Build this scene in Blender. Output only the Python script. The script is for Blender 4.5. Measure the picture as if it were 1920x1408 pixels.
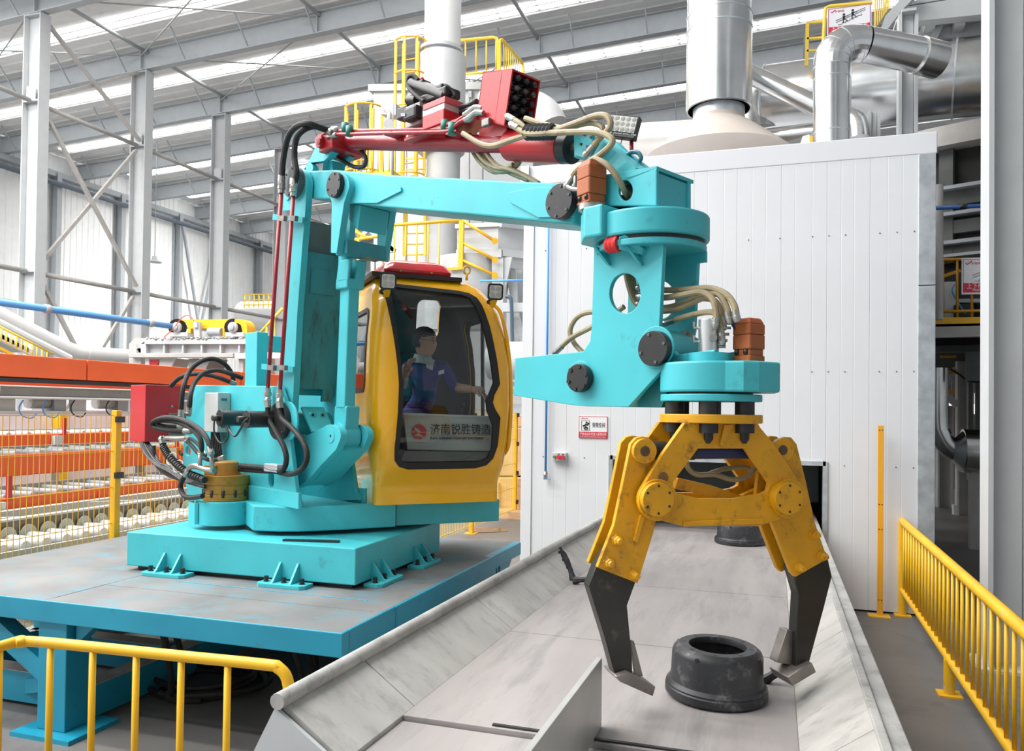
import bpy, bmesh, math, random
from mathutils import Vector as V3, Matrix
from math import sin, cos, tan, atan, pi, radians
random.seed(7)
SC = bpy.context.scene
COL = SC.collection
for o in list(bpy.data.objects): bpy.data.objects.remove(o)

# ------------------------------------------------------------------ camera
FPX, CXP, CYP, CAMH = 1500.0, 960.0, 745.0, 2.2
YAW, PITCH, ROLL = atan(490/1500.0), 0.016, 0.012
_f = V3((-sin(YAW)*cos(PITCH), cos(YAW)*cos(PITCH), sin(PITCH)))
_r0 = V3((cos(YAW), sin(YAW), 0)); _u0 = _r0.cross(_f)
_r = _r0*cos(ROLL)+_u0*sin(ROLL); _u = _u0*cos(ROLL)-_r0*sin(ROLL)
CAM = V3((0, 0, CAMH))
cd = bpy.data.cameras.new('camera'); cam = bpy.data.objects.new('camera', cd); COL.objects.link(cam)
cd.sensor_width = 36; cd.lens = FPX/1920*36; cd.shift_y = (CYP-704)/1920.0; cd.clip_end = 300; cd.clip_start = .05
m = Matrix.Identity(4)
for i in range(3):
    m[i][0] = _r[i]; m[i][1] = _u[i]; m[i][2] = -_f[i]; m[i][3] = CAM[i]
cam.matrix_world = m
SC.camera = cam

# ------------------------------------------------------------------ world, lights, exposure
w = bpy.data.worlds.new('world'); SC.world = w; w.use_nodes = True
bg = w.node_tree.nodes['Background']; bg.inputs[0].default_value = (0.93, 0.97, 1.0, 1); bg.inputs[1].default_value = 0.8
SC.view_settings.view_transform = 'Standard'; SC.view_settings.look = 'None'
SC.view_settings.exposure = 0.47; SC.view_settings.gamma = 1; SC.view_settings.use_curve_mapping = False
SC.cycles.max_bounces = 7; SC.cycles.diffuse_bounces = 3; SC.cycles.glossy_bounces = 3
SC.cycles.transparent_max_bounces = 10; SC.cycles.transmission_bounces = 4
SC.cycles.use_denoising = True; SC.cycles.sample_clamp_indirect = 4
def area(name, loc, target, sx, sy, power, col=(1, .99, .97)):
    l = bpy.data.lights.new(name, 'AREA'); l.shape = 'RECTANGLE'; l.size = sx; l.size_y = sy; l.energy = power; l.color = col
    o = bpy.data.objects.new(name, l); COL.objects.link(o); o.location = loc
    o.rotation_euler = (V3(target)-V3(loc)).to_track_quat('-Z', 'Y').to_euler(); return o
# daylight through the roof-light strips of the bays over the work area
for yy, en in ((-6.0, 3000), (-1.2, 3100), (3.6, 3100), (8.4, 2600), (13.2, 1700), (18.0, 1000)): area('roof_light', (-21, yy, 15.9), (-21+.001, yy, 0), 34, .66, en)

l_ = area('left_wall_fill', (-24.6, 40, 14.8), (-37.5, 40, 6.5), .8, 44, 3300); l_.data.spread = radians(95)  # unseen fill lamp added to brighten the left wall
# ------------------------------------------------------------------ helpers: survey
def ray(x, y): return _f+_r*((x-CXP)/FPX)-_u*((y-CYP)/FPX)
def onplane(x, y, p, n):
    d = ray(x, y); return CAM+d*((V3(p)-CAM).dot(V3(n))/d.dot(V3(n)))
def atY(x, y, Y): return onplane(x, y, (0, Y, 0), (0, 1, 0))
def atX(x, y, X): return onplane(x, y, (X, 0, 0), (1, 0, 0))
def atZ(x, y, Z): return onplane(x, y, (0, 0, Z), (0, 0, 1))
ZU = V3((0, 0, 1))
class Frame:                     # a vertical working plane of a machine: u along, v through, z up
    def __init__(s, ox, oy, deg):
        a = radians(deg); s.O = V3((ox, oy, 0)); s.U = V3((cos(a), sin(a), 0)); s.V = V3((-sin(a), cos(a), 0)); s.deg = deg
    def p(s, a, b, z): return s.O+s.U*a+s.V*b+ZU*z
    def t(s, x, y, b): return onplane(x, y, s.O+s.V*b, s.V)        # survey point in the plane v=b
    def s2(s, x, y, b):
        q = s.t(x, y, b)-s.O; return (q.dot(s.U), q.z)
    def tu(s, x, y, a): return onplane(x, y, s.O+s.U*a, s.U)
ROB = Frame(-3.85, 5.85, -27)
GRP = Frame(-.26, 4.02, 33)
CAB = Frame(-2.98, 5.72, 40)
WLD = Frame(0, 0, 0)

# ------------------------------------------------------------------ materials
MATS = {}
def mat(name, col, rough=.5, metal=0, var=.12, dirt=None, dirtamt=0, scale=3.0, bump=0, spec=.5, coat=0, stretch=None):
    if name in MATS: return MATS[name]
    m = bpy.data.materials.new(name); m.use_nodes = True; nt = m.node_tree; N = nt.nodes; L = nt.links
    b = N['Principled BSDF']; b.inputs['Roughness'].default_value = rough; b.inputs['Metallic'].default_value = metal
    b.inputs['Specular IOR Level'].default_value = spec; b.inputs['Coat Weight'].default_value = coat; b.inputs['Coat Roughness'].default_value = .08
    tc = N.new('ShaderNodeTexCoord'); mp = N.new('ShaderNodeMapping'); L.new(tc.outputs['Object'], mp.inputs[0])
    if stretch: mp.inputs['Scale'].default_value = stretch
    n1 = N.new('ShaderNodeTexNoise'); n1.inputs['Scale'].default_value = scale; n1.inputs['Detail'].default_value = 6; L.new(mp.outputs[0], n1.inputs[0])
    r1 = N.new('ShaderNodeMapRange'); r1.inputs[1].default_value = .3; r1.inputs[2].default_value = .7
    r1.inputs[3].default_value = 1-var; r1.inputs[4].default_value = 1+var*.6; L.new(n1.outputs[0], r1.inputs[0])
    mx = N.new('ShaderNodeMix'); mx.data_type = 'RGBA'; mx.blend_type = 'MULTIPLY'; mx.inputs[0].default_value = 1
    mx.inputs[6].default_value = (*col, 1); L.new(r1.outputs[0], mx.inputs[7]); out = mx.outputs[2]
    if dirt:
        n2 = N.new('ShaderNodeTexNoise'); n2.inputs['Scale'].default_value = scale*2.3; n2.inputs['Detail'].default_value = 9; n2.inputs['Roughness'].default_value = .7
        L.new(mp.outputs[0], n2.inputs[0])
        r2 = N.new('ShaderNodeMapRange'); r2.inputs[1].default_value = .66-dirtamt*.35; r2.inputs[2].default_value = .80-dirtamt*.2; L.new(n2.outputs[0], r2.inputs[0])
        m2 = N.new('ShaderNodeMix'); m2.data_type = 'RGBA'; L.new(r2.outputs[0], m2.inputs[0]); L.new(out, m2.inputs[6]); m2.inputs[7].default_value = (*dirt, 1); out = m2.outputs[2]
    L.new(out, b.inputs['Base Color'])
    if bump:
        bp = N.new('ShaderNodeBump'); bp.inputs['Strength'].default_value = bump; bp.inputs['Distance'].default_value = .01; L.new(n1.outputs[0], bp.inputs['Height']); L.new(bp.outputs[0], b.inputs['Normal'])
    MATS[name] = m; return m
def emit(name, col, s):
    m = bpy.data.materials.new(name); m.use_nodes = True; N = m.node_tree.nodes; N.clear()
    e = N.new('ShaderNodeEmission'); e.inputs[0].default_value = (*col, 1); e.inputs[1].default_value = s
    t = N.new('ShaderNodeTexNoise'); t.inputs['Scale'].default_value = 1.5
    o = N.new('ShaderNodeOutputMaterial'); m.node_tree.links.new(e.outputs[0], o.inputs[0]); return m
def glassmat(name, tint, refl):
    m = bpy.data.materials.new(name); m.use_nodes = True; N = m.node_tree.nodes; L = m.node_tree.links; N.clear()
    t = N.new('ShaderNodeBsdfTransparent'); t.inputs[0].default_value = (*tint, 1)
    g = N.new('ShaderNodeBsdfGlossy'); g.inputs['Roughness'].default_value = .02
    lf = N.new('ShaderNodeLayerWeight'); lf.inputs[0].default_value = .5
    pw = N.new('ShaderNodeMath'); pw.operation = 'POWER'; pw.inputs[1].default_value = 4; L.new(lf.outputs['Facing'], pw.inputs[0])
    lw = N.new('ShaderNodeMath'); lw.operation = 'MULTIPLY_ADD'; lw.inputs[1].default_value = .75; lw.inputs[2].default_value = refl; L.new(pw.outputs[0], lw.inputs[0])
    mx = N.new('ShaderNodeMixShader'); o = N.new('ShaderNodeOutputMaterial')
    L.new(lw.outputs[0], mx.inputs[0]); L.new(t.outputs[0], mx.inputs[1]); L.new(g.outputs[0], mx.inputs[2]); L.new(mx.outputs[0], o.inputs[0]); return m
TEAL = mat('teal_paint', (.060, .500, .560), .42, var=.10, dirt=(.05, .22, .25), dirtamt=.16, scale=2.5)
TEALD = mat('teal_paint_oily_shaded', (.036, .285, .325), .45, var=.25, dirt=(.03, .10, .09), dirtamt=.38, scale=3.2, stretch=(1.5, 1.5, .45))  # shaded copy of the teal: oily dirt plus shade put into the colour
BLUE = mat('platform_blue_paint', (.012, .285, .430), .40, var=.14, dirt=(.05, .12, .15), dirtamt=.18, scale=2)
DECK = mat('worn_deck_steel', (.185, .185, .185), .65, var=.34, dirt=(.10, .24, .30), dirtamt=.44, scale=1.5)
CABY = mat('cab_yellow_gloss', (.93, .455, .003), .22, var=.04, scale=1.2, coat=.5)
CLAWY = mat('claw_yellow_worn', (.72, .345, .005), .45, var=.16, dirt=(.13, .07, .015), dirtamt=.34, scale=5)
RAILY = mat('rail_yellow', (.83, .46, .012), .42, var=.10, dirt=(.42, .36, .20), dirtamt=.24, scale=4)
PALEY = mat('far_yellow', (.90, .62, .06), .5, var=.06)
BLACK = mat('black_steel', (.018, .018, .019), .42, var=.3, dirt=(.07, .065, .06), dirtamt=.2, scale=6)
BLADE = mat('blade_steel', (.035, .033, .030), .36, metal=.4, var=.3, dirt=(.12, .10, .08), dirtamt=.22, scale=4)
WORN = mat('worn_bare_steel', (.26, .235, .215), .38, metal=.6, var=.35, dirt=(.10, .07, .05), dirtamt=.3, scale=7)
GREYP = mat('structure_grey', (.50, .515, .525), .5, var=.05)
GREYD = mat('structure_grey_dark', (.40, .425, .45), .5, var=.06)
GREYW = mat('warm_grey_paint', (.45, .43, .41), .5, var=.12, dirt=(.33, .30, .27), dirtamt=.25)
WHITEP = mat('white_panel', (.74, .755, .785), .30, var=.03, scale=1)
CLAD = mat('white_cladding', (.92, .925, .92), .5, var=.03)
ROOFM = mat('roof_sheet', (.90, .905, .90), .55, var=.05)
RAFT = mat('rafter_grey', (.47, .50, .525), .5, var=.05)
GALV = mat('galvanised', (.56, .60, .63), .38, metal=.55, var=.25, scale=7)
DUCT = mat('duct_aluminium', (.86, .865, .87), .22, metal=1, var=.10, scale=3, bump=.10)
DUCTD = mat('duct_aluminium_dull', (.62, .62, .61), .24, metal=1, var=.2, scale=3, bump=.12)
ORANGE = mat('orange_paint', (.80, .115, .022), .42, var=.06, scale=2)
RED = mat('cabinet_red', (.50, .018, .024), .36, var=.10, scale=3, dirt=(.36, .05, .05), dirtamt=.12)
CRIM = mat('rod_red', (.36, .016, .026), .34, var=.16, scale=4, dirt=(.42, .14, .13), dirtamt=.15)
REDGLOSS = mat('beacon_red', (.62, .016, .022), .18, var=.05, coat=.5)
RUBBER = mat('hose_rubber', (.026, .025, .025), .6, var=.3, dirt=(.09, .085, .08), dirtamt=.2, scale=9, spec=.3)
TAN = mat('hose_tan', (.36, .29, .17), .42, var=.22, dirt=(.14, .10, .06), dirtamt=.25, scale=8)
CHROME = mat('fitting_steel', (.42, .41, .38), .32, metal=.9, var=.15)
BROWN = mat('ochre_motor', (.42, .20, .022), .45, var=.16, dirt=(.14, .06, .01), dirtamt=.25, scale=6)
RUST = mat('rust_orange_motor', (.42, .105, .026), .5, var=.18, dirt=(.20, .06, .03), dirtamt=.25, scale=6)
DRUM = mat('drum_cast_iron', (.040, .041, .045), .46, metal=.35, var=.4, dirt=(.17, .165, .165), dirtamt=.30, scale=5)
FLOORM = mat('concrete_floor', (.165, .156, .150), .5, var=.20, dirt=(.095, .088, .082), dirtamt=.36, scale=.7)
BELT = mat('conveyor_steel_deck', (.335, .308, .300), .5, var=.16, dirt=(.235, .225, .22), dirtamt=.5, scale=1.5, stretch=(2.4, .35, 1))
SIDEP = mat('conveyor_side_plate', (.455, .44, .415), .55, var=.16, dirt=(.29, .28, .265), dirtamt=.42, scale=3.2, stretch=(.7, 1.3, .8))
CONC = mat('dusty_steel', (.40, .39, .375), .6, var=.25, dirt=(.22, .215, .205), dirtamt=.4, scale=4)
CONEM = mat('hood_beige', (.56, .495, .445), .6, var=.04)
GASK = mat('window_rubber', (.008, .008, .009), .55, var=.1)
DARK = mat('dark_interior', (.030, .031, .033), .6, var=.2)
DARKM = mat('dark_grey_and_shade', (.095, .10, .095), .55, var=.2, dirt=(.07, .06, .05), dirtamt=.3)  # dark grey; on furnace and mezzanine the dim light is in the colour
KILN = mat('kiln_shadow_grey', (.018, .017, .014), .7, var=.3)  # near-black holds the dim light around the furnace
BLUEP = mat('pipe_blue', (.10, .33, .72), .4, var=.06)
BLUED = mat('cylinder_blue', (.012, .030, .12), .35, var=.15)
WHITE = mat('white_enamel', (.68, .685, .68), .4, var=.03)
CREAM = mat('box_grey_white', (.54, .56, .55), .4, var=.05)
WOOD = mat('crate_wood', (.62, .38, .20), .6, var=.22, scale=3, stretch=(1, 1, 6))
CARD = mat('carton_tan', (.60, .40, .25), .7, var=.15)
SIGNW = mat('sign_white', (.82, .82, .85), .4, var=.02)
SIGNR = mat('sign_red', (.66, .03, .06), .4, var=.03)
SIGNK = mat('sign_black', (.012, .012, .016), .5, var=.02)
LAMPG = mat('lamp_lens', (.62, .60, .55), .22, var=.25, scale=30)
SKIN = mat('skin', (.52, .30, .21), .5, var=.05)
SHIRT = mat('blue_shirt', (.045, .050, .26), .8, var=.12, scale=8)
COLLAR = mat('grey_collar', (.56, .56, .55), .8, var=.06)
HAIR = mat('black_hair', (.012, .011, .010), .5, var=.2)
GREENC = mat('green_clamp', (.020, .20, .16), .45, var=.1)
PANELG = mat('panel_grey_green', (.42, .45, .42), .35, var=.05)
LIT = emit('skylight_sheet', (1, 1, 1), 5)
DOORLIT = emit('door_daylight', (1, 1, 1), 1.6)
GLASS = glassmat('cab_glass', (.88, .90, .90), .035)

# ------------------------------------------------------------------ helpers: geometry
class MB:
    def __init__(s): s.bm = bmesh.new()
    def poly(s, pts):
        vs = [s.bm.verts.new(p) for p in pts]; return s.bm.faces.new(vs)
    def hexa(s, b, t):                    # two 4-loops
        vb = [s.bm.verts.new(p) for p in b]; vt = [s.bm.verts.new(p) for p in t]; n = len(vb)
        s.bm.faces.new(vb[::-1]); s.bm.faces.new(vt)
        for i in range(n): s.bm.faces.new((vb[i], vb[(i+1) % n], vt[(i+1) % n], vt[i]))
        return s
    def prism(s, pts, vec):
        vec = V3(vec); pts = [V3(p) for p in pts]; return s.hexa(pts, [p+vec for p in pts])
    def box(s, x0, x1, y0, y1, z0, z1):
        return s.hexa([(x0, y0, z0), (x1, y0, z0), (x1, y1, z0), (x0, y1, z0)], [(x0, y0, z1), (x1, y0, z1), (x1, y1, z1), (x0, y1, z1)])
    def fbox(s, F, a0, a1, b0, b1, z0, z1):
        return s.hexa([F.p(a0, b0, z0), F.p(a1, b0, z0), F.p(a1, b1, z0), F.p(a0, b1, z0)], [F.p(a0, b0, z1), F.p(a1, b0, z1), F.p(a1, b1, z1), F.p(a0, b1, z1)])
    def bar(s, p, q, w, h, up=(0, 0, 1)):
        p = V3(p); q = V3(q); d = (q-p).normalized(); up = V3(up)
        if abs(d.dot(up)) > .98: up = V3((0, 1, 0))
        x = d.cross(up).normalized(); y = x.cross(d)
        L = lambda c: [c-x*w/2-y*h/2, c+x*w/2-y*h/2, c+x*w/2+y*h/2, c-x*w/2+y*h/2]
        return s.hexa(L(p), L(q))
    def rings(s, rings, cap=True, closed=True):
        rv = [[s.bm.verts.new(p) for p in r] for r in rings]; n = len(rv[0])
        for a, b in zip(rv, rv[1:]):
            for i in range(n if closed else n-1):
                f = s.bm.faces.new((a[i], a[(i+1) % n], b[(i+1) % n], b[i])); f.smooth = True
        if cap:
            s.bm.faces.new(rv[0][::-1]); s.bm.faces.new(rv[-1])
        return s
    def lathe(s, o, axis, prof, seg=24, cap=True):        # prof: (distance along axis, radius)
        o = V3(o); d = V3(axis).normalized(); x = d.orthogonal().normalized(); y = d.cross(x)
        R = [[o+d*h+(x*cos(2*pi*i/seg)+y*sin(2*pi*i/seg))*max(r, 1e-4) for i in range(seg)] for h, r in prof]
        return s.rings(R, cap)
    def cyl(s, p, q, r, seg=16, r2=None):
        p = V3(p); q = V3(q); return s.lathe(p, q-p, [(0, r), ((q-p).length, r if r2 is None else r2)], seg)
    def tube(s, pts, r, seg=8, sub=5, smooth=True):
        P = [V3(p) for p in pts]
        if smooth and len(P) > 2:
            Q = []
            for i in range(len(P)-1):
                a, b, c, d = P[max(i-1, 0)], P[i], P[i+1], P[min(i+2, len(P)-1)]
                for k in range(sub):
                    t = k/sub; Q.append(.5*((2*b)+(c-a)*t+(2*a-5*b+4*c-d)*t*t+(3*b-a-3*c+d)*t**3))
            Q.append(P[-1]); P = Q
        T = [(P[min(i+1, len(P)-1)]-P[max(i-1, 0)]).normalized() for i in range(len(P))]
        x = T[0].orthogonal().normalized(); R = []
        for i, (p, t) in enumerate(zip(P, T)):
            x = (x-t*x.dot(t)).normalized(); y = t.cross(x)
            rr = r[min(int(i/(len(P)-1)*(len(r)-1)+.5), len(r)-1)] if isinstance(r, (list, tuple)) else r
            R.append([p+(x*cos(2*pi*k/seg)+y*sin(2*pi*k/seg))*rr for k in range(seg)])
        return s.rings(R)
    def sphere(s, c, r, seg=12, sx=1, sy=1, sz=1):
        c = V3(c); R = []
        for i in range(1, seg//2):
            a = pi*i/(seg//2); R.append([c+V3((sx*r*sin(a)*cos(2*pi*k/seg), sy*r*sin(a)*sin(2*pi*k/seg), -sz*r*cos(a))) for k in range(seg)])
        return s.rings(R)
    def mesh(s, me, M=None):
        b2 = bmesh.new(); b2.from_mesh(me)
        if M is not None: b2.transform(M)
        tmp = bpy.data.meshes.new('t'); b2.to_mesh(tmp); b2.free(); s.bm.from_mesh(tmp); bpy.data.meshes.remove(tmp); return s
def origin_of(o):
    v = V3(o.location)
    while o.parent: o = o.parent; v += V3(o.location)
    return v
def obj(name, mb, m, parent=None, bevel=0, loc=None, label=None, kind=None, sharp=35):
    bm = mb.bm; bmesh.ops.recalc_face_normals(bm, faces=bm.faces)
    po = origin_of(parent) if parent else V3((0, 0, 0))
    if loc is None:
        if parent: loc = po
        else:
            n = len(bm.verts); c = sum((v.co for v in bm.verts), V3((0, 0, 0)))/max(n, 1); loc = V3((c.x, c.y, min(v.co.z for v in bm.verts)))
    loc = V3(loc); bm.transform(Matrix.Translation(-loc))
    for f in bm.faces:
        if sharp >= 20 and not f.smooth and any(len(e.link_faces) == 2 and .02 < e.calc_face_angle(0) < .35 for e in f.edges): f.smooth = True
    for e in bm.edges:
        if len(e.link_faces) == 2 and e.calc_face_angle(0) > radians(sharp): e.smooth = False
    me = bpy.data.meshes.new(name); bm.to_mesh(me); bm.free(); me.materials.append(m)
    o = bpy.data.objects.new(name, me); COL.objects.link(o)
    if parent: o.parent = parent
    o.location = loc-po
    if bevel:
        md = o.modifiers.new('bevel', 'BEVEL'); md.width = bevel; md.segments = 2; md.limit_method = 'ANGLE'; md.angle_limit = radians(40)
    if label: o['label'] = label
    if kind: o['kind'] = kind
    return o
def thing(name, label, cat, loc=(0, 0, 0), group=None):
    o = bpy.data.objects.new(name, None); COL.objects.link(o); o.location = loc; o.empty_display_size = .1
    o['label'] = label; o['category'] = cat
    if group: o['group'] = group
    return o
def tag(o, label, cat, group=None):
    o['label'] = label; o['category'] = cat
    if group: o['group'] = group
    return o
def dup(o, off, parent=None):           # a copy of an object and of its children, sharing mesh data
    c = o.copy(); COL.objects.link(c)
    if parent is not None: c.parent = parent
    if off is not None: c.location = V3(o.location)+V3(off)
    for ch in list(o.children):
        dup(ch, None, c)
    return c
def circ(cx, cy, r, n=28, ry=None): return [(cx+r*cos(2*pi*i/n), cy+(ry or r)*sin(2*pi*i/n)) for i in range(n)]
def rrect(x0, x1, y0, y1, r, n=5):
    P = []
    for cx, cy, a in ((x1-r, y0+r, -90), (x1-r, y1-r, 0), (x0+r, y1-r, 90), (x0+r, y0+r, 180)):
        for i in range(n+1): t = radians(a+90*i/n); P.append((cx+r*cos(t), cy+r*sin(t)))
    return P
def flat(outer, holes, t):              # 2-D outline with holes, t thick, centred on z=0
    cu = bpy.data.curves.new('c', 'CURVE'); cu.dimensions = '2D'; cu.fill_mode = 'BOTH'; cu.extrude = t/2
    for P in [outer]+list(holes):
        sp = cu.splines.new('POLY'); sp.points.add(len(P)-1); sp.use_cyclic_u = True
        for q, p in zip(sp.points, P): q.co = (p[0], p[1], 0, 1)
    ob = bpy.data.objects.new('c', cu); me = bpy.data.meshes.new_from_object(ob)
    bpy.data.objects.remove(ob); bpy.data.curves.remove(cu)
    b = bmesh.new(); b.from_mesh(me); bmesh.ops.remove_doubles(b, verts=b.verts, dist=1e-5); b.to_mesh(me); b.free(); return me
def fmat(F, b):                         # 2-D (a, z) of frame F in plane v=b -> world
    M = Matrix.Identity(4); o = F.O+F.V*b
    for i in range(3): M[i][0] = F.U[i]; M[i][1] = ZU[i]; M[i][2] = -F.V[i]; M[i][3] = o[i]
    return M
def plate(F, b0, b1, outer, holes=(), mb=None):      # outline in frame coords (a,z), spanning v=b0..b1
    mb = mb or MB(); return mb.mesh(flat(outer, holes, abs(b1-b0)), fmat(F, (b0+b1)/2))
def tr(F, b, pts): return [F.s2(x, y, b) for x, y in pts]
def text_mesh(body, size, m=None, align='LEFT'):
    cu = bpy.data.curves.new('t', 'FONT'); cu.body = body; cu.size = size; cu.align_x = align; cu.extrude = .0012; cu.resolution_u = 3
    ob = bpy.data.objects.new('t', cu); COL.objects.link(ob); bpy.context.view_layer.update()
    me = bpy.data.meshes.new_from_object(ob.evaluated_get(bpy.context.evaluated_depsgraph_get()))
    bpy.data.objects.remove(ob); bpy.data.curves.remove(cu); return me
def text_on(parent, name, body, P, X, size, m, fitw=None, align='LEFT', up=ZU):     # lettering lying on a surface at P, reading along X
    me = text_mesh(body, size, align=align); X = V3(X).normalized(); Y = (V3(up)-X*V3(up).dot(X)).normalized(); Zn = X.cross(Y); M = Matrix.Identity(4)
    k = 1
    if fitw:
        xs = [v.co.x for v in me.vertices]; k = fitw/max(max(xs)-min(xs), 1e-6)
    for i in range(3): M[i][0] = X[i]*k; M[i][1] = Y[i]; M[i][2] = Zn[i]; M[i][3] = V3(P)[i]
    return obj(name, MB().mesh(me, M), m, parent)
# ================================================================== the hall
ORD = ['nearest', 'second', 'third', 'fourth', 'fifth', 'sixth', 'seventh', 'eighth', 'ninth', 'tenth']
def zr(X): return 16.35+.05*(X+24)
obj('floor', MB().box(-42, 14, -4, 64, -.2, 0), FLOORM, kind='structure')
mb = MB(); n = 0; y = 10.0; prof = []
while y < 62:
    prof += [(y, 0), (y+.20, 0), (y+.22, .035), (y+.30, .035), (y+.32, 0)]; y += .40
mb.rings([[V3((-37.5-d+.035*2, yy, z)) for yy, d in prof] for z in (0, 15.85)], cap=False, closed=False)
obj('wall_left', mb, CLAD, kind='structure', sharp=20)
mb = MB(); prof = []; x = -38.0
while x < 13: prof += [(x, 0), (x+.20, 0), (x+.22, .035), (x+.30, .035), (x+.32, 0)]; x += .40
mb.rings([[V3((xx, 61+d, z)) for xx, d in prof] for z in (0, 18)], cap=False, closed=False)
obj('wall_back', mb, CLAD, kind='structure', sharp=20)
mb = MB(); prof = []; y = -8.0
while y < 62: prof += [(y, 0), (y+.30, 0), (y+.33, .05), (y+.39, .05), (y+.42, 0)]; y += .60
mb.rings([[V3((X, yy, zr(X)+.22-d)) for yy, d in prof] for X in (-38, 13)], cap=False, closed=False)
obj('light_block_wall', MB().box(-9, 12.6, -8.2, -8, 0, 17.5), GREYD, kind='structure')  # unseen wall behind the camera, added to keep light off right-facing sides
roof = obj('ceiling', mb, ROOFM, kind='structure', sharp=20)
sk = None; fr = None
for k in range(8):
    yb = 23.35+4.8*k if k else 23.35
    x = -36.5
    while x < 9.5:
        if sk is None:
            m_ = MB(); o_ = V3((x, yb, zr(x)+.172)); m_.hexa([o_+V3(p) for p in ((0, 0, 0), (1.44, 0, .072), (1.44, .58, .072), (0, .58, 0))], [o_+V3(p) for p in ((0, 0, .03), (1.44, 0, .102), (1.44, .58, .102), (0, .58, .03))])
            sk = obj('skylight_panel', m_, LIT, roof, loc=(x, yb, zr(x)+.172))
        else: 
            c = sk.copy(); COL.objects.link(c); c.parent = roof; c.location = V3((x, yb, zr(x)+.172))-origin_of(roof)
        x += 1.56
for k in range(9):
    Y = 20.72+4.8*k
    t = thing('roof_beam', f'tapered grey steel roof beam spanning the hall, {ORD[k]} one back from the viewer', 'beam', (-24, Y, 15.5), 'roof beams of the hall')
    def fl(zo, h, w_): return MB().hexa([(-37.4, Y-w_/2, zr(-37.4)+zo), (11, Y-w_/2, zr(11)+zo), (11, Y+w_/2, zr(11)+zo), (-37.4, Y+w_/2, zr(-37.4)+zo)], [(-37.4, Y-w_/2, zr(-37.4)+zo+h), (11, Y-w_/2, zr(11)+zo+h), (11, Y+w_/2, zr(11)+zo+h), (-37.4, Y+w_/2, zr(-37.4)+zo+h)])
    obj('web', fl(-.80, .80, .03), RAFT, t); obj('flange', fl(-.82, .03, .30), RAFT, t); obj('flange', fl(-.03, .03, .30), RAFT, t)
    first = None
    for i in range(14):
        X = -36.2+2.87*i
        if first is None: first = obj('fly_brace', MB().bar((X, Y-.10, zr(X)-.78), (X, Y-.95, zr(X)+.15), .05, .05), GREYD, t); fx = X
        else:
            c = first.copy(); COL.objects.link(c); c.location = V3(first.location)+V3((X-fx, 0, zr(X)-zr(fx)))
    for X in (-24, -16, -8.9, -1.5):
        obj('stiffener', MB().box(X-.02, X+.02, Y-.15, Y+.15, zr(X)-.8, zr(X)), RAFT, t)
for j, X in enumerate((-23.75, -15.95, -9.0, -1.6)):
    t = thing('roof_strut', ['long grey tube strut joining the roof beams above the column row', 'long grey tube strut crossing the roof beams, second line from the left', 'long grey tube strut crossing the roof beams above the chimney', 'long grey tube strut crossing the roof beams above the silver stack'][j], 'strut', (X, 20, zr(X)-.3), 'struts under the roof')
    for k in range(8): obj('strut_segment', MB().cyl((X, 20.72+4.8*k+.05, zr(X)-.12), (X, 20.72+4.8*(k+1)-.05, zr(X)-.12), .075, 8), GREYP, t)
for j, (k, xa, xb) in enumerate(((0, -24, -16), (1, -24, -16), (0, -33, -24), (2, -16, -9))):
    Ya = 20.72+4.8*k; t = thing('roof_cross_rods', ['pair of thin crossed rods under the roof, right of the first inner column', 'pair of thin crossed rods under the roof, second bay, right of the column row', 'pair of thin crossed rods under the roof at the upper left corner', 'pair of thin crossed rods under the roof above the yellow ladders'][j], 'rods', (xa, Ya, zr(xa)), 'crossed rods under the roof')
    for p_, q_ in (((xa, Ya+.1), (xb, Ya+4.7)), ((xb, Ya+.1), (xa, Ya+4.7))): obj('rod', MB().cyl((*p_, zr(p_[0])-.22), (*q_, zr(q_[0])-.22), .028, 6), GREYP, t)
# interior column row
def icol(X, Y, z1, D, Wf, label, name='steel_column', m=GREYP, group='steel columns of the inner row', web_along='x', z0=0):
    t = thing(name, label, 'column', (X, Y, z0), group)
    if web_along == 'x':
        obj('web', MB().box(X-D/2+.03, X+D/2-.03, Y-.015, Y+.015, z0, z1), m, t)
        for s in (-1, 1): obj('flange', MB().box(X+s*D/2-.02, X+s*D/2+.02, Y-Wf/2, Y+Wf/2, z0, z1), m, t)
    else:
        obj('web', MB().box(X-.015, X+.015, Y-D/2+.03, Y+D/2-.03, z0, z1), m, t)
        for s in (-1, 1): obj('flange', MB().box(X-Wf/2, X+Wf/2, Y+s*D/2-.02, Y+s*D/2+.02, z0, z1), m, t)
    return t
CL = ['tall grey steel column at far left of the photo, nearest of its row', 'tall grey steel column, second of the row along the left aisle', 'tall grey steel column, third of the row, left of the turquoise mast', 'tall grey steel column hidden mostly behind the turquoise mast']
for k in range(4):
    Y = 20.72+4.8*k; t = icol(-24, Y, 15.5, .70, .42, CL[k])
    for z in (6.7, 12.5, 15.45): obj('stiffener', MB().box(-24.33, -23.67, Y-.2, Y+.2, z-.03, z+.03), GREYD, t)
    obj('splice_plate', MB().box(-24.2, -23.8, Y-.19, Y-.175, 12.5, 13.0), GREYP, t)
TL = ['first bay', 'second bay', 'third bay']
for z, nm in ((6.7, 'lower'), (12.5, 'upper')):
    for k in range(-1, 4):
        Y = 20.72+4.8*k
        tag(obj('column_tie', MB().cyl((-24, Y+.25, z), (-24, Y+4.55, z), .085, 8), GREYW), f'{nm} grey tie tube between the inner columns, ' + ['left edge of photo', 'first to second column', 'second to third column', 'third to fourth column', 'beyond the fourth column'][k+1], 'tie tube', 'ties between the inner columns')
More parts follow.
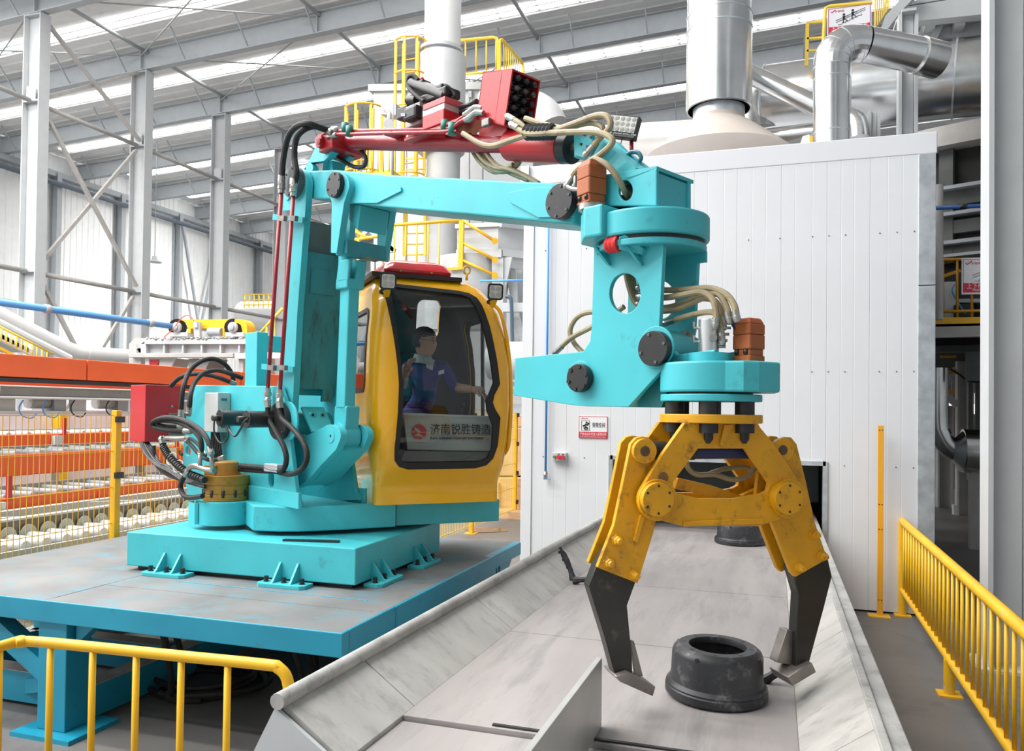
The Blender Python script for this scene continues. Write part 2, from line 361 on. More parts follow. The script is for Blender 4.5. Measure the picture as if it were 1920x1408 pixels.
for z0, z1, nm in ((.2, 6.5, 'bottom'), (6.9, 12.3, 'middle'), (12.7, 15.4, 'top')):
    Y0, Y1 = 20.95, 25.3
    t = thing('cross_brace', f'crossed grey diagonal bracing between first and second inner columns, {nm} tier', 'brace', (-24, 23.1, z0), 'crossed braces of the inner row')
    obj('brace_bar', MB().bar((-24.05, Y0, z0), (-24.05, Y1, z1), .12, .12), GREYW, t); obj('brace_bar', MB().bar((-23.9, Y0, z1), (-23.9, Y1, z0), .12, .12), GREYW, t)
# left wall columns, eave, brace
for k, Y in enumerate((29.3, 33.4, 37.9, 42.8, 46.4, 51.4, 56.0)):
    icol(-37.1, Y, 14.75, .5, .30, f'grey wall column against the white left wall, {ORD[k]} one back', 'wall_column', GREYD, 'columns along the left wall')
t = thing('wall_brace', 'thin grey crossed brace on the left wall behind the yellow chain drive', 'brace', (-36.9, 44.6, 0))
for a, b in ((.5, 14.0), (14.0, .5)): obj('brace_bar', MB().bar((-36.75, 42.8, a), (-36.75, 46.4, b), .14, .14), GREYD, t)
for z, nm in ((7.4, 'upper'), (5.1, 'lower')):
    tag(obj('wall_rail', MB().cyl((-36.7, 29.3, z), (-36.7, 46, z), .10, 8), GREYP), f'{nm} horizontal grey rail along the left wall', 'rail', 'rails along the left wall')
t = thing('eave_pipe', 'dark grey rainwater pipe along the eave of the left wall, dropping at the far corner', 'pipe', (-36.8, 40, 14))
obj('gutter', MB().box(-37.3, -36.95, 20, 57, 14.55, 14.85), GREYD, t)
obj('pipe_run', MB().tube([(-36.7, 20, 14.1), (-36.7, 40, 14.1), (-36.7, 55.6, 14.1), (-36.7, 56.2, 13.9), (-36.7, 56.4, 13.2), (-36.7, 56.4, 4)], .14, 8, smooth=False), mat('pipe_slate', (.13, .16, .20), .5), t)
t = thing('pendant_lamp', 'small white bell pendant lamp hanging before the left wall', 'lamp', atX(290, 492, -31))
q = V3(t.location); obj('shade', MB().lathe(q, (0, 0, 1), [(0, .36), (.05, .34), (.12, .17), (.22, .13), (.32, .12)], 16), GREYP, t)
obj('cord', MB().cyl(q+ZU*.3, (q.x, q.y, zr(q.x)+.19), .02, 6), GREYD, t)
# white ducts, stairs and blue pipe in the left aisle
XD = -19.0
def P(x, y, X=XD): return atX(x, y, X)
t = thing('white_duct', 'large white round duct sloping down to the right behind the orange beam', 'duct', P(100, 640))
obj('duct_run', MB().tube([P(-60, 560), P(60, 622), P(128, 655), P(160, 662), P(245, 668)], .215, 14, sub=8), WHITE, t)
q = P(160, 662); r_ = (P(165, 662.6)-q).normalized(); obj('joint_ring', MB().cyl(q-r_*.04, q+r_*.04, .225, 16), WHITE, t)
t = thing('thin_white_duct', 'thinner white duct below the large sloping white duct', 'duct', P(60, 640))
obj('duct_run', MB().tube([P(-60, 575, -18.6), P(50, 632, -18.6), P(86, 650, -18.6), P(130, 672, -18.6)], .11, 10), WHITE, t)
t = thing('stair', 'white stair with yellow handrail at the far left edge of the photo', 'stairs', P(20, 650, -17.8))
for off, nm in ((0, 'stringer'), ):
    obj('stringer', MB().prism([P(-30, 610, -17.8), P(62, 657, -17.8), P(62, 668, -17.8), P(-30, 622, -17.8)], (-.1, 0, 0)), WHITE, t)
for i in range(9):
    x = -24+9*i; obj('tread', MB().prism([P(x, 620+x*.51+4, -17.8), P(x+5.5, 620+x*.51+7, -17.8), P(x+5.5, 629+x*.51+7, -17.8), P(x, 629+x*.51+4, -17.8)], (-.9, 0, 0)), GREYD, t)
obj('edge_board', MB().prism([P(-30, 634, -17.7), P(62, 681, -17.7), P(62, 686, -17.7), P(-30, 640, -17.7)], (-.08, 0, 0)), RAILY, t)
obj('handrail', MB().cyl(P(-30, 597, -17.7), P(100, 664, -17.7), .028, 6), PALEY, t)
for i in range(13):
    x = -26+9.5*i; yy = 597+(x+30)*.515; obj('baluster', MB().cyl(P(x, yy, -17.7), P(x, yy+27, -17.7), .018, 6), PALEY, t)
t = thing('blue_pipe', 'long blue pipe running across the left aisle above the orange beam', 'pipe', P(160, 588, -13))
obj('pipe_run', MB().cyl(P(-60, 558.5, -13), P(345, 615, -13), .065, 10), BLUEP, t)
for x in (88, 281): q = P(x, 567+x*.1385, -13); obj('coupling', MB().cyl(q-V3((0, .06, 0)), q+V3((0, .06, 0)), .085, 10), GREYD, t)
t = thing('far_gallery', 'distant white vessel with a yellow railed gallery behind the turquoise mast', 'gallery', atY(490, 620, 40))
obj('vessel', MB().cyl(atY(455, 592, 40), atY(530, 592, 40), .85, 16), WHITE, t)
obj('vessel_leg', MB().prism([atY(457, 598, 40), atY(530, 598, 40), V3((atY(530, 700, 40).x, 40, 0)), V3((atY(457, 700, 40).x, 40, 0))], (0, .8, 0)), WHITE, t)
for y in (552, 562, 572): obj('rail', MB().bar(atY(457, y, 39.2), atY(530, y-1, 39.2), .06, .06), PALEY, t)
for i in range(9): obj('baluster', MB().bar(atY(458+9*i, 551, 39.2), atY(458+9*i, 577, 39.2), .05, .05), PALEY, t)

# ================================================================== conveyor line on the left, behind the mesh fence
def ybeam(parent, name, x0, ytop, ybot, X, dep, m, Y0, Y1, cuts=()):
    zt = atX(x0, ytop, X).z; zb = atX(x0, ybot, X).z; ed = [Y0]+list(cuts)+[Y1]
    for a, b in zip(ed, ed[1:]): obj(name, MB().box(X-dep, X, a+.012, b-.012, zb, zt), m, parent, bevel=.012)
    return zt, zb
t = thing('orange_gantry', 'long bright orange boxed beam over grey rail, above the mesh fence', 'beam', (-9.6, 12, 0))
zt, zb = ybeam(t, 'orange_cover', 0, 662, 705, -9.5, .25, ORANGE, 5.5, 24, (9.15, 12.7, 16.5))
ybeam(t, 'cable_chain', 0, 706, 715, -9.55, .2, BLACK, 5.5, 24)
ybeam(t, 'lower_orange_cover', 0, 712, 721, -9.9, .2, ORANGE, 5.5, 24)
zt2, zb2 = ybeam(t, 'rail_flange', 0, 721, 724, -9.35, .34, WHITE, 5.5, 24); ybeam(t, 'rail_web', 0, 724, 742, -9.5, .06, GREYW, 5.5, 24); ybeam(t, 'rail_flange', 0, 742, 747, -9.35, .34, WHITE, 5.5, 24)
for Y in (7.6, 10.6, 13.6, 16.8): obj('post', MB().box(-10.02, -9.87, Y-.1, Y+.1, 0, zb2), GREYW, t); obj('post_arm', MB().box(-10.02, -9.35, Y-.06, Y+.06, zb2-.08, zb2), GREYW, t)
t = thing('drive_rack', 'row of grey gearmotors and valves under the orange gantry rail', 'machine', (-9.8, 10, 0))
zc = atX(0, 770, -9.6).z
obj('shelf', MB().box(-9.95, -9.5, 5.5, 20, zc-.05, zc), WHITE, t)
for i in range(8):
    Y = 7.2+1.15*i
    obj('gearmotor', MB().cyl((-9.7, Y, zc+.12), (-9.7, Y+.30, zc+.12), .09, 10), GREYW, t); obj('gearbox', MB().box(-9.80, -9.58, Y+.32, Y+.52, zc, zc+.2), GREYD, t)
    obj('bracket', MB().box(-9.62, -9.56, Y+.6, Y+.85, zc, zc+.24), CREAM, t)
for i, px in enumerate((44, 88, 140, 205)):
    q = atX(px, 750, -9.4); obj('air_hose', MB().tube([q, q+V3((0, -.06, -.10)), q+V3((0, -.02, -.2)), q+V3((0, .12, -.24)), q+V3((0, .2, -.18))], .009, 6), BLUEP if i < 2 else BLACK, t)
BL = [('far', 816, 839, -11.3, 'far orange roller conveyor, upper one seen through the mesh'), ('middle', 854, 895, -9.0, 'middle orange roller conveyor with deep side beam behind the mesh'), ('low', 936, 961, -8.3, 'lowest orange roller conveyor behind the mesh fence')]
for nm, yt, yb, X, lab in BL:
    zt = atX(0, yt, X).z
    t = thing('orange_conveyor', lab, 'conveyor', (X, 10, 0), 'orange conveyors behind the mesh fence')
    ybeam(t, 'side_beam', 0, yt, yb, X, .06, ORANGE, 5.2, 17, (8.2, 11.2, 14.2)); 
    obj('inner_beam', MB().box(X-.82, X-.76, 5.2, 17, zt-.12, zt+.06), GREYW, t)
    f0 = None
    for i in range(30):
        Y = 5.5+.36*i
        if f0 is None: f0 = obj('roller', MB().cyl((X-.06, Y, zt-.005), (X-.76, Y, zt-.005), .045, 8), GREYD, t); y0 = Y
        else: c = f0.copy(); COL.objects.link(c); c.location = V3(f0.location)+V3((0, Y-y0, 0))
    for Y in (6.9, 10.4, 13.6): obj('stop_post', MB().box(X+.02, X+.05, Y-.03, Y+.03, zt-.02, zt+.26), RED, t); obj('sensor_bracket', MB().box(X+.02, X+.08, Y-.22, Y-.07, zt-.32, zt-.03), CREAM, t)
    for Y in (7.6, 10.6, 13.6): obj('leg', MB().box(X-.5, X-.36, Y-.07, Y+.07, 0, zt-.15), GREYW, t)
XR = -6.75
t = thing('roller_table', 'low roller table with bright white rollers just behind the mesh fence', 'conveyor', (XR-.4, 8, 0))
zt = atX(0, 1032, XR).z
f0 = None
for i in range(34):
    Y = 4.7+.235*i
    if f0 is None:
        f0 = obj('roller', MB().cyl((XR-.06, Y, zt-.02), (XR-.55, Y, zt-.02), .055, 10), WHITE, t); g0 = obj('roller_guard', MB().prism([(XR-.56, Y+.10*cos(pi*k/10), zt-.02+.13*sin(pi*k/10)) for k in range(11)], (-.02, 0, 0)), PANELG, t); y0 = Y
    else:
        for f_ in (f0, g0): c = f_.copy(); COL.objects.link(c); c.location = V3(f_.location)+V3((0, Y-y0, 0))
obj('front_rail', MB().box(XR-.03, XR, 4.5, 13, zt-.16, zt-.03), CREAM, t); obj('back_rail', MB().box(XR-.66, XR-.60, 4.5, 13, zt-.1, zt+.16), mat('rail_brown_grey', (.20, .18, .15), .6), t); obj('back_cap', MB().box(XR-.68, XR-.58, 4.5, 13, zt+.16, zt+.18), CREAM, t)
for Y in (5.2, 7.6, 10, 12.4): obj('leg', MB().box(XR-.5, XR-.1, Y-.05, Y+.05, 0, zt-.1), GREYW, t)
t = thing('frame_table', 'pale grey steel frame with diagonal members between the conveyors', 'frame', (-7.6, 9, 0))
zf = atX(170, 950, -7.6).z
obj('beam', MB().box(-8.2, -8.1, 5, 13, zf-.16, zf), CREAM, t); obj('beam', MB().box(-7.62, -7.52, 5, 13, zf-.2, zf-.06), CREAM, t)
for i in range(4): obj('brace', MB().bar((-8.15, 6+1.8*i, zf-.05), (-7.57, 7.2+1.8*i, zf-.1), .06, .08), CREAM, t); obj('leg', MB().box(-7.9, -7.75, 6.2+1.9*i, 6.35+1.9*i, 0, zf-.1), GREYW, t)
# partition with pale pink/white and blue panels behind, yellow posts
t = thing('partition', 'white and blue partition wall with yellow posts behind the orange conveyors', 'partition', (-13, 14, 0))
zp = atX(0, 768, -13).z
for i in range(7): 
    Y = 8+1.9*i
    obj('panel', MB().box(-13.05, -13, Y+.10, Y+1.8, .5, zp), mat('pale_pink_panel', (.80, .70, .72), .5), t); obj('blue_band', MB().box(-12.99, -12.97, Y+.1+(i % 2)*.9, Y+.55+(i % 2)*.9, 1.35, 1.75), mat('band_blue', (.22, .36, .72), .5), t)
    obj('post', MB().box(-12.98, -12.8, Y-.08, Y+.1, 0, zp), RAILY, t)

# ================================================================== mesh fence beside the platform
XF = -6.28
t = thing('mesh_fence', 'yellow welded wire mesh fence with square posts left of the platform', 'fence', (XF, 7, 0))
wires = MB()
Y = 3.0
while Y < 9.6: wires.bar((XF, Y, .12), (XF, Y, 2.1), .0055, .0055); Y += .062
for z in (.15, .62, 1.02, 1.38, 1.74, 2.10): wires.bar((XF-.006, 3, z), (XF-.006, 9.6, z), .007, .007)
obj('wire_mesh', wires, RAILY, t, kind='stuff')
for Y in (3.2, 6.42, 9.6):
    p_ = obj('post', MB().box(XF-.03, XF+.035, Y-.035, Y+.035, 0, 2.15), RAILY, t, bevel=.004)
    for z in (.55, 1.50, 2.06): obj('clip', MB().box(XF+.03, XF+.06, Y-.05, Y+.05, z-.03, z+.03), BLACK, p_)

# ================================================================== yellow chain drive on grey conveyor, centre left
Y0 = 15.0
def Q(x, y, Y=Y0): return atY(x, y, Y)
t = thing('grey_conveyor', 'grey ribbed steel conveyor trough under the yellow chain guard', 'conveyor', Q(350, 700))
obj('trough_side', MB().prism([Q(255, 645), Q(520, 645), Q(520, 662), Q(255, 662)], (0, .05, 0)), GREYP, t)
obj('trough_lip', MB().prism([Q(280, 637), Q(520, 637), Q(520, 646), Q(280, 646)], (0, -.15, 0)), GREYP, t)
obj('base_channel', MB().prism([Q(250, 663), Q(445, 663), Q(445, 671), Q(250, 671)], (0, -.15, 0)), GREYW, t, bevel=.01)
obj('base_channel', MB().prism([Q(445, 663), Q(540, 661), Q(540, 672), Q(445, 673)], (0, -.1, 0)), WHITE, t)
obj('end_box', MB().prism([Q(242, 645), Q(252, 634), Q(278, 634), Q(264, 645), Q(264, 690), Q(242, 690)], (0, 1.2, 0)), GREYW, t)
for i in range(6): x = 278+35*i; obj('rib', MB().prism([Q(x, 639), Q(x+3, 639), Q(x+3, 662), Q(x, 662)], (0, -.12, 0)), GREYP, t)
obj('hopper', MB().prism([Q(300, 672), Q(330, 672), Q(318, 695), Q(296, 695)], (0, .5, 0)), GREYW, t); obj('chute', MB().prism([Q(355, 672), Q(395, 672), Q(380, 705), Q(352, 700)], (0, .6, 0)), mat('chute_dark', (.22, .21, .20), .5), t)
obj('red_flap', MB().prism([Q(276, 674), Q(300, 674), Q(295, 684), Q(276, 684)], (0, .3, 0)), RED, t)
for x in (272, 448, 480, 500): obj('leg', MB().prism([Q(x, 672), Q(x+8, 672), Q(x+8, 790), Q(x, 790)], (0, .15, 0)), WHITE if x < 300 else GREYW, t)
scr = MB()
for i in range(120):
    x = 283+random.random()*180; q = Q(x, 637.5-random.random()*4); scr.sphere(q+V3((0, random.uniform(-.15, 0), 0)), random.uniform(.02, .05), 6)
obj('spilled_sand', scr, CONC, t, kind='stuff')
t = thing('chain_drive', 'yellow chain guard over two grey bearing wheels on the grey conveyor', 'chain guard', Q(400, 632))
gp = [Q(326+0, 626)]
arc = lambda cx, cy, rx, ry, a0, a1, n=9: [Q(cx+rx*cos(radians(a0+(a1-a0)*i/n)), cy-ry*sin(radians(a0+(a1-a0)*i/n))) for i in range(n+1)]
obj('guard', MB().prism([Q(348, 600)]+[Q(440, 598)]+arc(447, 614, 16, 16, 80, 0)+[Q(463, 627), Q(456, 627)]+arc(441, 619, 14, 14, 0, 180)[2:]+[Q(428, 616), Q(358, 616), Q(356, 630), Q(352, 630)]+arc(337, 619, 16, 19, 10, 90, 5), (0, .3, 0)), RAILY, t)
for x, y in ((333, 614), (438, 614)):
    obj('bearing_housing', MB().lathe(Q(x, y, 14.9), (0, -1, 0), [(0, .12), (.05, .12), (.07, .075), (.10, .07), (.11, .03)], 14), GREYD, t)
    obj('wheel', MB().cyl(Q(x, y, 15.0), Q(x, y, 15.12), .20, 18), BLACK, t); obj('pedestal', MB().prism([Q(x-16, 623, 14.9), Q(x+18, 623, 14.9), Q(x+18, 631, 14.9), Q(x-16, 631, 14.9)], (0, .25, 0)), WHITE, t)
obj('bracket', MB().prism([Q(362, 604, 14.85), Q(374, 604, 14.85), Q(374, 632, 14.85), Q(364, 632, 14.85)], (0, .08, 0)), GREYP, t)
obj('switch_box', MB().prism([Q(362, 603, 14.8), Q(369, 603, 14.8), Q(369, 614, 14.8), Q(362, 614, 14.8)], (0, .06, 0)), CREAM, t)
obj('motor', MB().cyl(Q(392, 622), Q(416, 622), .09, 12), GREYD, t); obj('support', MB().prism([Q(417, 616), Q(421, 616), Q(421, 632), Q(417, 632)], (0, .1, 0)), RAILY, t)
obj('cable', MB().tube([Q(308, 632, 14.8), Q(325, 616, 14.8), Q(342, 595, 14.8), Q(355, 592, 14.8), Q(364, 602, 14.8)], .012, 6), ORANGE, t)
t = thing('far_stair_rail', 'short sloping yellow stair handrail behind the red hydraulic rods', 'handrail', Q(505, 620, 17))
obj('handrail', MB().cyl(Q(488, 624, 17), Q(530, 578, 17), .035, 6), PALEY, t); 
for x in (500, 514): obj('baluster', MB().cyl(Q(x, 611-(x-500)*1.1, 17), V3((Q(x, 650, 17).x, 17, 0)), .025, 6), PALEY, t)
# ================================================================== dust collector, chimney, ladders (middle distance)
def R_(x, y, Y): return atY(x, y, Y)
def wall_y(mb, pts, Y, dep): mb.prism([R_(x, y, Y) for x, y in pts], (0, dep, 0)); return mb
t = thing('dust_collector', 'big pale grey dust collector housing behind the boom and chimney', 'machine', R_(870, 500, 19))
for x0, x1 in ((700, 762), (763, 880), (881, 905), (906, 1000)):
    obj('wall_panel', wall_y(MB(), [(x0, 165), (x1, 165), (x1, 943), (x0, 943)], 19, 3), GREYP, t, bevel=.02)
obj('roof_edge', wall_y(MB(), [(690, 158), (1002, 152), (1002, 165), (690, 170)], 18.9, 3.3), GREYP, t)
obj('round_duct', MB().tube([R_(905, 205, 18.6), R_(985, 205, 18.6), R_(1015, 215, 18.6), R_(1030, 240, 18.6)], .46, 16), WHITE, t)
obj('hatch_bracket', wall_y(MB(), [(878, 170), (884, 170), (884, 182), (878, 182)], 18.9, .1), GREYD, t)
t = thing('gallery_railing', 'yellow railing on top of the dust collector, beside the chimney', 'railing', R_(900, 130, 18.5))
obj('top_rail', MB().tube([R_(862, 76, 18.5), R_(925, 70, 18.5), R_(932, 73, 18.5), R_(934, 82, 18.5), R_(935, 140, 18.5)], .04, 8, smooth=False), PALEY, t)
obj('bottom_rail', MB().cyl(R_(862, 140, 18.5), R_(935, 134, 18.5), .035, 8), PALEY, t)
for x in (873, 893, 912, 930): obj('baluster', MB().cyl(R_(x, 76, 18.5), R_(x, 138, 18.5), .022, 6), PALEY, t)
A_, B_ = R_(938, 74, 18.5), R_(981, 125, 18.5); B_ = A_+(V3((0, 1, 0))*2.6) ; B_.z = A_.z
a2 = R_(938, 135, 18.5)
q0, q1 = R_(938, 74, 18.5), R_(981, 122, 18.5)
obj('return_rail', MB().tube([R_(937, 140, 18.5), R_(937, 76, 18.5), R_(941, 74, 18.5), R_(979, 117, 21.0), R_(981, 126, 21.0), R_(981, 150, 21)], .04, 8, smooth=False), PALEY, t)
for i in range(8):
    f_ = (i+1)/9; Yq = 18.5+2.5*f_; x = 941+38*f_; obj('baluster', MB().cyl(R_(x, 74+43*f_, Yq), R_(x, 150, Yq), .018, 6), PALEY, t)
t = thing('white_chimney', 'tall white round chimney with stepped collar behind the red cabinet on the boom', 'chimney', R_(829, 620, 17))
def vcyl(mb, xc, y0, y1, wpx, Y, seg=24):
    p = R_(xc, y0, Y); q = R_(xc, y1, Y); r = (R_(xc+wpx/2, y0, Y)-R_(xc-wpx/2, y0, Y)).length/2; p.x = q.x; return mb.cyl(q, p, r, seg)
obj('upper_pipe', vcyl(MB(), 829.5, -60, 98, 62, 17), WHITE, t)
obj('collar', vcyl(MB(), 827, 94, 100, 76, 17), GREYP, t); obj('neck', vcyl(MB(), 827, 98, 112, 66, 17), GREYD, t)
obj('sleeve', vcyl(MB(), 827, 108, 286, 81, 17), mat('chimney_grey', (.54, .55, .555), .5, var=.06, dirt=(.55, .55, .55), dirtamt=.2), t)
obj('flange', vcyl(MB(), 827, 284, 292, 70, 17), GREYP, t); obj('lower_pipe', vcyl(MB(), 827, 292, 620, 58, 17), GREYP, t)
for i in range(8):
    a = pi*2*i/8; q = R_(827, 103, 17); obj('collar_rib', MB().box(q.x+.4*cos(a)-.01, q.x+.4*cos(a)+.01, 17+.4*sin(a)-.02, 17+.4*sin(a)+.02, q.z-.08, q.z+.09), GREYP, t)
def cage(name, label, x0, x1, ytop, ybot, Y, nv, nh, rail0=None):
    t = thing(name, label, 'ladder', R_((x0+x1)/2, ybot, Y), 'yellow caged ladders')
    rad = (R_(x1, ytop, Y)-R_(x0, ytop, Y)).length/2; c = R_((x0+x1)/2, ytop, Y); zt, zb = c.z, R_((x0+x1)/2, ybot, Y).z
    for i in range(nh):
        z = zb+(zt-zb)*i/(nh-1); obj('hoop', MB().tube([V3((c.x+rad*cos(a), Y-rad*sin(a)*.9, z)) for a in [pi*k/12 for k in range(13)]], .022, 6, smooth=False), RAILY, t)
    for k in range(nv):
        a = pi*k/(nv-1); obj('cage_strap', MB().bar((c.x+rad*cos(a), Y-rad*sin(a)*.9, zb), (c.x+rad*cos(a), Y-rad*sin(a)*.9, zt), .06, .02), RAILY, t)
    for s in (-1, 1): obj('stile', MB().bar((c.x+s*rad*.45, Y, zb-.3), (c.x+s*rad*.45, Y, zt+.0), .09, .04), RAILY, t)
    for i in range(int((zt-zb)/.3)): obj('rung', MB().cyl((c.x-rad*.45, Y, zb+.3*i), (c.x+rad*.45, Y, zb+.3*i), .016, 6), RAILY, t)
    return t
t = cage('caged_ladder', 'taller yellow caged ladder left of the white chimney', 743, 798, 80, 330, 16.6, 5, 5)
for x in (758, 0): 
    if x: obj('lower_stile', MB().bar(R_(761, 330, 16.6), R_(759, 480, 16.6), .10, .04), PALEY, t)
obj('lower_stile', MB().bar(R_(797, 330, 16.6), R_(797, 480, 16.6), .06, .04), PALEY, t)
for i in range(10): obj('rung', MB().cyl(R_(760, 298+20*i, 16.6), R_(797, 297+20*i, 16.6), .016, 6), PALEY, t)
t = cage('caged_ladder', 'shorter yellow caged ladder above the red tie rod, left of the chimney ladder', 651, 716, 205, 325, 15.5, 5, 3)
obj('landing', wall_y(MB(), [(645, 322), (735, 318), (735, 330), (645, 334)], 15.3, 1.2), PALEY, t)
for i in range(8): obj('baluster', MB().cyl(R_(656+10.5*i, 270, 15.2), R_(656+10.5*i, 322, 15.2), .014, 6), PALEY, t)
t = thing('pressure_gauge', 'round white gauge with grey valve head on a thin post beside the ladders', 'gauge', R_(729, 320, 15))
obj('post', MB().cyl(R_(736, 190, 15), R_(736, 330, 15), .03, 8), GREYD, t); obj('valve_box', wall_y(MB(), [(714, 196), (742, 194), (742, 216), (714, 214)], 15, .3), GREYD, t)
obj('valve_body', MB().tube([R_(722, 205, 14.9), R_(730, 212, 14.9), R_(729, 224, 14.9)], .05, 8), GREYW, t); obj('dial', MB().cyl(R_(729, 233, 14.9), R_(729, 233, 14.8), .11, 16), WHITE, t)
t = thing('sloping_handrail', 'yellow stanchion handrail with three bars sloping to the grey hopper', 'railing', R_(800, 590, 13.55))
obj('top_rail', MB().tube([R_(715, 423, 13.55), R_(867, 413, 13.55)], .032, 8), RAILY, t)
for i, (y1, y2) in enumerate(((413, 452), (455, 487), (488, 516))): 
    obj('sloping_bar', MB().cyl(R_(867, y1, 13.55), R_(928, y2, 13.7), .028, 8), RAILY, t); obj('wall_rosette', MB().cyl(R_(928, y2, 13.7), R_(928, y2, 13.66), .06, 10), RAILY, t)
obj('post', MB().bar(R_(866, 413, 13.55), R_(864, 505, 13.55), .09, .06), RAILY, t); obj('foot_rail', MB().bar(R_(840, 505, 13.55), R_(866, 503, 13.55), .05, .05), RAILY, t)
for i in range(6): x = 719+21*i; obj('baluster', MB().cyl(R_(x, 422-.06*(x-715), 13.55), R_(x-1, 510, 13.55), .016, 6), PALEY, t)
t = thing('hopper_frame', 'pale grey hopper bin on a braced steel frame left of the white booth', 'hopper', R_(930, 640, 13.6))
YH = 13.85
obj('bin_front', wall_y(MB(), [(857, 428), (934, 424), (934, 470), (857, 472)], YH, .06), GREYP, t)
obj('bin_side', MB().prism([R_(934, 424, YH), R_(934, 500, YH), R_(934, 500, YH)+V3((1.5, 1.6, 0)), R_(934, 424, YH)+V3((1.5, 1.6, 0))], (.0, .06, 0)), GREYP, t)
obj('bin_rim', MB().prism([R_(853, 420, YH-.05), R_(938, 416, YH-.05), R_(938, 424, YH-.05), R_(853, 428, YH-.05)], (0, .15, 0)), GREYP, t); obj('bin_rim', MB().bar(R_(938, 420, YH-.05), R_(938, 420, YH-.05)+V3((1.6, 1.7, 0)), .12, .12), GREYD, t)
obj('round_vessel', MB().lathe(R_(882, 560, YH+.4), (0, 0, 1), [(-.6, .30), (0, .62), (.15, .66), (.75, .66)], 20), GREYP, t)
obj('ring_beam', wall_y(MB(), [(855, 468), (940, 466), (940, 482), (855, 484)], YH-.08, .12), GREYP, t); obj('ring_beam', MB().bar(R_(940, 474, YH), R_(940, 474, YH)+V3((1.6, 1.7, 0)), .14, .14), GREYP, t)
obj('column', wall_y(MB(), [(922, 482), (943, 482), (943, 700), (922, 700)], YH-.05, .2), GREYP, t)
obj('column', MB().bar(R_(974, 505, YH+1), R_(974, 700, YH+1), .2, .2), GREYD, t)
obj('gusset', wall_y(MB(), [(943, 482), (960, 482), (943, 560)], YH, .04), GREYP, t)
for x0, x1 in ((952, 936), (962, 970), (948, 980)): obj('brace', MB().bar(R_(x0, 490, YH+.3), R_(x1, 640, YH+.3), .10, .08), GREYP, t)
obj('cross_beam', MB().bar(R_(945, 577, YH-.1), R_(1000, 577, YH-.1), .16, .16), GREYP, t)
obj('floor_duct', MB().cyl(R_(920, 676, YH-.4), R_(1010, 676, YH-.4), .34, 18), GREYP, t)
obj('drain_hose', MB().tube([R_(949, 556, YH-.3), R_(956, 558, YH-.3), R_(959, 570, YH-.3), R_(961, 640, YH-.3), R_(968, 643, YH-.3)], .035, 8), mat('pipe_slate2', (.05, .09, .13), .4), t)
obj('blue_line', MB().cyl(R_(900, 527, YH-.3), R_(1000, 525, YH-.3), .022, 8), BLUEP, t)
obj('lower_beam', wall_y(MB(), [(930, 756), (1000, 758), (1000, 775), (930, 773)], YH-.2, .2), GREYD, t)
for i in range(3): obj('slat', wall_y(MB(), [(940, 702+14*i), (996, 703+14*i), (996, 711+14*i), (940, 710+14*i)], YH+.2, .05), GREYW, t)
t = thing('frame_truss', 'grey diagonal steel truss behind the boom, under the caged ladders', 'truss', R_(690, 460, 16))
for a, b in (((640, 480), (740, 385)), ((655, 400), (740, 470)), ((736, 385), (736, 470)), ((640, 470), (740, 470)), ((700, 470), (700, 960))): obj('truss_bar', MB().bar(R_(*a, 16.2), R_(*b, 16.2), .09, .09), GREYP, t)
t = thing('stair_flight', 'yellow stair railing seen between link rod and boom', 'railing', R_(690, 460, 15))
for a, b in (((645, 447), (668, 430)), ((645, 452), (730, 440)), ((672, 395), (672, 448)), ((660, 430), (690, 447)), ((718, 432), (730, 440)), ((728, 440), (728, 490)), ((672, 448), (672, 985))): obj('rail', MB().cyl(R_(*a, 15), R_(*b, 15), .035, 8), PALEY, t)

# wood crates behind wire fence, right of the cab
t = thing('crate_stack', 'stack of tan cartons and crates behind the wire fence right of the cab', 'crates', (-5.2, 17, 0))
k = 0
for i, (x0, x1, y0, y1, mm) in enumerate(((880, 985, 778, 800, CARD), (872, 930, 805, 850, WOOD), (935, 990, 802, 892, CARD), (880, 932, 855, 895, CARD), (872, 990, 896, 960, WOOD), (905, 935, 905, 945, CARD))):
    obj('carton' if mm is CARD else 'crate', wall_y(MB(), [(x0, y0), (x1, y0), (x1, y1), (x0, y1)], 16.4-.1*i, .8), mm, t, bevel=.02)
obj('pallet', MB().box(-7.8, -4.6, 15.4, 17.2, 0, .14), WOOD, t)
t = thing('wire_fence', 'yellow wire mesh fence on slim posts right of the cab', 'fence', (-5.1, 14, 0))
wires = MB(); XW = -5.09
Y = 11.2
while Y < 15.9: wires.bar((XW, Y, .1), (XW, Y, 2.2), .006, .006); Y += .07
for z in (.15, .6, 1.1, 1.6, 2.2): wires.bar((XW, 11.2, z), (XW, 15.9, z), .008, .008)
obj('wire_mesh', wires, PALEY, t, kind='stuff')
for Y in (11.3, 13.33, 15.84):
    p_ = obj('post', MB().box(XW-.03, XW+.04, Y-.04, Y+.04, 0, 2.25), RAILY, t); obj('foot_plate', MB().box(XW-.1, XW+.1, Y-.1, Y+.1, 0, .012), RAILY, p_)
    for z in (.3, .9, 1.5, 2.1): obj('clip', MB().box(XW+.04, XW+.07, Y-.05, Y+.05, z-.04, z+.04), BLACK, p_)
t = thing('floor_puddle', 'shallow dark puddle on the floor right of the turret', 'puddle', atZ(910, 993, .004))
q = atZ(910, 993, .004); obj('water', MB().prism([q+V3((.42*cos(a), .30*sin(a)*(1+.2*sin(3*a)), 0)) for a in [2*pi*i/24 for i in range(24)]], (0, 0, .003)), mat('puddle_water', (.12, .10, .085), .05, var=.1), t)

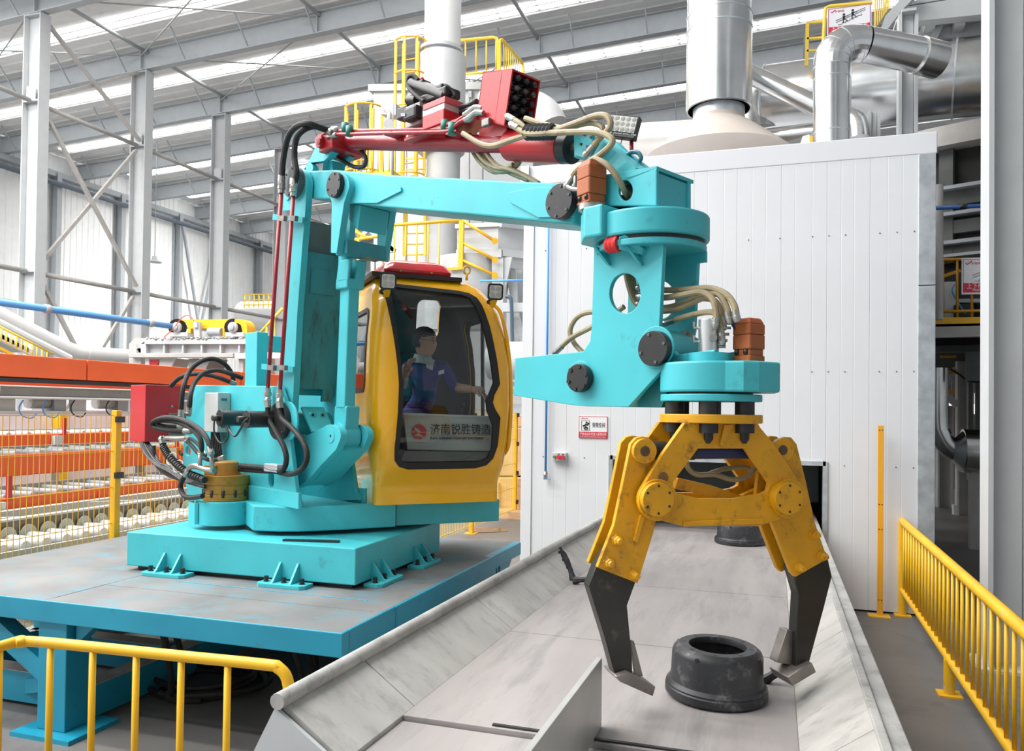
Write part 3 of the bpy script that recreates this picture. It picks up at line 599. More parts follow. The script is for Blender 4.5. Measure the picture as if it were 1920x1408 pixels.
# ================================================================== white panel booth
BX0, BX1, BY, BZ = -3.03, 1.675, 9.75, 5.05
OX0, OX1, OZ = -1.90, .57, 1.64
booth = thing('panel_booth', 'white sandwich-panel booth with conveyor opening behind the gripper', 'booth', (-.7, 12, 0))
xs = [BX0+.12, -2.46, -1.90, -1.41, -.915, -.42, .075, .57, 1.02, BX1-.16]
for i, (a, b) in enumerate(zip(xs, xs[1:])):
    z0 = OZ if OX0-.01 <= a and b <= OX1+.01 else 0.02
    n = 3; P = [(a+.0008, .05), (a+.0008, .0016), (a+.004, 0)]
    for k in range(1, n): gx = a+(b-a)*(k/n+.03*((i*7+k*3) % 5-2)/2); P += [(gx-.006, 0), (gx, .0014), (gx+.006, 0)]
    P += [(b-.004, 0), (b-.0008, .0016), (b-.0008, .05)]
    obj('wall_panel', MB().hexa([V3((x, BY+d, z0)) for x, d in P], [V3((x, BY+d, BZ+.06)) for x, d in P]), WHITEP, booth, sharp=15)
obj('side_wall', MB().box(BX0, BX0+.05, BY+.06, 16, 0, BZ), WHITEP, booth); obj('side_wall', MB().box(BX1-.05, BX1, BY+.06, 16, 0, BZ), GALV, booth)
obj('back_wall', MB().box(BX0, BX1, 16, 16.05, 0, BZ), WHITEP, booth); obj('roof', MB().box(BX0+.06, BX1-.06, BY+.06, 16, BZ, BZ+.05), WHITEP, booth)
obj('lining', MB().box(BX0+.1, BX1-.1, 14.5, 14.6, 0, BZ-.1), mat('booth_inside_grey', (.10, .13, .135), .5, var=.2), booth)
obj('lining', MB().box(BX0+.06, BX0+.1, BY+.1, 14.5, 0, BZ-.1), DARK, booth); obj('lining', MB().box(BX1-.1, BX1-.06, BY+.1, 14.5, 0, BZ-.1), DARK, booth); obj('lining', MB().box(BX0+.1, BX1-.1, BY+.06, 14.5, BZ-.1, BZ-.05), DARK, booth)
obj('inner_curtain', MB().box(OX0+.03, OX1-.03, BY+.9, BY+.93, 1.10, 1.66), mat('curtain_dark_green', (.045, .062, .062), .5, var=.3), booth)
obj('flashing', MB().hexa([(BX0-.03, BY-.006, BZ+.03), (BX1+.02, BY-.006, BZ+.03), (BX1+.02, BY+.1, BZ+.03), (BX0-.03, BY+.1, BZ+.03)], [(BX0-.03, BY-.008, BZ+.27), (BX1+.02, BY-.008, BZ+.27), (BX1+.02, BY+.1, BZ+.27), (BX0-.03, BY+.1, BZ+.27)]), WHITEP, booth, bevel=.01)
obj('flashing', MB().box(BX0-.06, BX0+.05, BY-.05, 16, BZ+.03, BZ+.27), WHITEP, booth); obj('flashing', MB().box(BX1-.03, BX1+.02, BY+.1, 16, BZ+.03, BZ+.27), WHITEP, booth)
obj('corner_trim', MB().box(BX0-.02, BX0+.118, BY-.014, BY+.05, 0, BZ+.03), WHITEP, booth, bevel=.004)
for z0, z1 in ((0, 3.62), (3.63, BZ+.03)): obj('corner_trim', MB().box(BX1-.165, BX1+.006, BY-.012, BY+.06, z0, z1), GALV, booth, bevel=.004)
for nm, bx in (('opening_frame', (OX0-.02, OX0+.03, 0, OZ+.02)), ('opening_frame', (OX1-.03, OX1+.02, 0, OZ+.02)), ('opening_frame', (OX0, OX1, OZ-.03, OZ+.02))): obj(nm, MB().box(bx[0], bx[1], BY-.02, BY+.12, bx[2], bx[3]), GALV, booth)
f0 = None
for z in (1.62, 2.68, 4.23):
    for i in range(19):
        x = -2.7+.235*i+.06*((i*5) % 3-1)
        if x > BX1-.2 or (z < OZ+.05 and OX0-.05 < x < OX1+.05): continue
        if f0 is None: f0 = obj('screw', MB().cyl((x, BY, z), (x, BY-.006, z), .007, 6), DARKM, booth); f00 = (x, z)
        elif i % 2 == 0 or x > .4: c = f0.copy(); COL.objects.link(c); c.location = V3(f0.location)+V3((x-f00[0], 0, z-f00[1]))
# things fixed to the booth
t = thing('wall_sign', 'small white and red warning sign on the white booth above the opening', 'sign', R_(1112, 822, BY-.012))
c0 = R_(1085, 821, BY-.012); c1 = R_(1139, 781, BY-.012); x0, x1, z0, z1 = c0.x, c1.x, c0.z, c1.z; W_ = x1-x0; H_ = z1-z0
obj('board', MB().box(x0, x1, BY-.012, BY-.004, z0, z1), SIGNW, t)
for a in ((x0, x1, z1-.006, z1), (x0, x0+.006, z0, z1), (x1-.006, x1, z0, z1)): obj('border', MB().box(a[0], a[1], BY-.0135, BY-.011, a[2], a[3]), SIGNR, t)
obj('red_band', MB().box(x0, x1, BY-.0135, BY-.011, z0, z0+H_*.29), SIGNR, t)
def icon(parent, fr, strokes, head, w_):
    for s in strokes: obj('figure_stroke', MB().tube([fr(*p) for p in s], w_, 6, smooth=False), SIGNK, parent)
    for h in head: obj('figure_head', MB().sphere(fr(h[0], h[1]), h[2], 8), SIGNK, parent)
sq = lambda u_, v_: V3((x0+W_*u_, BY-.0135, z0+H_*v_))
for a, b in (((.10, .35), (.10, .80)), ((.10, .80), (.38, .80)), ((.38, .80), (.38, .35)), ((.38, .35), (.10, .35))): obj('icon_frame', MB().bar(sq(*a), sq(*b), .004, .002), SIGNK, t)
icon(t, sq, [[(.26, .66), (.20, .58), (.26, .52), (.18, .46), (.24, .39)], [(.22, .63), (.30, .60), (.35, .70)], [(.20, .58), (.14, .55)], [(.24, .5), (.31, .47), (.28, .40)]], [(.27, .72, .013)], .009)
text_on(t, 'lettering', '受限空间', sq(.47, .52), (1, 0, 0), .062, SIGNK, W_*.44)
text_on(t, 'lettering', '严禁未经许可进入受限空间', sq(.04, .13), (1, 0, 0), .038, SIGNW, W_*.92); text_on(t, 'lettering', 'Do not enter the restricted space without permission', sq(.05, .045), (1, 0, 0), .016, SIGNW, W_*.90)
obj('logo_mark', MB().tube([sq(.07, .90), sq(.09, .87), sq(.15, .94)], .003, 6, smooth=False), SIGNR, t); text_on(t, 'lettering', 'x·ianqi', sq(.15, .875), (1, 0, 0), .020, SIGNR, W_*.17)
t = thing('push_button_box', 'small grey control box with green and red buttons on the white booth', 'control box', R_(1048, 866, BY-.08))
c0 = R_(1035, 864, BY-.08); c1 = R_(1061, 849, BY-.08)
obj('enclosure', MB().box(c0.x, c1.x, BY-.08, BY, c0.z, c1.z), CREAM, t, bevel=.006)
for i, mm in enumerate((mat('button_green', (.05, .30, .16), .4), SIGNR, SIGNR)):
    x = c0.x+(c1.x-c0.x)*(.18+.31*i); z = (c0.z+c1.z)/2; obj('button', MB().cyl((x, BY-.08, z), (x, BY-.11 if i == 0 else BY-.125, z), .017 if i == 0 else .025, 12), mm, t)
    obj('button_mark', MB().box(x-.012, x+.012, BY-.083, BY-.08, z+.03, z+.04), SIGNK if i else WHITE, t)
t = thing('blue_air_pipe', 'thin blue vertical air pipe with tap on the white booth', 'pipe', R_(1025, 890, BY-.06))
pa = R_(1027, 300, BY-.06); pb = R_(1023, 884, BY-.06)
obj('pipe_run', MB().cyl(pb, (pb.x, pb.y, 5.02), .016, 8), BLUEP, t)
obj('tap_body', MB().cyl(pb+ZU*.0, pb-ZU*.10, .026, 8), CHROME, t); obj('tap_handle', MB().bar(pb+V3((.0, -.03, -.09)), pb+V3((.075, -.03, -.095)), .015, .01), BLUEP, t)

# ================================================================== ducts and stacks on the booth roof
t = thing('silver_stack', 'wide vertical silver exhaust stack above a beige cone on the booth roof', 'stack', R_(1350, 270, 12))
YS = 12.0
def vprof(xc, items, Y):
    o = R_(xc, items[0][0], Y); return o, [(R_(xc, y, Y).z-o.z, (R_(xc+wp/2, y, Y)-R_(xc-wp/2, y, Y)).length/2) for y, wp in items]
for nm, its, mm in (('hood_cone', [(294, 272), (262, 190), (228, 99), (222, 98)], CONEM), ('neck', [(228, 97), (205, 97)], GALV), ('outer_sleeve', [(207, 120), (207, 116), (206, 124), (60, 122), (59, 120)], DUCT), ('band', [(60, 123), (34, 122)], DUCT), ('upper_sleeve', [(34, 121), (-70, 120)], DUCT)):
    o, pr = vprof(1348, its, YS); obj(nm, MB().lathe((R_(1348, 150, YS).x, YS, o.z), (0, 0, 1), pr, 40, cap=(nm != 'outer_sleeve')), mm, t, sharp=25)
for y in (60, 34): o, pr = vprof(1348, [(y+1.2, 124), (y-1.2, 124)], YS); obj('seam', MB().lathe((R_(1348, 150, YS).x, YS, o.z), (0, 0, 1), pr, 40), GALV, t)
t = thing('elbow_duct', 'shiny silver elbow duct rising from the booth roof and bending right', 'duct', R_(1559, 262, 11))
p0 = R_(1559, 275, 11); p1 = R_(1559, 128, 11); rad = .225
bend = [R_(1559, 128, 11), R_(1561, 108, 11), R_(1569, 94, 11.02), R_(1582, 85, 11.05), R_(1600, 81, 11.1), R_(1620, 83, 11.15)]
obj('riser', MB().cyl(p0, p1, rad, 28), DUCT, t)
obj('elbow', MB().tube(bend, rad, 24, sub=3), DUCT, t, sharp=12)
obj('run', MB().cyl(bend[-1], R_(1726, 104, 11.5), rad, 28), DUCT, t); obj('end_sleeve', MB().cyl(R_(1722, 103, 11.45), R_(1760, 113, 11.6), rad*1.04, 28), DUCTD, t)
for q, d in ((R_(1559, 250, 11), ZU), (R_(1559, 150, 11), ZU), (R_(1559, 128, 11), ZU), (bend[-1], V3((1, .1, -.1)))): d = d.normalized(); obj('seam', MB().cyl(q-d*.006, q+d*.006, rad*1.02, 28), GALV, t)
for i in range(1, 4): d = (bend[i+1]-bend[i-1]).normalized(); obj('seam', MB().cyl(bend[i]-d*.005, bend[i]+d*.005, rad*1.012, 24), GALV, t)
t = thing('main_duct', 'very large horizontal silver duct behind the elbow duct, running to the right', 'duct', R_(1640, 170, 13.6))
a = R_(1436, 190, 13.6); b = R_(1600, 170, 13.4); c = R_(1790, 148, 13.2); d = R_(1960, 130, 13.0)
for i, (p, q, mm) in enumerate(((a, b, DUCT), (b, c, DUCT), (c, d, DUCTD))): obj('duct_section', MB().cyl(p, q, .56, 36), mm, t); dd = (q-p).normalized(); obj('seam', MB().cyl(p-dd*.012, p+dd*.012, .572, 36), GALV, t)
obj('end_elbow', MB().tube([a, R_(1424, 195, 13.6), R_(1418, 210, 13.6), R_(1417, 250, 13.6)], .42, 20, sub=3), DUCTD, t)
t = thing('diagonal_duct', 'slim silver duct slanting down behind the elbow duct', 'duct', R_(1480, 180, 12.6))
obj('run', MB().cyl(R_(1396, 134, 12.6), R_(1560, 214, 12.4), .145, 20), DUCT, t)
obj('elbow', MB().tube([R_(1560, 214, 12.4), R_(1592, 222, 12.3), R_(1606, 232, 12.25), R_(1610, 262, 12.2)], .15, 18, sub=3), DUCT, t)
q = R_(1512, 190, 12.5); dd = (R_(1560, 214, 12.4)-R_(1396, 134, 12.6)).normalized(); obj('seam', MB().cyl(q-dd*.006, q+dd*.006, .149, 20), GALV, t)
t = thing('low_duct', 'dull silver duct lying low behind the elbow duct on the booth roof', 'duct', R_(1480, 250, 12.9))
obj('run', MB().cyl(R_(1430, 262, 12.9), R_(1560, 246, 12.7), .16, 20), DUCTD, t)
t = thing('roof_duct', 'pale silver duct lying on the booth roof left of the cone', 'duct', R_(1200, 262, 13.4))
obj('run', MB().cyl(R_(1080, 272, 13.4), R_(1330, 258, 13.4), .30, 24), mat('duct_pale', (.74, .71, .68), .35, metal=.5, var=.06), t)
t = thing('roof_bracket', 'small white bracket and yellow post on the booth roof', 'bracket', R_(1515, 262, 11.6))
obj('plate', wall_y(MB(), [(1505, 255), (1518, 252), (1518, 270), (1500, 270)], 11.6, .1), WHITE, t); obj('post', wall_y(MB(), [(1518, 255), (1524, 255), (1524, 270), (1518, 270)], 11.6, .05), RAILY, t)
# ================================================================== right side: columns, mezzanine, round furnace
def stair_sign(t, xl, xr, ytl, ytr, ybl, ybr, Y):
    A, B, Cc, D = R_(xl, ybl, Y), R_(xr, ybr, Y), R_(xr, ytr, Y), R_(xl, ytl, Y)
    at = lambda u_, v_, d=0: A+(B-A)*u_+(D-A)*v_+V3((0, -d, 0))
    obj('board', MB().prism([A, B, Cc, D], (0, .012, 0)), SIGNW, t)
    obj('red_band', MB().prism([at(.03, .05, .002), at(.97, .05, .002), at(.97, .31, .002), at(.03, .31, .002)], (0, .004, 0)), SIGNR, t)
    for p, q in (((.03, .05), (.03, .96)), ((.03, .96), (.97, .96)), ((.97, .96), (.97, .05))): obj('border', MB().bar(at(*p, .002), at(*q, .002), .008, .003), mat('sign_mauve', (.42, .08, .22), .5), t)
    s = (B-A).length
    for o in ((0, 0), (.0, -.07)): obj('pictogram_rail', MB().bar(at(.20, .52+o[1], .003), at(.86, .86+o[1], .003), .010*s, .004), SIGNK, t)
    st = [(.24, .36), (.33, .36), (.33, .41), (.42, .41), (.42, .46), (.51, .46), (.51, .51), (.60, .51), (.60, .56), (.69, .56), (.69, .61), (.78, .61), (.78, .66)]
    for p, q in zip(st, st[1:]): obj('pictogram_step', MB().bar(at(*p, .003), at(*q, .003), .008*s, .004), SIGNK, t)
    for fx, fy in ((.38, .42), (.58, .53)):
        k = .12 if s < 1 else .1
        obj('pictogram_body', MB().prism([at(fx-.025, fy+.10, .004), at(fx+.025, fy+.10, .004), at(fx+.03, fy+.24, .004), at(fx-.03, fy+.24, .004)], (0, .004, 0)), SIGNK, t)
        obj('pictogram_head', MB().sphere(at(fx, fy+.29, .002), .032*s, 8, 1, .2, 1), SIGNK, t)
        for p, q in (((fx-.015, fy+.11), (fx-.015, fy-.01)), ((fx+.015, fy+.11), (fx+.07, fy+.07)), ((fx+.07, fy+.07), (fx+.065, fy+.02)), ((fx+.02, fy+.21), (fx+.09, fy+.22))): obj('pictogram_limb', MB().bar(at(*p, .004), at(*q, .004), .022*s, .005), SIGNK, t)
    X = (B-A); text_on(t, 'lettering', '上下楼梯扶好扶手', at(.09, .165, .003), X, .13*s, SIGNW, s*.82); text_on(t, 'lettering', 'Please hold the handrail', at(.20, .085, .003), X, .075*s, SIGNW, s*.60)
    obj('logo_tick', MB().tube([at(.08, .86, .003), at(.10, .82, .003), at(.19, .91, .003)], .010*s, 6, smooth=False), SIGNR, t); text_on(t, 'lettering', 'x·ianqi', at(.18, .82, .003), X, .085*s, SIGNR, s*.20)
big = icol(1.95, 8.05, 9.5, .30, .30, 'big pale grey steel column at the right edge, in front of the furnace', m=GREYP, group=None)
obj('base_plate', MB().box(1.70, 2.2, 7.8, 8.3, 0, .03), GREYP, big)
for x in (1.80, 2.10): obj('base_gusset', MB().prism([(x-.01, 7.82, .03), (x-.01, 7.9, .03), (x-.01, 7.9, .40)], (.02, 0, 0)), WHITE, big)
t = icol(R_(1701, 150, 12).x, 12.0, R_(1701, 30, 12).z, .20, .20, 'white steel column with cap plate standing behind the booth roof edge', m=GREYP, group=None, web_along='x')
obj('cap_plate', MB().box(R_(1688, 30, 12).x, R_(1715, 30, 12).x, 11.85, 12.15, R_(1701, 30, 12).z, R_(1701, 25, 12).z), GREYP, t)
t = icol(R_(1640, 240, 12.4).x, 12.5, R_(1640, 205, 12.4).z, .12, .12, 'short pale post behind the elbow duct on the booth roof', m=GREYP, group=None, z0=4.9)
# stair head platform, top right
t = thing('upper_stair', 'grey upper landing with stair stringer and yellow slatted stair at top right', 'stairs', R_(1780, 40, 13))
obj('stringer', MB().prism([R_(1648, 62, 12.6), R_(1660, 30, 12.6), R_(1700, -15, 12.6), R_(1725, -15, 12.6), R_(1690, 20, 12.6), R_(1660, 60, 12.6)], (0, .12, 0)), GREYP, t)
obj('landing_beam', MB().prism([R_(1690, 14, 12.8), R_(1960, -30, 12.8), R_(1960, 15, 12.8), R_(1690, 42, 12.8)], (0, .2, 0)), GREYP, t)
obj('landing_floor', MB().prism([R_(1690, 12, 12.8), R_(1960, -32, 12.8), R_(1960, -32, 12.8)+V3((0, 3.5, 0)), R_(1690, 12, 12.8)+V3((0, 3.5, 0))], (0, 0, .06)), GREYD, t)
for x in (1745, 1800, 1870): obj('floor_joist', MB().bar(R_(x, 35, 13.0), R_(x, 35, 13.0)+V3((.1, 3, .0)), .14, .2), GREYP, t)
obj('knee_brace', MB().bar(R_(1748, 76, 13.2), R_(1776, 20, 13.2), .12, .1), GREYP, t); obj('lower_beam', MB().prism([R_(1715, 60, 13.25), R_(1960, 25, 13.25), R_(1960, 60, 13.25), R_(1715, 75, 13.25)], (0, .12, 0)), GREYP, t)
for i in range(7): x = 1640+4.2*i; obj('slat', MB().prism([R_(x, -20, 12.9), R_(x+2.6, -20, 12.9), R_(x+2.6-.2*i, 52-6*i, 12.9), R_(x-.2*i, 54-6*i, 12.9)], (0, .05, 0)), PALEY, t)
t = thing('stair_sign', 'white and red stair handrail sign on yellow posts above the elbow duct', 'sign', R_(1590, 70, 12.5))
stair_sign(t, 1551, 1634, 16, 8, 68, 58, 12.5)
obj('post', MB().tube([R_(1544, 80, 12.55), R_(1547, 22, 12.55), R_(1549, 15, 12.55), R_(1556, 12, 12.55), R_(1636, 5, 12.55)], .028, 8, smooth=False), PALEY, t)
t = thing('roof_ladder', 'small yellow ladder rail left of the stair sign', 'ladder', R_(1525, 120, 12.7))
obj('stile', MB().bar(R_(1514, 44, 12.7), R_(1512, 124, 12.7), .05, .04), PALEY, t); 
for y in (43, 73, 96): obj('rung', MB().bar(R_(1513, y, 12.7), R_(1547, y-3, 12.7), .04, .03), PALEY, t)
# round furnace with ribs and rings
FXc, FYc = R_(1900, 300, 19.3).x, 19.3
def fz(y): return R_(1800, y, 14.6).z
t = thing('round_furnace', 'large dark ribbed round furnace shell behind the right-hand column', 'furnace', (FXc, FYc, 0))
RF = 4.6
obj('core', MB().cyl((FXc, FYc, fz(640)), (FXc, FYc, fz(236)), RF-.22, 40), KILN, t)
for y, h, rr, mm in ((236, .34, .16, GREYW), (336, .06, .1, GREYD), (386, .06, .06, GREYD), (442, .06, .08, GREYD), (468, .05, .08, GREYD), (352, .28, -.06, DARKM), (410, .22, -.08, DARKM), (455, .22, -.08, DARKM)):
    obj('ring_flange' if h < .2 else 'shell_band', MB().lathe((FXc, FYc, fz(y)-h/2), (0, 0, 1), [(0, RF+rr), (h, RF+rr)], 44), mm, t)
for i in range(34):
    a = 2*pi*i/34; obj('rib', MB().bar((FXc+RF*cos(a)*.97, FYc+RF*sin(a)*.97, fz(480)), (FXc+RF*cos(a)*.97, FYc+RF*sin(a)*.97, fz(236)), .22, .12, up=(cos(a), sin(a), 0)), DARKM, t)
t = thing('bent_standpipe', 'pale vertical pipe with capped top beside the booth corner', 'pipe', R_(1759, 480, 13.6))
obj('pipe_run', MB().tube([R_(1760, 600, 13.6), R_(1760, 352, 13.6), R_(1760, 347, 13.6)], .065, 12, smooth=False), GREYW, t)
t = thing('blue_header_pipe', 'dark blue pipe crossing in front of the round furnace', 'pipe', R_(1800, 388, 13.3))
obj('pipe_run', MB().cyl(R_(1735, 391, 13.3), R_(1940, 381, 13.3), .032, 10), mat('pipe_blue_dark', (.03, .12, .36), .4), t); obj('coupling', MB().cyl(R_(1800, 387.5, 13.3), R_(1812, 387, 13.3), .042, 10), BLACK, t)
# mezzanine with yellow railing and sign
YM = 14.0
t = thing('mezzanine', 'grey mezzanine deck with yellow kick board right of the booth', 'platform', R_(1800, 630, YM))
obj('edge_beam', MB().prism([R_(1735, 608, YM), R_(1990, 602, YM), R_(1990, 628, YM), R_(1735, 633, YM)], (0, .15, 0)), GREYW, t)
obj('deck', MB().prism([R_(1735, 607, YM), R_(1990, 601, YM), R_(1990, 601, YM)+V3((0, 3, 0)), R_(1735, 607, YM)+V3((0, 3, 0))], (0, 0, -.05)), DARKM, t)
obj('soffit_beam', MB().prism([R_(1735, 633, YM+1.5), R_(1990, 628, YM+1.5), R_(1990, 655, YM+1.5), R_(1735, 660, YM+1.5)], (0, .3, 0)), DARKM, t)
obj('kick_board', MB().prism([R_(1735, 596, YM-.02), R_(1845, 594, YM-.02), R_(1845, 606, YM-.02), R_(1735, 608, YM-.02)], (0, .02, 0)), RAILY, t)
for x in (1812, 1905): obj('bracket_plate', MB().prism([R_(x, 660, YM+.6), R_(x+60, 658, YM+.6), R_(x+60, 712, YM+.6), R_(x, 714, YM+.6)], (0, .1, 0)), GREYP if x > 1850 else DARKM, t)
t = thing('mezzanine_railing', 'yellow railing on the mezzanine right of the booth', 'railing', R_(1800, 600, YM))
ry = mat('rail_amber', (.60, .29, .012), .45, var=.1)
for y in (487, 584): obj('rail', MB().cyl(R_(1735, y+1, YM), R_(1895, y-3, YM), .024, 8), ry, t)
obj('rail', MB().tube([R_(1895, 484, YM), R_(1912, 482, YM), R_(1930, 500, YM-.4)], .024, 8, smooth=False), ry, t); obj('rail', MB().tube([R_(1903, 583, YM), R_(1914, 581, YM), R_(1930, 600, YM-.4)], .024, 8, smooth=False), ry, t)
for x in (1768, 1795, 1822, 1848, 1905): obj('baluster', MB().cyl(R_(x, 487, YM), R_(x, 600, YM), .018, 6), ry, t)
obj('gate_post', MB().bar(R_(1760, 506, YM-.2), R_(1756, 598, YM-.2), .08, .05), ry, t); obj('gate_rail', MB().bar(R_(1762, 520, YM+.6), R_(1800, 508, YM+.6), .1, .05), ry, t)
t = thing('mezzanine_sign', 'white and red stair sign hung on the mezzanine railing behind the big column', 'sign', R_(1850, 552, YM-.05))
stair_sign(t, 1803, 1906, 484, 481, 552, 550, YM-.05)
t = thing('pump_set', 'dark pump and white box standing on the mezzanine behind the railing', 'machine', R_(1800, 600, YM+.8))
obj('pump', MB().prism([R_(1790, 570, YM+.8), R_(1828, 570, YM+.8), R_(1828, 596, YM+.8), R_(1790, 596, YM+.8)], (0, .4, 0)), BLACK, t, bevel=.03); obj('white_box', MB().prism([R_(1772, 528, YM+.9), R_(1792, 528, YM+.9), R_(1792, 600, YM+.9), R_(1772, 600, YM+.9)], (0, .3, 0)), CREAM, t)
obj('shelf', MB().prism([R_(1792, 560, YM+1), R_(1840, 560, YM+1), R_(1840, 567, YM+1), R_(1792, 567, YM+1)], (0, .3, 0)), GREYP, t); obj('cable', MB().tube([R_(1793, 530, YM+.7), R_(1785, 545, YM+.7), R_(1795, 565, YM+.7), R_(1810, 588, YM+.7)], .012, 6), BLUEP, t)
# lower hall seen under the mezzanine
t = icol(R_(1806, 800, 20).x, 20, R_(1806, 655, 20).z, .24, .26, 'pale steel column under the mezzanine, between booth and big column', m=GREYW, group=None)
obj('base_gusset', MB().box(t.location.x-.2, t.location.x-.13, 19.9, 20.1, 0, .22), GREYP, t); obj('base_gusset', MB().box(t.location.x+.13, t.location.x+.2, 19.9, 20.1, 0, .22), GREYP, t)
t = icol(R_(1779, 850, 21).x, 21.5, R_(1779, 760, 21).z, .3, .3, 'shorter pale column left of the column under the mezzanine', m=GREYW, group=None)
t = thing('low_silver_duct', 'dull silver elbow and drum-shaped duct near the floor right of the booth', 'duct', R_(1790, 870, 15))
obj('elbow', MB().tube([R_(1757, 690, 15), R_(1757, 790, 15), R_(1763, 815, 15), R_(1776, 835, 15), R_(1795, 848, 15)], .17, 18, sub=3), DUCTD, t)
obj('reducer', MB().cyl(R_(1786, 843, 15), R_(1805, 845, 15), .18, 24, .36), DUCTD, t); obj('drum', MB().cyl(R_(1805, 845, 15), R_(1850, 846, 15), .36, 28), DUCTD, t); q = R_(1828, 846, 15); obj('leg', MB().box(q.x-.08, q.x+.08, 14.92, 15.08, 0, q.z-.3), GREYW, t)
t = thing('pipe_rack', 'grey pipe rack and yellow beams in the dim hall under the mezzanine', 'rack', R_(1800, 720, 18))
for y, x0, x1, mm in ((664, 1764, 1793, ry), (694, 1764, 1793, ry), (731, 1764, 1791, ry), (680, 1812, 1840, ry)): obj('yellow_beam', MB().prism([R_(x0, y, 18), R_(x1, y, 18), R_(x1, y+6, 18), R_(x0, y+6, 18)], (0, .1, 0)), mm, t)
for a, b in (((1765, 735), (1795, 760)), ((1764, 720), (1792, 692)), ((1812, 706), (1842, 698))): obj('rack_brace', MB().bar(R_(*a, 18.2), R_(*b, 18.2), .12, .12), GREYW, t)
obj('cable', MB().tube([R_(1782, 692, 17.8), R_(1800, 703, 17.8), R_(1815, 714, 17.8), R_(1840, 717, 17.8)], .02, 6), BLACK, t)
for x in (1816, 1832): obj('dark_post', MB().prism([R_(x, 670, 19), R_(x+8, 670, 19), R_(x+8, 900, 19), R_(x, 900, 19)], (0, .2, 0)), DARKM, t)
obj('wall_right', MB().box(12.6, 12.8, -8, 62, 0, 17.5), GREYD, kind='structure')  # near half, out of view, extended to block light from the right
t = thing('dark_machine', 'dark grey machine casing behind the big column at the right edge', 'machine', R_(1930, 1000, 11))
obj('casing', MB().prism([R_(1897, 714, 11), R_(2060, 712, 11), R_(2060, 985, 11), R_(1897, 980, 11)], (0, 1.0, 0)), mat('casing_shaded', (.085, .085, .075), .5, var=.1), t, bevel=.02); obj('plinth', MB().prism([R_(1899, 980, 11.05), R_(2060, 985, 11.05), R_(2060, 1010, 11.05), R_(1899, 1006, 11.05)], (0, 1, 0)), BLACK, t)  # casing colour darkened to stand in for shade at the right edge
t = thing('dark_partition', 'dark grey back wall of the hall under the mezzanine', 'wall', (6, 27, 0))
for i in range(7): obj('wall_panel', MB().box(2.6+1.25*i, 3.83+1.25*i, 26.9, 27, 0, 5.2), DARKM, t)  # dark panels stand in for the unlit depth of the hall
for x, y in ((1780, 758), (1828, 748), (1827, 768)): q = R_(x, y+8, 26.85); obj('lit_gap', MB().box(q.x, q.x+.09, 26.86, 26.89, q.z, q.z+.3), DOORLIT, t)

# ================================================================== yellow railing, right; slim post
def hrail(t, p0, p1, zt, zb, r, n, post_at, base=.0, m=RAILY, ends=True):
    p0, p1 = V3(p0), V3(p1); d = p1-p0
    obj('top_rail', MB().cyl(p0+ZU*zt, p1+ZU*zt, r, 14), m, t); obj('bottom_rail', MB().cyl(p0+ZU*zb, p1+ZU*zb, r*.8, 12), m, t)
    obj('rail_cap', MB().sphere(p0+ZU*zt, r, 10), m, t)
    f0 = None
    for i in range(n):
        q = p0+d*((i+.7)/n)
        if f0 is None: f0 = obj('baluster', MB().cyl(q+ZU*zb, q+ZU*zt, r*.32, 8), m, t); q0 = q
        else: c = f0.copy(); COL.objects.link(c); c.location = V3(f0.location)+(q-q0)
    for f in post_at:
        q = p0+d*f; obj('post', MB().cyl(q, q+ZU*(zt if f == 0 else zb), r*1.05, 14), m, t); obj('foot_plate', MB().box(q.x-.085, q.x+.085, q.y-.085, q.y+.085, 0, .014), m, t)
t = thing('guard_railing', 'worn yellow tube guard railing along the walkway on the right', 'railing', (1.33, 6, 0))
hrail(t, (1.36, 9.72, 0), (1.285, 2.9, 0), 1.03, .28, .040, 39, (0, .385, .80))
t = thing('slim_post', 'slim orange-yellow perforated post against the white booth, left of the railing', 'post', (1.12, 9.6, 0))
obj('post_body', MB().box(1.09, 1.15, 9.57, 9.60, 0, 2.08), mat('post_orange', (.86, .40, .03), .4, var=.05), t, bevel=.003); obj('foot_plate', MB().box(1.0, 1.22, 9.5, 9.66, 0, .012), RAILY, t)
for z in (.18, .95, 1.22, 2.03):
    for x in (1.105, 1.135): obj('bolt_hole', MB().cyl((x, 9.571, z), (x, 9.566, z), .006, 8), BLACK, t)
# ================================================================== yellow railing, front left
t = thing('front_railing', 'yellow tube railing with round balusters in the near left corner', 'railing', (-2.9, 3.2, 0))
zt = 1.0; A0 = V3((-3.60, 3.10, 0)); A1 = V3((-2.18, 3.10, 0)); A0 = V3((atZ(40, 1200, zt).x, 3.12, 0)); A1 = V3((atZ(540, 1252, zt).x, 3.22, 0))
dd = (A1-A0).normalized()
obj('top_rail', MB().tube([A0+V3((0, -1.6, zt)), A0+V3((0, -.14, zt)), A0+V3((.03, -.04, zt)), A0+dd*.14+ZU*zt, A1-dd*.6+ZU*zt, A1-dd*.11+ZU*zt, A1-dd*.06+ZU*(zt-.008), A1-dd*.022+ZU*(zt-.035), A1-dd*.004+ZU*(zt-.08), A1+ZU*(zt-.14), A1+ZU*.5, A1+ZU*.1], .027, 14, sub=6), RAILY, t)
f0 = None
for i in range(5):
    q = A0+dd*(.180+.253*i)
    if f0 is None: f0 = obj('baluster', MB().cyl(q+ZU*.12, q+ZU*zt, .0165, 10), RAILY, t); q0 = q
    else: c = f0.copy(); COL.objects.link(c); c.location = V3(f0.location)+(q-q0)
for i in range(6): q = A0+V3((-.0, -.12-.2*i, 0)); obj('baluster', MB().cyl(q+ZU*.12, q+ZU*zt, .0165, 10), RAILY, t)
obj('bottom_rail', MB().cyl(A0+ZU*.12, A1+ZU*.12, .02, 10), RAILY, t)
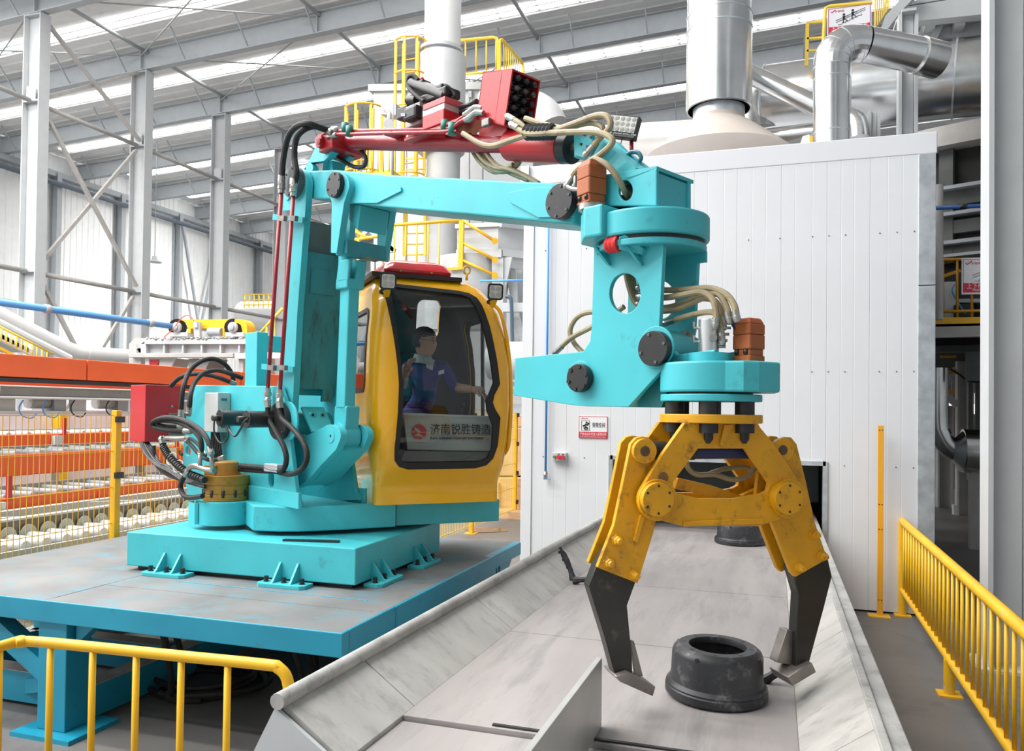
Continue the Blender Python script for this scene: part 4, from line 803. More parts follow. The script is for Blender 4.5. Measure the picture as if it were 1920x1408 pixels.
obj('post', MB().cyl(A1, A1+ZU*.2, .027, 12), RAILY, t); obj('post', MB().cyl(A0, A0+ZU*.2, .027, 12), RAILY, t)

# ================================================================== blue steel platform
PX0, PX1, PY0, PY1, PZ = -6.15, -2.355, 4.11, 7.55, .90
t = thing('steel_platform', 'blue steel platform with worn grey deck under the manipulator', 'platform', (-4.2, 5.8, 0))
dk = [(PX0, -4.6, PY0+.01, 5.0), (-4.595, -2.37, PY0+.01, 4.62), (PX0, -4.6, 5.005, PY1), (-4.595, -2.37, 4.625, 5.5), (-4.595, -2.37, 5.505, 6.7), (-4.595, -2.37, 6.705, PY1)]
for i, d in enumerate(dk): obj('deck_plate', MB().box(*d[:2], *d[2:], PZ-.014-.0008*(i % 3), PZ-.0008*(i % 3)), DECK, t, bevel=.002)
obj('front_beam', MB().box(PX0, PX1, PY0, PY0+.08, PZ-.145, PZ-.001), BLUE, t, bevel=.006)
obj('side_beam', MB().box(PX1-.08, PX1, PY0+.085, 4.80, PZ-.145, PZ-.001), BLUE, t, bevel=.006)
obj('side_beam', MB().box(PX1-.08, PX1+.004, 4.805, 6.80, PZ-.26, PZ-.001), BLUE, t, bevel=.006)
obj('side_beam', MB().box(PX1-.08, PX1, 6.805, PY1, PZ-.12, PZ-.001), BLUE, t, bevel=.006)
obj('back_beam', MB().box(PX0, PX1-.085, PY1-.08, PY1, PZ-.15, PZ-.016), BLUE, t); obj('left_beam', MB().box(PX0, PX0+.08, PY0+.085, PY1-.085, PZ-.15, PZ-.016), BLUE, t)
for y in (5.0, 6.2): obj('joist', MB().box(PX0+.1, PX1-.1, y, y+.12, PZ-.26, PZ-.02), BLUE, t)
for x, y in ((-4.55, 4.17), (-2.52, 4.95), (-4.55, 7.1), (-2.52, 7.1), (-6.0, 5.4)):
    l = obj('leg', MB().box(x-.13, x+.11, y-.02, y+.19, .03, PZ-.15), BLUE, t, bevel=.006); obj('foot_plate', MB().box(x-.25, x+.25, y-.12, y+.30, 0, .03), BLUE, l)
obj('brace', MB().bar((-4.66, 4.26, .36), (-5.35, 4.26, .76), .12, .13), BLUE, t); obj('brace', MB().bar((-4.66, 4.28, .30), (-5.6, 4.75, .0), .10, .10), BLUE, t)
obj('gusset', MB().prism([(-4.41, 4.2, .75), (-4.24, 4.2, .75), (-4.41, 4.2, .60)], (0, .08, 0)), BLUE, t); obj('gusset', MB().prism([(-2.375, 4.24, .755), (-2.375, 4.75, .755), (-2.375, 4.75, .56)], (-.02, 0, 0)), BLUE, t); obj('gusset', MB().prism([(-2.42, 7.0, .78), (-2.42, 7.5, .78), (-2.42, 7.1, .45)], (-.03, 0, 0)), BLUE, t)
for a, b in (((-4.55, 4.4, .14), (-4.55, 7.1, .14)), ((-4.7, 4.55, .14), (-6.1, 4.55, .14)), ((-4.7, 5.4, .14), (-6.1, 5.4, .14)), ((-6.1, 4.2, .14), (-6.1, 7.3, .14)), ((-4.4, 6.4, .14), (-2.6, 6.4, .14))): obj('floor_beam', MB().bar(a, b, .14, .22), BLUE, t); obj('floor_beam_cap', MB().bar(V3(a)+ZU*.112, V3(b)+ZU*.112, .15, .006), CONC, t)
obj('weld_seam', MB().bar((-4.2, 4.9, PZ+.001), (-2.6, 4.86, PZ+.001), .012, .004), mat('bare_blue', (.10, .34, .48), .4), t)
# hose coil and hanging hoses under the platform
q = atZ(385, 1285, 0)
t = thing('hose_coil', 'black hydraulic hose coiled on the dark floor under the platform', 'hose', q)
for k in range(5): r_ = .26+.035*k; obj('coil_loop', MB().tube([q+V3((r_*1.25*cos(a)+.03*sin(k*2), r_*sin(a), .03+.035*(k % 3)+.01*sin(3*a+k))) for a in [2*pi*i/16 for i in range(17)]], .021, 8), RUBBER, t)
for k, (x0, x1) in enumerate(((290, 270), (308, 300), (515, 545), (545, 560), (570, 555))):
    a = atY(x0, 1190, 4.6+.12*k); b = V3((a.x+(x1-x0)*.004, a.y+.25, .05)); a.z = PZ-.16
    tag(obj('hanging_hose', MB().tube([a, a.lerp(b, .4)+V3((.05, 0, .02)), a.lerp(b, .8)+V3((.0, .05, -.04)), b, b+V3((.2, .1, -.02))], .024, 8), RUBBER), ['leftmost black hose hanging under the platform', 'second black hose hanging under the platform from the left', 'black hose hanging under the platform, middle of the right bunch', 'thicker-looking black hose near the platform right corner', 'black hose hanging closest to the platform right corner'][k], 'hose', 'hoses hanging under the platform')

# ================================================================== trough conveyor
RL0, RL1 = V3((-1.965, 2.95, .968)), V3((-1.80, BY+2.2, .968)); RR0, RR1 = V3((.427, 1.9, .968)), V3((.42, BY+2.2, .968))
BZc = .77
def xl(Y): return -1.938+(Y-2.88)*.0215
conv = thing('trough_conveyor', 'long grey steel trough conveyor with sloping sides running into the booth', 'conveyor', (-.75, 6, 0))
ys = [1.2, 3.42, 4.95, 6.6, 8.3, BY+2.2]
def bx(Y): return -1.635+(Y-3.5)*.016
for a, b in zip(ys, ys[1:]):
    dz = -.022 if a == 1.2 else 0
    obj('belt_plate', MB().hexa([(bx(a), a+.006, .72+dz), (.115, a+.006, .72+dz), (.115, b-.006, .72+dz), (bx(b), b-.006, .72+dz)], [(bx(a), a+.006, BZc+dz), (.115, a+.006, BZc+dz), (.115, b-.006, BZc+dz), (bx(b), b-.006, BZc+dz)]), BELT, conv, bevel=.004)
obj('joint_lip', MB().box(-1.2, .1, 3.44, 3.46, BZc, BZc+.008), BLACK, conv)
pl_ = [2.90, 3.55, 5.0, 6.55, 8.2, BY+2.2]
for a, b in zip(pl_, pl_[1:]):
    obj('side_panel', MB().hexa([(xl(a), a+.004, .935), (bx(a), a+.004, .735), (bx(b), b-.004, .735), (xl(b), b-.004, .935)], [(xl(a), a+.004, .968), (bx(a), a+.004, .768), (bx(b), b-.004, .768), (xl(b), b-.004, .968)]), SIDEP, conv, bevel=.003)
    obj('outer_skin', MB().hexa([(xl(a)-.03, a, .30), (xl(a)+.02, a, .30), (xl(b)+.02, b, .30), (xl(b)-.03, b, .30)], [(xl(a)-.03, a, .95), (xl(a)-.01, a, .95), (xl(b)-.01, b, .95), (xl(b)-.03, b, .95)]), GREYW, conv)
obj('rim_pipe', MB().cyl((xl(2.86), 2.86, .985), (xl(BY+2.2), BY+2.2, .985), .034, 14), CONC, conv)
pr_ = [1.6, 3.45, 4.95, 6.5, 8.2, BY+2.2]
for a, b in zip(pr_, pr_[1:]):
    obj('side_panel', MB().hexa([(.115, a+.004, .735), (.40, a+.004, .935), (.40, b-.004, .935), (.115, b-.004, .735)], [(.115, a+.004, .768), (.385, a+.004, .966), (.385, b-.004, .966), (.115, b-.004, .768)]), SIDEP, conv, bevel=.003)
obj('rim_bar', MB().box(.385, .425, 1.6, BY+2.2, .93, .975), CONC, conv, bevel=.006); obj('rim_strip', MB().box(.43, .50, 1.6, BY+2.2, .90, .955), CONC, conv, bevel=.006); obj('outer_skin', MB().box(.46, .49, 1.6, BY+2.2, .25, .92), GREYW, conv)
obj('end_plate', MB().hexa([(-2.32, 2.87, .25), (.0, 2.87, .25), (.0, 2.89, .25), (-2.32, 2.89, .25)], [(-1.955, 2.87, .955), (-1.625, 2.87, .745), (-1.625, 2.89, .745), (-1.955, 2.89, .955)]), GREYP, conv)
for y in (3.4, 5.6, 7.8): obj('leg', MB().box(-1.75, -1.65, y, y+.1, 0, .74), GREYW, conv); obj('leg', MB().box(.30, .40, y, y+.1, 0, .8), GREYW, conv)
dv = obj('divider_plate', MB().hexa([(-.760, 1.6, .755), (-.730, 1.6, .755), (-.730, 3.60, .772), (-.760, 3.60, .772)], [(-.762, 1.6, 1.12), (-.735, 1.6, 1.12), (-.735, 3.62, 1.075), (-.762, 3.62, 1.075)]), mat('divider_steel', (.46, .46, .44), .36, var=.12, metal=.3), bevel=.003)
tag(dv, 'upright grey steel divider plate on the conveyor in the foreground', 'plate')
# drums and casting scrap
def drum(c, r, h, lab, tilt=(0, 0), grp='cast iron drums on the conveyor'):
    t = thing('brake_drum', lab, 'brake drum', c, grp); c = V3(c); ax = V3((tilt[0], tilt[1], 1)).normalized()
    obj('body', MB().lathe(c, ax, [(0, r*.88), (0, r*1.0), (.010, r*1.035), (.042, r*1.035), (.048, r*1.01), (.056, r*1.02), (.064, r*1.0), (.074, r*.945), (.11, r*.925), (h*.84, r*.915), (h*.92, r*.885), (h*.975, r*.825), (h, r*.78), (h, r*.585), (h-.012, r*.57), (h-.03, r*.57), (h-.035, r*.74), (.02, r*.82), (0, r*.88)], 56, cap=False), DRUM, t, sharp=28)
    x = ax.orthogonal().normalized(); y = ax.cross(x)
    for i in range(8): a = 2*pi*i/8; q = c+ax*(h+.0005)+(x*cos(a)+y*sin(a))*r*.68; obj('bolt_hole', MB().cyl(q, q+ax*.001, .010, 10), BLACK, t)
    for i in range(4): a = 2*pi*i/4+.4; d = x*cos(a)+y*sin(a); q = c+ax*(h*.88)+d*r*.898; obj('cast_dimple', MB().cyl(q-d*.004, q+d*.004, .011, 8), BLACK, t)
    return t
c0 = atZ(1342, 1303, BZc)
drum((c0.x, c0.y, BZc+.008), .245, .245, 'black cast iron brake drum between the gripper fingers', tilt=(.03, -.01))
c1 = atZ(1387, 1018, BZc); drum((c1.x, c1.y, BZc), .262, .225, 'black brake drum farther back on the conveyor, behind the gripper')
c2 = atZ(1420, 1005, BZc); drum((c2.x+.12, c2.y+.75, BZc), .262, .225, 'third black brake drum, half hidden behind the second one')
s_ = atZ(1075, 1088, .80)
sc = thing('runner_scrap', 'black twisted casting runner lying on the left conveyor side panel', 'scrap', s_)
obj('upright_runner', MB().tube([s_, s_+V3((-.03, .02, .08)), s_+V3((-.075, .03, .17)), s_+V3((-.125, .03, .26))], [.030, .022, .026, .012], 7, sub=3), DRUM, sc, sharp=20); obj('lying_runner', MB().tube([s_, s_+V3((.10, .0, .015)), s_+V3((.22, .03, .03))], [.034, .022, .016], 7, sub=3), DRUM, sc, sharp=20)
for k in range(3): q = s_+V3((-.03-.035*k, .02, .09+.06*k)); obj('ingate', MB().box(q.x-.035, q.x+.005, q.y-.012, q.y+.012, q.z, q.z+.022), DRUM, sc)
q = atZ(1463, 1258, .84); tag(obj('casting_chip', MB().tube([q+V3((-.09, -.0, -.068)), q+V3((-.03, 0, -.02)), q, q+V3((.045, .01, .012))], [.03, .024, .026, .012], 8, sub=3), DRUM), 'small black casting chip by the right gripper finger and drum', 'scrap')
# ================================================================== pedestal of the manipulator
F = ROB; T = F.t; U, Vv = F.U, F.V
QX0, QX1, QY0, QY1, QZ0, QZ1 = -4.863, -2.825, 5.10, 6.62, .935, 1.20
t = thing('robot_pedestal', 'turquoise rectangular pedestal block bolted to the blue platform', 'pedestal', (-3.84, 5.86, PZ))
obj('block', MB().box(QX0, QX1, QY0, QY1, QZ0, QZ1), TEAL, t, bevel=.008); obj('packer', MB().box(QX0+.06, QX1-.06, QY0+.06, QY1-.06, PZ, QZ0), BLACK, t)
obj('loose_bar', MB().bar(atZ(532, 1012, QZ1+.008), atZ(636, 1015, QZ1+.008), .05, .012), BLACK, t)
def foot(c, ex, ey):          # plate with two gussets and three bolts; ex along the block face, ey outwards
    c = V3(c); ex = V3(ex); ey = V3(ey)
    pl = obj('foot_plate', MB().prism([c-ex*.20-ey*.0, c+ex*.20, c+ex*.20+ey*.11, c+ex*.17+ey*.14, c-ex*.17+ey*.14, c-ex*.20+ey*.11], (0, 0, .028)), TEAL, t, bevel=.003)
    for s in (-.075, .075): obj('gusset', MB().prism([c+ex*(s-.008)+ZU*.028, c+ex*(s-.008)+ey*.12+ZU*.028, c+ex*(s-.008)+ey*.10+ZU*.045, c+ex*(s-.008)+ey*.01+ZU*.16, c+ex*(s-.008)+ZU*.16], ex*.016), TEAL, pl)
    for s in (-.15, 0, .15): obj('bolt', MB().lathe(c+ex*s+ey*.07+ZU*.028, (0, 0, 1), [(0, .022), (.006, .022), (.006, .015), (.022, .015), (.022, .017), (.040, .017)], 8), BLACK, pl)
for px in (325, 543): q = atZ(px, 1080+.0918*(px-325)-4, PZ); foot((q.x, QY0-.0, PZ), (1, 0, 0), (0, -1, 0))
for py in (5.42, 6.15): foot((QX1, py, PZ), (0, 1, 0), (1, 0, 0))

# ================================================================== manipulator
arm = thing('manipulator_arm', 'turquoise hydraulic manipulator arm with mast, boom and hanging wrist', 'robot arm', (F.O.x, F.O.y, QZ1))
TZ0, TZ1 = 1.235, 1.43
obj('slew_ring', MB().cyl((F.O.x, F.O.y, QZ1), (F.O.x, F.O.y, TZ0), .38, 40), BLACK, arm)
lobe = atZ(424, 936, TZ1)
g = lambda x, y: V3((atZ(x, y, TZ0).x, atZ(x, y, TZ0).y, TZ0))
pts = [g(474, 995), g(520, 997), g(560, 997), g(640, 994), g(742, 988)]; cb = V3((-.643, .766, 0))
right = [g(742, 986), g(936, 977), g(936, 977)+cb*1.15, g(742, 986)+cb*1.15]
pts += [g(742, 988)+cb*1.2, V3((-4.0, 6.72, TZ0)), V3((-4.6, 6.5, TZ0)), V3((lobe.x-.18, lobe.y+.35, TZ0))]
obj('turret_plate', MB().prism(pts, (0, 0, TZ1-TZ0)), TEAL, arm, bevel=.01)
obj('cab_carrier', MB().prism(right, (0, 0, TZ1-TZ0-.004)), TEAL, arm, bevel=.008)
obj('turret_lobe', MB().lathe((lobe.x, lobe.y, TZ0+.002), (0, 0, 1), [(0, .235), (TZ1-TZ0-.004, .235)], 36), TEAL, arm, bevel=.008)
q = g(372, 985); obj('lobe_cover', MB().prism([V3((lobe.x-.245, lobe.y-.16, TZ0+.01)), V3((lobe.x-.12, lobe.y-.235, TZ0+.01)), V3((lobe.x-.10, lobe.y-.22, TZ0+.01)), V3((lobe.x-.23, lobe.y-.14, TZ0+.01))], (0, 0, .17)), TEAL, arm)
# side plates
def face(name, b0, b1, px, m=TEAL, holes=(), par=None, bevel=.006, bp=None):
    bp = b0 if bp is None else bp
    return obj(name, plate(F, b0, b1, tr(F, bp, px), [tr(F, bp, h) for h in holes]), m, par or arm, bevel=bevel)
def ell(cx, cy, rx, ry, n=26, a0=0, a1=360): return [(cx+rx*cos(radians(a0+(a1-a0)*i/n)), cy+ry*sin(radians(a0+(a1-a0)*i/n))) for i in range(n if a1-a0 == 360 else n+1)]
SP = [(563, 947), (556, 929), (542, 809), (545, 775), (535, 752), (526, 724), (366, 722), (352, 742), (342, 860), (352, 938), (470, 952)]
slot = ell(508, 897, 5.5, 19, 18); 
face('side_plate', -.285, -.25, SP, holes=(slot, ell(352, 846, 5, 10, 14)))
sp2 = tr(F, -.285, [(563, 947), (556, 929), (542, 809), (535, 752), (526, 724), (420, 724), (400, 952)])
obj('side_plate', plate(F, .25, .285, sp2), TEAL, arm, bevel=.006)
a_, z_ = F.s2(563, 947, -.285); a0_, _ = F.s2(470, 952, -.285)
for b in (-.31, .285): obj('base_strip', MB().fbox(F, a0_, a_+.015, b, b+.03, TZ1-.002, TZ1+.12), TEAL, arm, bevel=.005)
obj('cross_web', MB().fbox(F, -.75, -.72, -.25, .25, TZ1, 2.0), TEAL, arm)
def disc(name, x, y, b0, b1, r, m, par=None, seg=28, bolts=0, bm_=None, br=.008, bp=None):
    c = T(x, y, b0 if bp is None else bp); c = c-Vv*((c-F.O).dot(Vv))
    o = obj(name, MB().cyl(c+Vv*b0, c+Vv*b1, r, seg), m, par or arm, bevel=.003)
    for i in range(bolts):
        a = 2*pi*i/bolts+.3; q = c+Vv*b0+(U*cos(a)+ZU*sin(a))*r*.82; obj('cap_screw', MB().cyl(q, q-Vv*.006, br, 8), bm_ or BLACK, o)
    return o
disc('pivot_boss', 538, 790, -.300, -.284, .155, TEAL)
disc('pivot_flange', 519, 790, -.345, -.300, .145, BLACK, bolts=6, bm_=DARKM)
def vcylp(name, x, y, b, L, r, m, n=18, par=None):
    c = T(x, y, b); return obj(name, MB().lathe(c, -Vv, [(0, r), (L*.92, r), (L*.92, r*1.06), (L, r*1.06)], n), m, par or arm, bevel=.002), c
o_, c_ = vcylp('encoder_drum', 506, 786, -.345, .20, .066, BLACK); obj('cable_gland', MB().cyl(c_-Vv*.19, c_-Vv*.27, .024, 8), BLACK, o_)
o_, c_ = vcylp('encoder_drum', 456, 784, -.285, .21, .066, BLACK); obj('cable_gland', MB().cyl(c_-Vv*.19, c_-Vv*.27, .024, 8), BLACK, o_)
# upright stop post behind the front side plate
a0, z0 = F.s2(459, 755, -.25); a1, z1 = F.s2(481, 622, -.25)
a1 = F.s2(481, 690, -.25)[0]; a0 = F.s2(459, 690, -.25)[0]
obj('stop_post', MB().fbox(F, a0, a1, -.25, -.15, 1.9, z1), TEAL, arm, bevel=.005)
zb0, zb1 = F.s2(500, 657, -.15)[1], F.s2(500, 629, -.15)[1]
obj('stop_beam', MB().fbox(F, a0+.01, a1-.01, -.15, .2, zb0, zb1), TEAL, arm, bevel=.005)
# mast
MP = [(576, 343), (571, 412), (566, 470), (562, 527), (557, 593), (553, 678), (548, 770), (545, 800)]+ell(526, 800, 19, 30, 10, 0, 180)+[(508, 790), (520, 720), (530, 678), (536, 593), (544, 487), (549, 416), (537, 360)]+ell(556, 343, 20, 29, 12, 190, 350)
mp = tr(F, -.235, MP)
obj('mast_plate', plate(F, -.235, -.18, mp), TEAL, arm, bevel=.006); obj('mast_plate', plate(F, .18, .235, mp), TEAL, arm, bevel=.006)
def ln(x, y, b=-.235): return F.s2(x, y, b)
def web(name, pa, pb, off, th, b0, b1, m):
    (aa, za), (ab, zb) = pa, pb; return obj(name, MB().hexa([F.p(ab-off-th, b0, zb), F.p(ab-off, b0, zb), F.p(ab-off, b1, zb), F.p(ab-off-th, b1, zb)], [F.p(aa-off-th, b0, za), F.p(aa-off, b0, za), F.p(aa-off, b1, za), F.p(aa-off-th, b1, za)]), m, arm)
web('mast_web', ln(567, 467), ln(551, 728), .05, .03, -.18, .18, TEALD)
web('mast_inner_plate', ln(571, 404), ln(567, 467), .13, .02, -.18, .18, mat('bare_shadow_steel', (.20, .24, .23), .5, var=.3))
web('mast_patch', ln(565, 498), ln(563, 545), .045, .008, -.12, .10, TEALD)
web('mast_rear_web', ln(545, 420), ln(525, 740), .0, .03, -.18, .18, TEAL)
q = ln(551, 728); obj('web_leg', MB().hexa([F.p(q[0]-.09, .06, q[1]-.10), F.p(q[0]-.06, .06, q[1]-.10), F.p(q[0]-.06, .14, q[1]-.10), F.p(q[0]-.09, .14, q[1]-.10)], [F.p(q[0]-.08, .06, q[1]), F.p(q[0]-.05, .06, q[1]), F.p(q[0]-.05, .18, q[1]), F.p(q[0]-.08, .18, q[1])]), TEALD, arm)
pv = T(526, 800, -.235); obj('mast_hub', MB().cyl(pv, pv+Vv*.47, .125, 24), TEAL, arm)
face('rear_bracket', -.225, -.20, [(532, 350), (547, 345), (545, 395), (530, 396)]); disc('rear_pin', 538, 364, -.245, -.225, .05, TEAL, bolts=0)
disc('mast_pin_cover', 556, 343, -.285, -.235, .125, mat('cover_steel_grey', (.13, .15, .16), .4, var=.2), bolts=6, bm_=BLACK, bp=-.235)
# boom and its ears
BP = [(560, 321), (628, 318), (720, 327), (977, 340), (1060, 344), (1076, 352), (1082, 380), (1074, 421), (900, 404), (720, 388), (652, 380), (622, 373), (586, 373), (566, 360)]
boom = face('boom', -.17, .17, BP, bevel=.012)
face('doubler_plate', -.184, -.169, [(656, 330), (722, 333), (751, 351), (752, 358), (706, 381), (656, 381)], bevel=.004)
face('doubler_plate', -.184, -.169, [(952, 368), (955, 360), (1008, 350), (1062, 351), (1078, 362), (1076, 406), (1008, 408), (956, 380)], bevel=.004)
EP = ell(633, 348, 22, 25, 12, 180, 360)+[(655, 350), (645, 380), (631, 475), (620, 474), (622, 380)]
ep = tr(F, -.235, EP)
obj('boom_ear', plate(F, -.235, -.18, ep), TEAL, arm, bevel=.006); obj('boom_ear', plate(F, .18, .235, ep), TEAL, arm, bevel=.006)
disc('ear_pin_cover', 633, 348, -.275, -.235, .094, BLACK, bolts=6, bm_=DARKM, bp=-.235)
ae, ze0 = F.s2(631, 474, -.235); _, ze1 = F.s2(634, 447, -.235)
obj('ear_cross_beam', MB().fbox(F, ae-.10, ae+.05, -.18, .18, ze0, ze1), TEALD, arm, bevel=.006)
bb = tr(F, -.13, [(652, 382), (676, 384), (670, 432), (654, 412)]); obj('boom_block', plate(F, -.13, .13, bb), TEAL, arm, bevel=.008)
disc('boom_end_cover', 1047, 377, -.235, -.184, .097, BLACK, bolts=6, bm_=DARKM, bp=-.235)
# link rod and crank
rb = -.06
def fb(name, x0, x1, y0, y1, b0, b1, m=TEAL, par=None, bev=.006):
    (a0, _), (a1, _) = F.s2(x0, (y0+y1)/2, b0), F.s2(x1, (y0+y1)/2, b0); z1 = F.s2((x0+x1)/2, y0, b0)[1]; z0 = F.s2((x0+x1)/2, y1, b0)[1]
    return obj(name, MB().fbox(F, a0, a1, b0, b1, z0, z1), m, par or arm, bevel=bev)
(at, zt_), (ab, zb_) = F.s2(646, 530, rb), F.s2(634, 790, rb)
def slab(name, pa, pb, w_, b0, b1, m=TEAL): 
    (a1, z1), (a0, z0) = pa, pb; return obj(name, MB().hexa([F.p(a0-w_/2, b0, z0), F.p(a0+w_/2, b0, z0), F.p(a0+w_/2, b1, z0), F.p(a0-w_/2, b1, z0)], [F.p(a1-w_/2, b0, z1), F.p(a1+w_/2, b0, z1), F.p(a1+w_/2, b1, z1), F.p(a1-w_/2, b1, z1)]), m, arm, bevel=.012)
slab('link_rod', (at, zt_), (ab+.02, zb_+.10), .125, rb, rb+.10)
slab('link_clevis', F.s2(645, 486, rb-.03), (at, zt_), .16, rb-.03, rb-.005); slab('link_clevis', F.s2(645, 486, rb-.03), (at, zt_), .16, rb+.045, rb+.13)
slab('clevis_neck', (at, zt_+.03), (at-.003, zt_-.05), .16, rb-.03, rb+.13)
ac, zc_ = F.s2(645, 502, rb); q = F.p(ac+.08, rb+.09, zc_); obj('clevis_pin', MB().cyl(q, q+U*.03, .04, 18), TEAL, arm); q = F.p(ac-.02, rb+.02, zc_); obj('clevis_lug', MB().cyl(q, q+ZU*.22, .05, 14), TEAL, arm)
ae2, ze2 = F.s2(634, 818, rb); q = F.p(ae2, rb-.01, ze2); obj('rod_eye', MB().cyl(q, q+Vv*.15, .105, 24), TEAL, arm, bevel=.004); slab('rod_eye_neck', (ab+.02, zb_+.12), (ae2, ze2), .17, rb+.005, rb+.13)
CP = [(548, 812), (574, 817), (600, 804)]+ell(619, 817, 20, 21, 10, 250, 380)+[(630, 843), (602, 872), (580, 898), (557, 915), (544, 880)]
face('crank_lever', -.15, -.09, CP); obj('crank_lever', plate(F, .09, .15, tr(F, -.15, CP)), TEAL, arm, bevel=.006)
cw = tr(F, -.15, [(629, 845), (602, 873), (580, 899), (560, 912), (560, 900), (578, 886), (600, 860), (624, 836)]); obj('crank_web', plate(F, -.09, .09, cw), TEAL, arm)
disc('crank_pin_cover', 619, 817, -.154, -.15, .055, TEAL); disc('crank_pin', 619, 817, -.157, -.154, .010, BLACK)
st = [F.p(*x) for x in ((F.s2(561, 765, -.15)[0], -.14, F.s2(561, 765, -.15)[1]), (F.s2(561, 765, -.15)[0]+.0, .06, F.s2(561, 765, -.15)[1]), (F.s2(574, 811, -.15)[0]+.06, .06, F.s2(574, 811, -.15)[1]), (F.s2(574, 811, -.15)[0]+.06, -.14, F.s2(574, 811, -.15)[1]))]
spn = obj('stop_plate', MB().prism(st, (.02, -.01, .012)), TEAL, arm, bevel=.003)
for f_ in (.28, .72): q = st[0].lerp(st[1], f_).lerp(st[3].lerp(st[2], f_), .28); obj('bolt', MB().cyl(q, q+U*.05, .025, 10), TEAL, spn); obj('bolt_socket', MB().cyl(q+U*.05, q+U*.053, .012, 6), BLACK, spn)
# rocker horn above the mast
HP = [(567, 322), (580, 300), (592, 275)]+ell(602, 266, 12, 14, 8, 180, 300)+[(616, 262), (625, 285), (607, 302), (604, 322)]
face('rocker_horn', -.10, -.05, HP, holes=(ell(580, 314, 7, 9, 14),)); obj('rocker_horn', plate(F, .05, .10, tr(F, -.10, HP)), TEAL, arm, bevel=.006)
obj('rocker_web', plate(F, -.05, .05, tr(F, -.10, [(604, 322), (607, 302), (612, 298), (614, 322)])), TEAL, arm)
# red tie rod with cylinder
tie = obj('tie_rod', MB().cyl(T(618, 267, 0), T(958, 270, 0), .056, 22), CRIM, arm)
fb('rod_block', 598, 623, 252, 281, -.155, .155, RED, tie); disc('rod_pin', 602, 266, -.18, -.155, .05, RED, tie, bp=-.155); disc('rod_pin_nut', 601, 266, -.20, -.18, .025, CRIM, tie, bp=-.18)
obj('cylinder_barrel', MB().cyl(T(956, 273, 0), T(1058, 277, 0), .093, 28), RED, tie, bevel=.004); q = T(1056, 277, 0); d_ = (T(1058, 277, 0)-T(956, 273, 0)).normalized()
obj('cylinder_gland', MB().cyl(q, q+d_*.08, .09, 24), BLACK, tie, bevel=.004); obj('piston_rod', MB().cyl(q+d_*.08, q+d_*.22, .03, 14), CHROME, tie)
fb('rod_eye_block', 1076, 1094, 253, 293, -.06, .06, TEAL, tie)
for x in (640, 760, 880): 
    q = T(x, 258, 0); obj('pipe_bracket', MB().hexa([q-U*.05-Vv*.16-ZU*.01, q+U*.05-Vv*.16-ZU*.01, q+U*.05+Vv*.02-ZU*.01, q-U*.05+Vv*.02-ZU*.01], [q-U*.05-Vv*.16, q+U*.05-Vv*.16, q+U*.05+Vv*.02, q-U*.05+Vv*.02]), RED, tie)
fb('valve_mount', 765, 792, 240, 262, -.05, .05, RED, tie, .003); fb('valve_mount', 808, 835, 238, 264, -.05, .05, RED, tie, .003); fb('valve_shelf', 758, 880, 236, 242, -.13, .10, RED, tie, .003); fb('cabinet_mount', 898, 950, 232, 262, -.04, .06, RED, tie, .003)
for k, (y0, y1) in enumerate(((246, 242), (252, 247))):
    b = -.12-.03*k; pipe = [T(632, y0, b), T(835, y1, b), T(845, y1-2, b), T(862, y1-18, b), T(878, y1-28+3*k, b)]
    obj('hydraulic_pipe', MB().tube(pipe, .014, 10, smooth=False), CRIM, tie)
    for x in (647+8*k, 834+14*k): q = T(x, y0-4-(x-640)*.02, b); obj('pipe_clamp', MB().cyl(q-ZU*.03, q+ZU*.045, .028, 10), GREENC, tie)
    q = T(880+2*k, y1-30+4*k, b); obj('elbow_fitting', MB().tube([q-U*.05, q, q+U*.05+ZU*.02, q+U*.12+ZU*.0], [.018, .024, .020, .016], 8, sub=3), CHROME, tie); obj('fitting', MB().cyl(T(632, y0, b)-U*.12, T(632, y0, b), .020, 8), CHROME, tie)
vg = thing('valve_group', 'black and red hydraulic valve group on the red tie rod', 'valves', T(790, 238, -.13))
fb('valve_body', 760, 787, 195, 236, -.10, .06, GREYW, vg); fb('red_tank', 792, 832, 211, 237, -.14, .16, RED, vg); fb('white_band', 792.5, 833, 199, 211.5, -.14, .16, CREAM, vg, .002); fb('red_lid', 793, 834, 188, 199.5, -.145, .165, mat('faded_red', (.52, .10, .11), .4), vg, .004)
q = T(847, 195, .0); obj('lid_latch', MB().box(q.x-.012, q.x+.012, q.y-.02, q.y+.02, q.z-.05, q.z+.02), CHROME, vg)
fb('solenoid', 743, 762, 199, 222, -.09, .02, BLACK, vg, .012); fb('solenoid_cap', 755, 779, 198, 224, -.16, -.09, BLACK, vg, .02)
obj('solenoid_label', MB().prism([T(752, 212, -.163), T(760, 212, -.163), T(760, 218, -.163), T(752, 218, -.163)], -Vv*.002), mat('label_violet', (.35, .33, .62), .4), vg)
obj('pilot_valve', MB().cyl(T(772, 158, -.02), T(838, 182, -.02), .048, 14), BLACK, vg, bevel=.01); obj('pilot_valve', MB().cyl(T(790, 176, .03), T(836, 180, .03), .05, 14), BLACK, vg, bevel=.01); fb('pilot_block', 772, 835, 172, 190, -.06, .08, BLACK, vg, .015)
fb('coil', 778, 792, 150, 168, -.05, .03, BLACK, vg, .01); fb('coil', 813, 828, 158, 178, -.05, .03, BLACK, vg, .01); obj('knob', MB().cyl(T(766, 188, -.08), T(782, 188, -.08), .035, 12), BLACK, vg)
obj('indicator', MB().sphere(T(791, 149, -.02), .018, 8), SIGNR, vg)
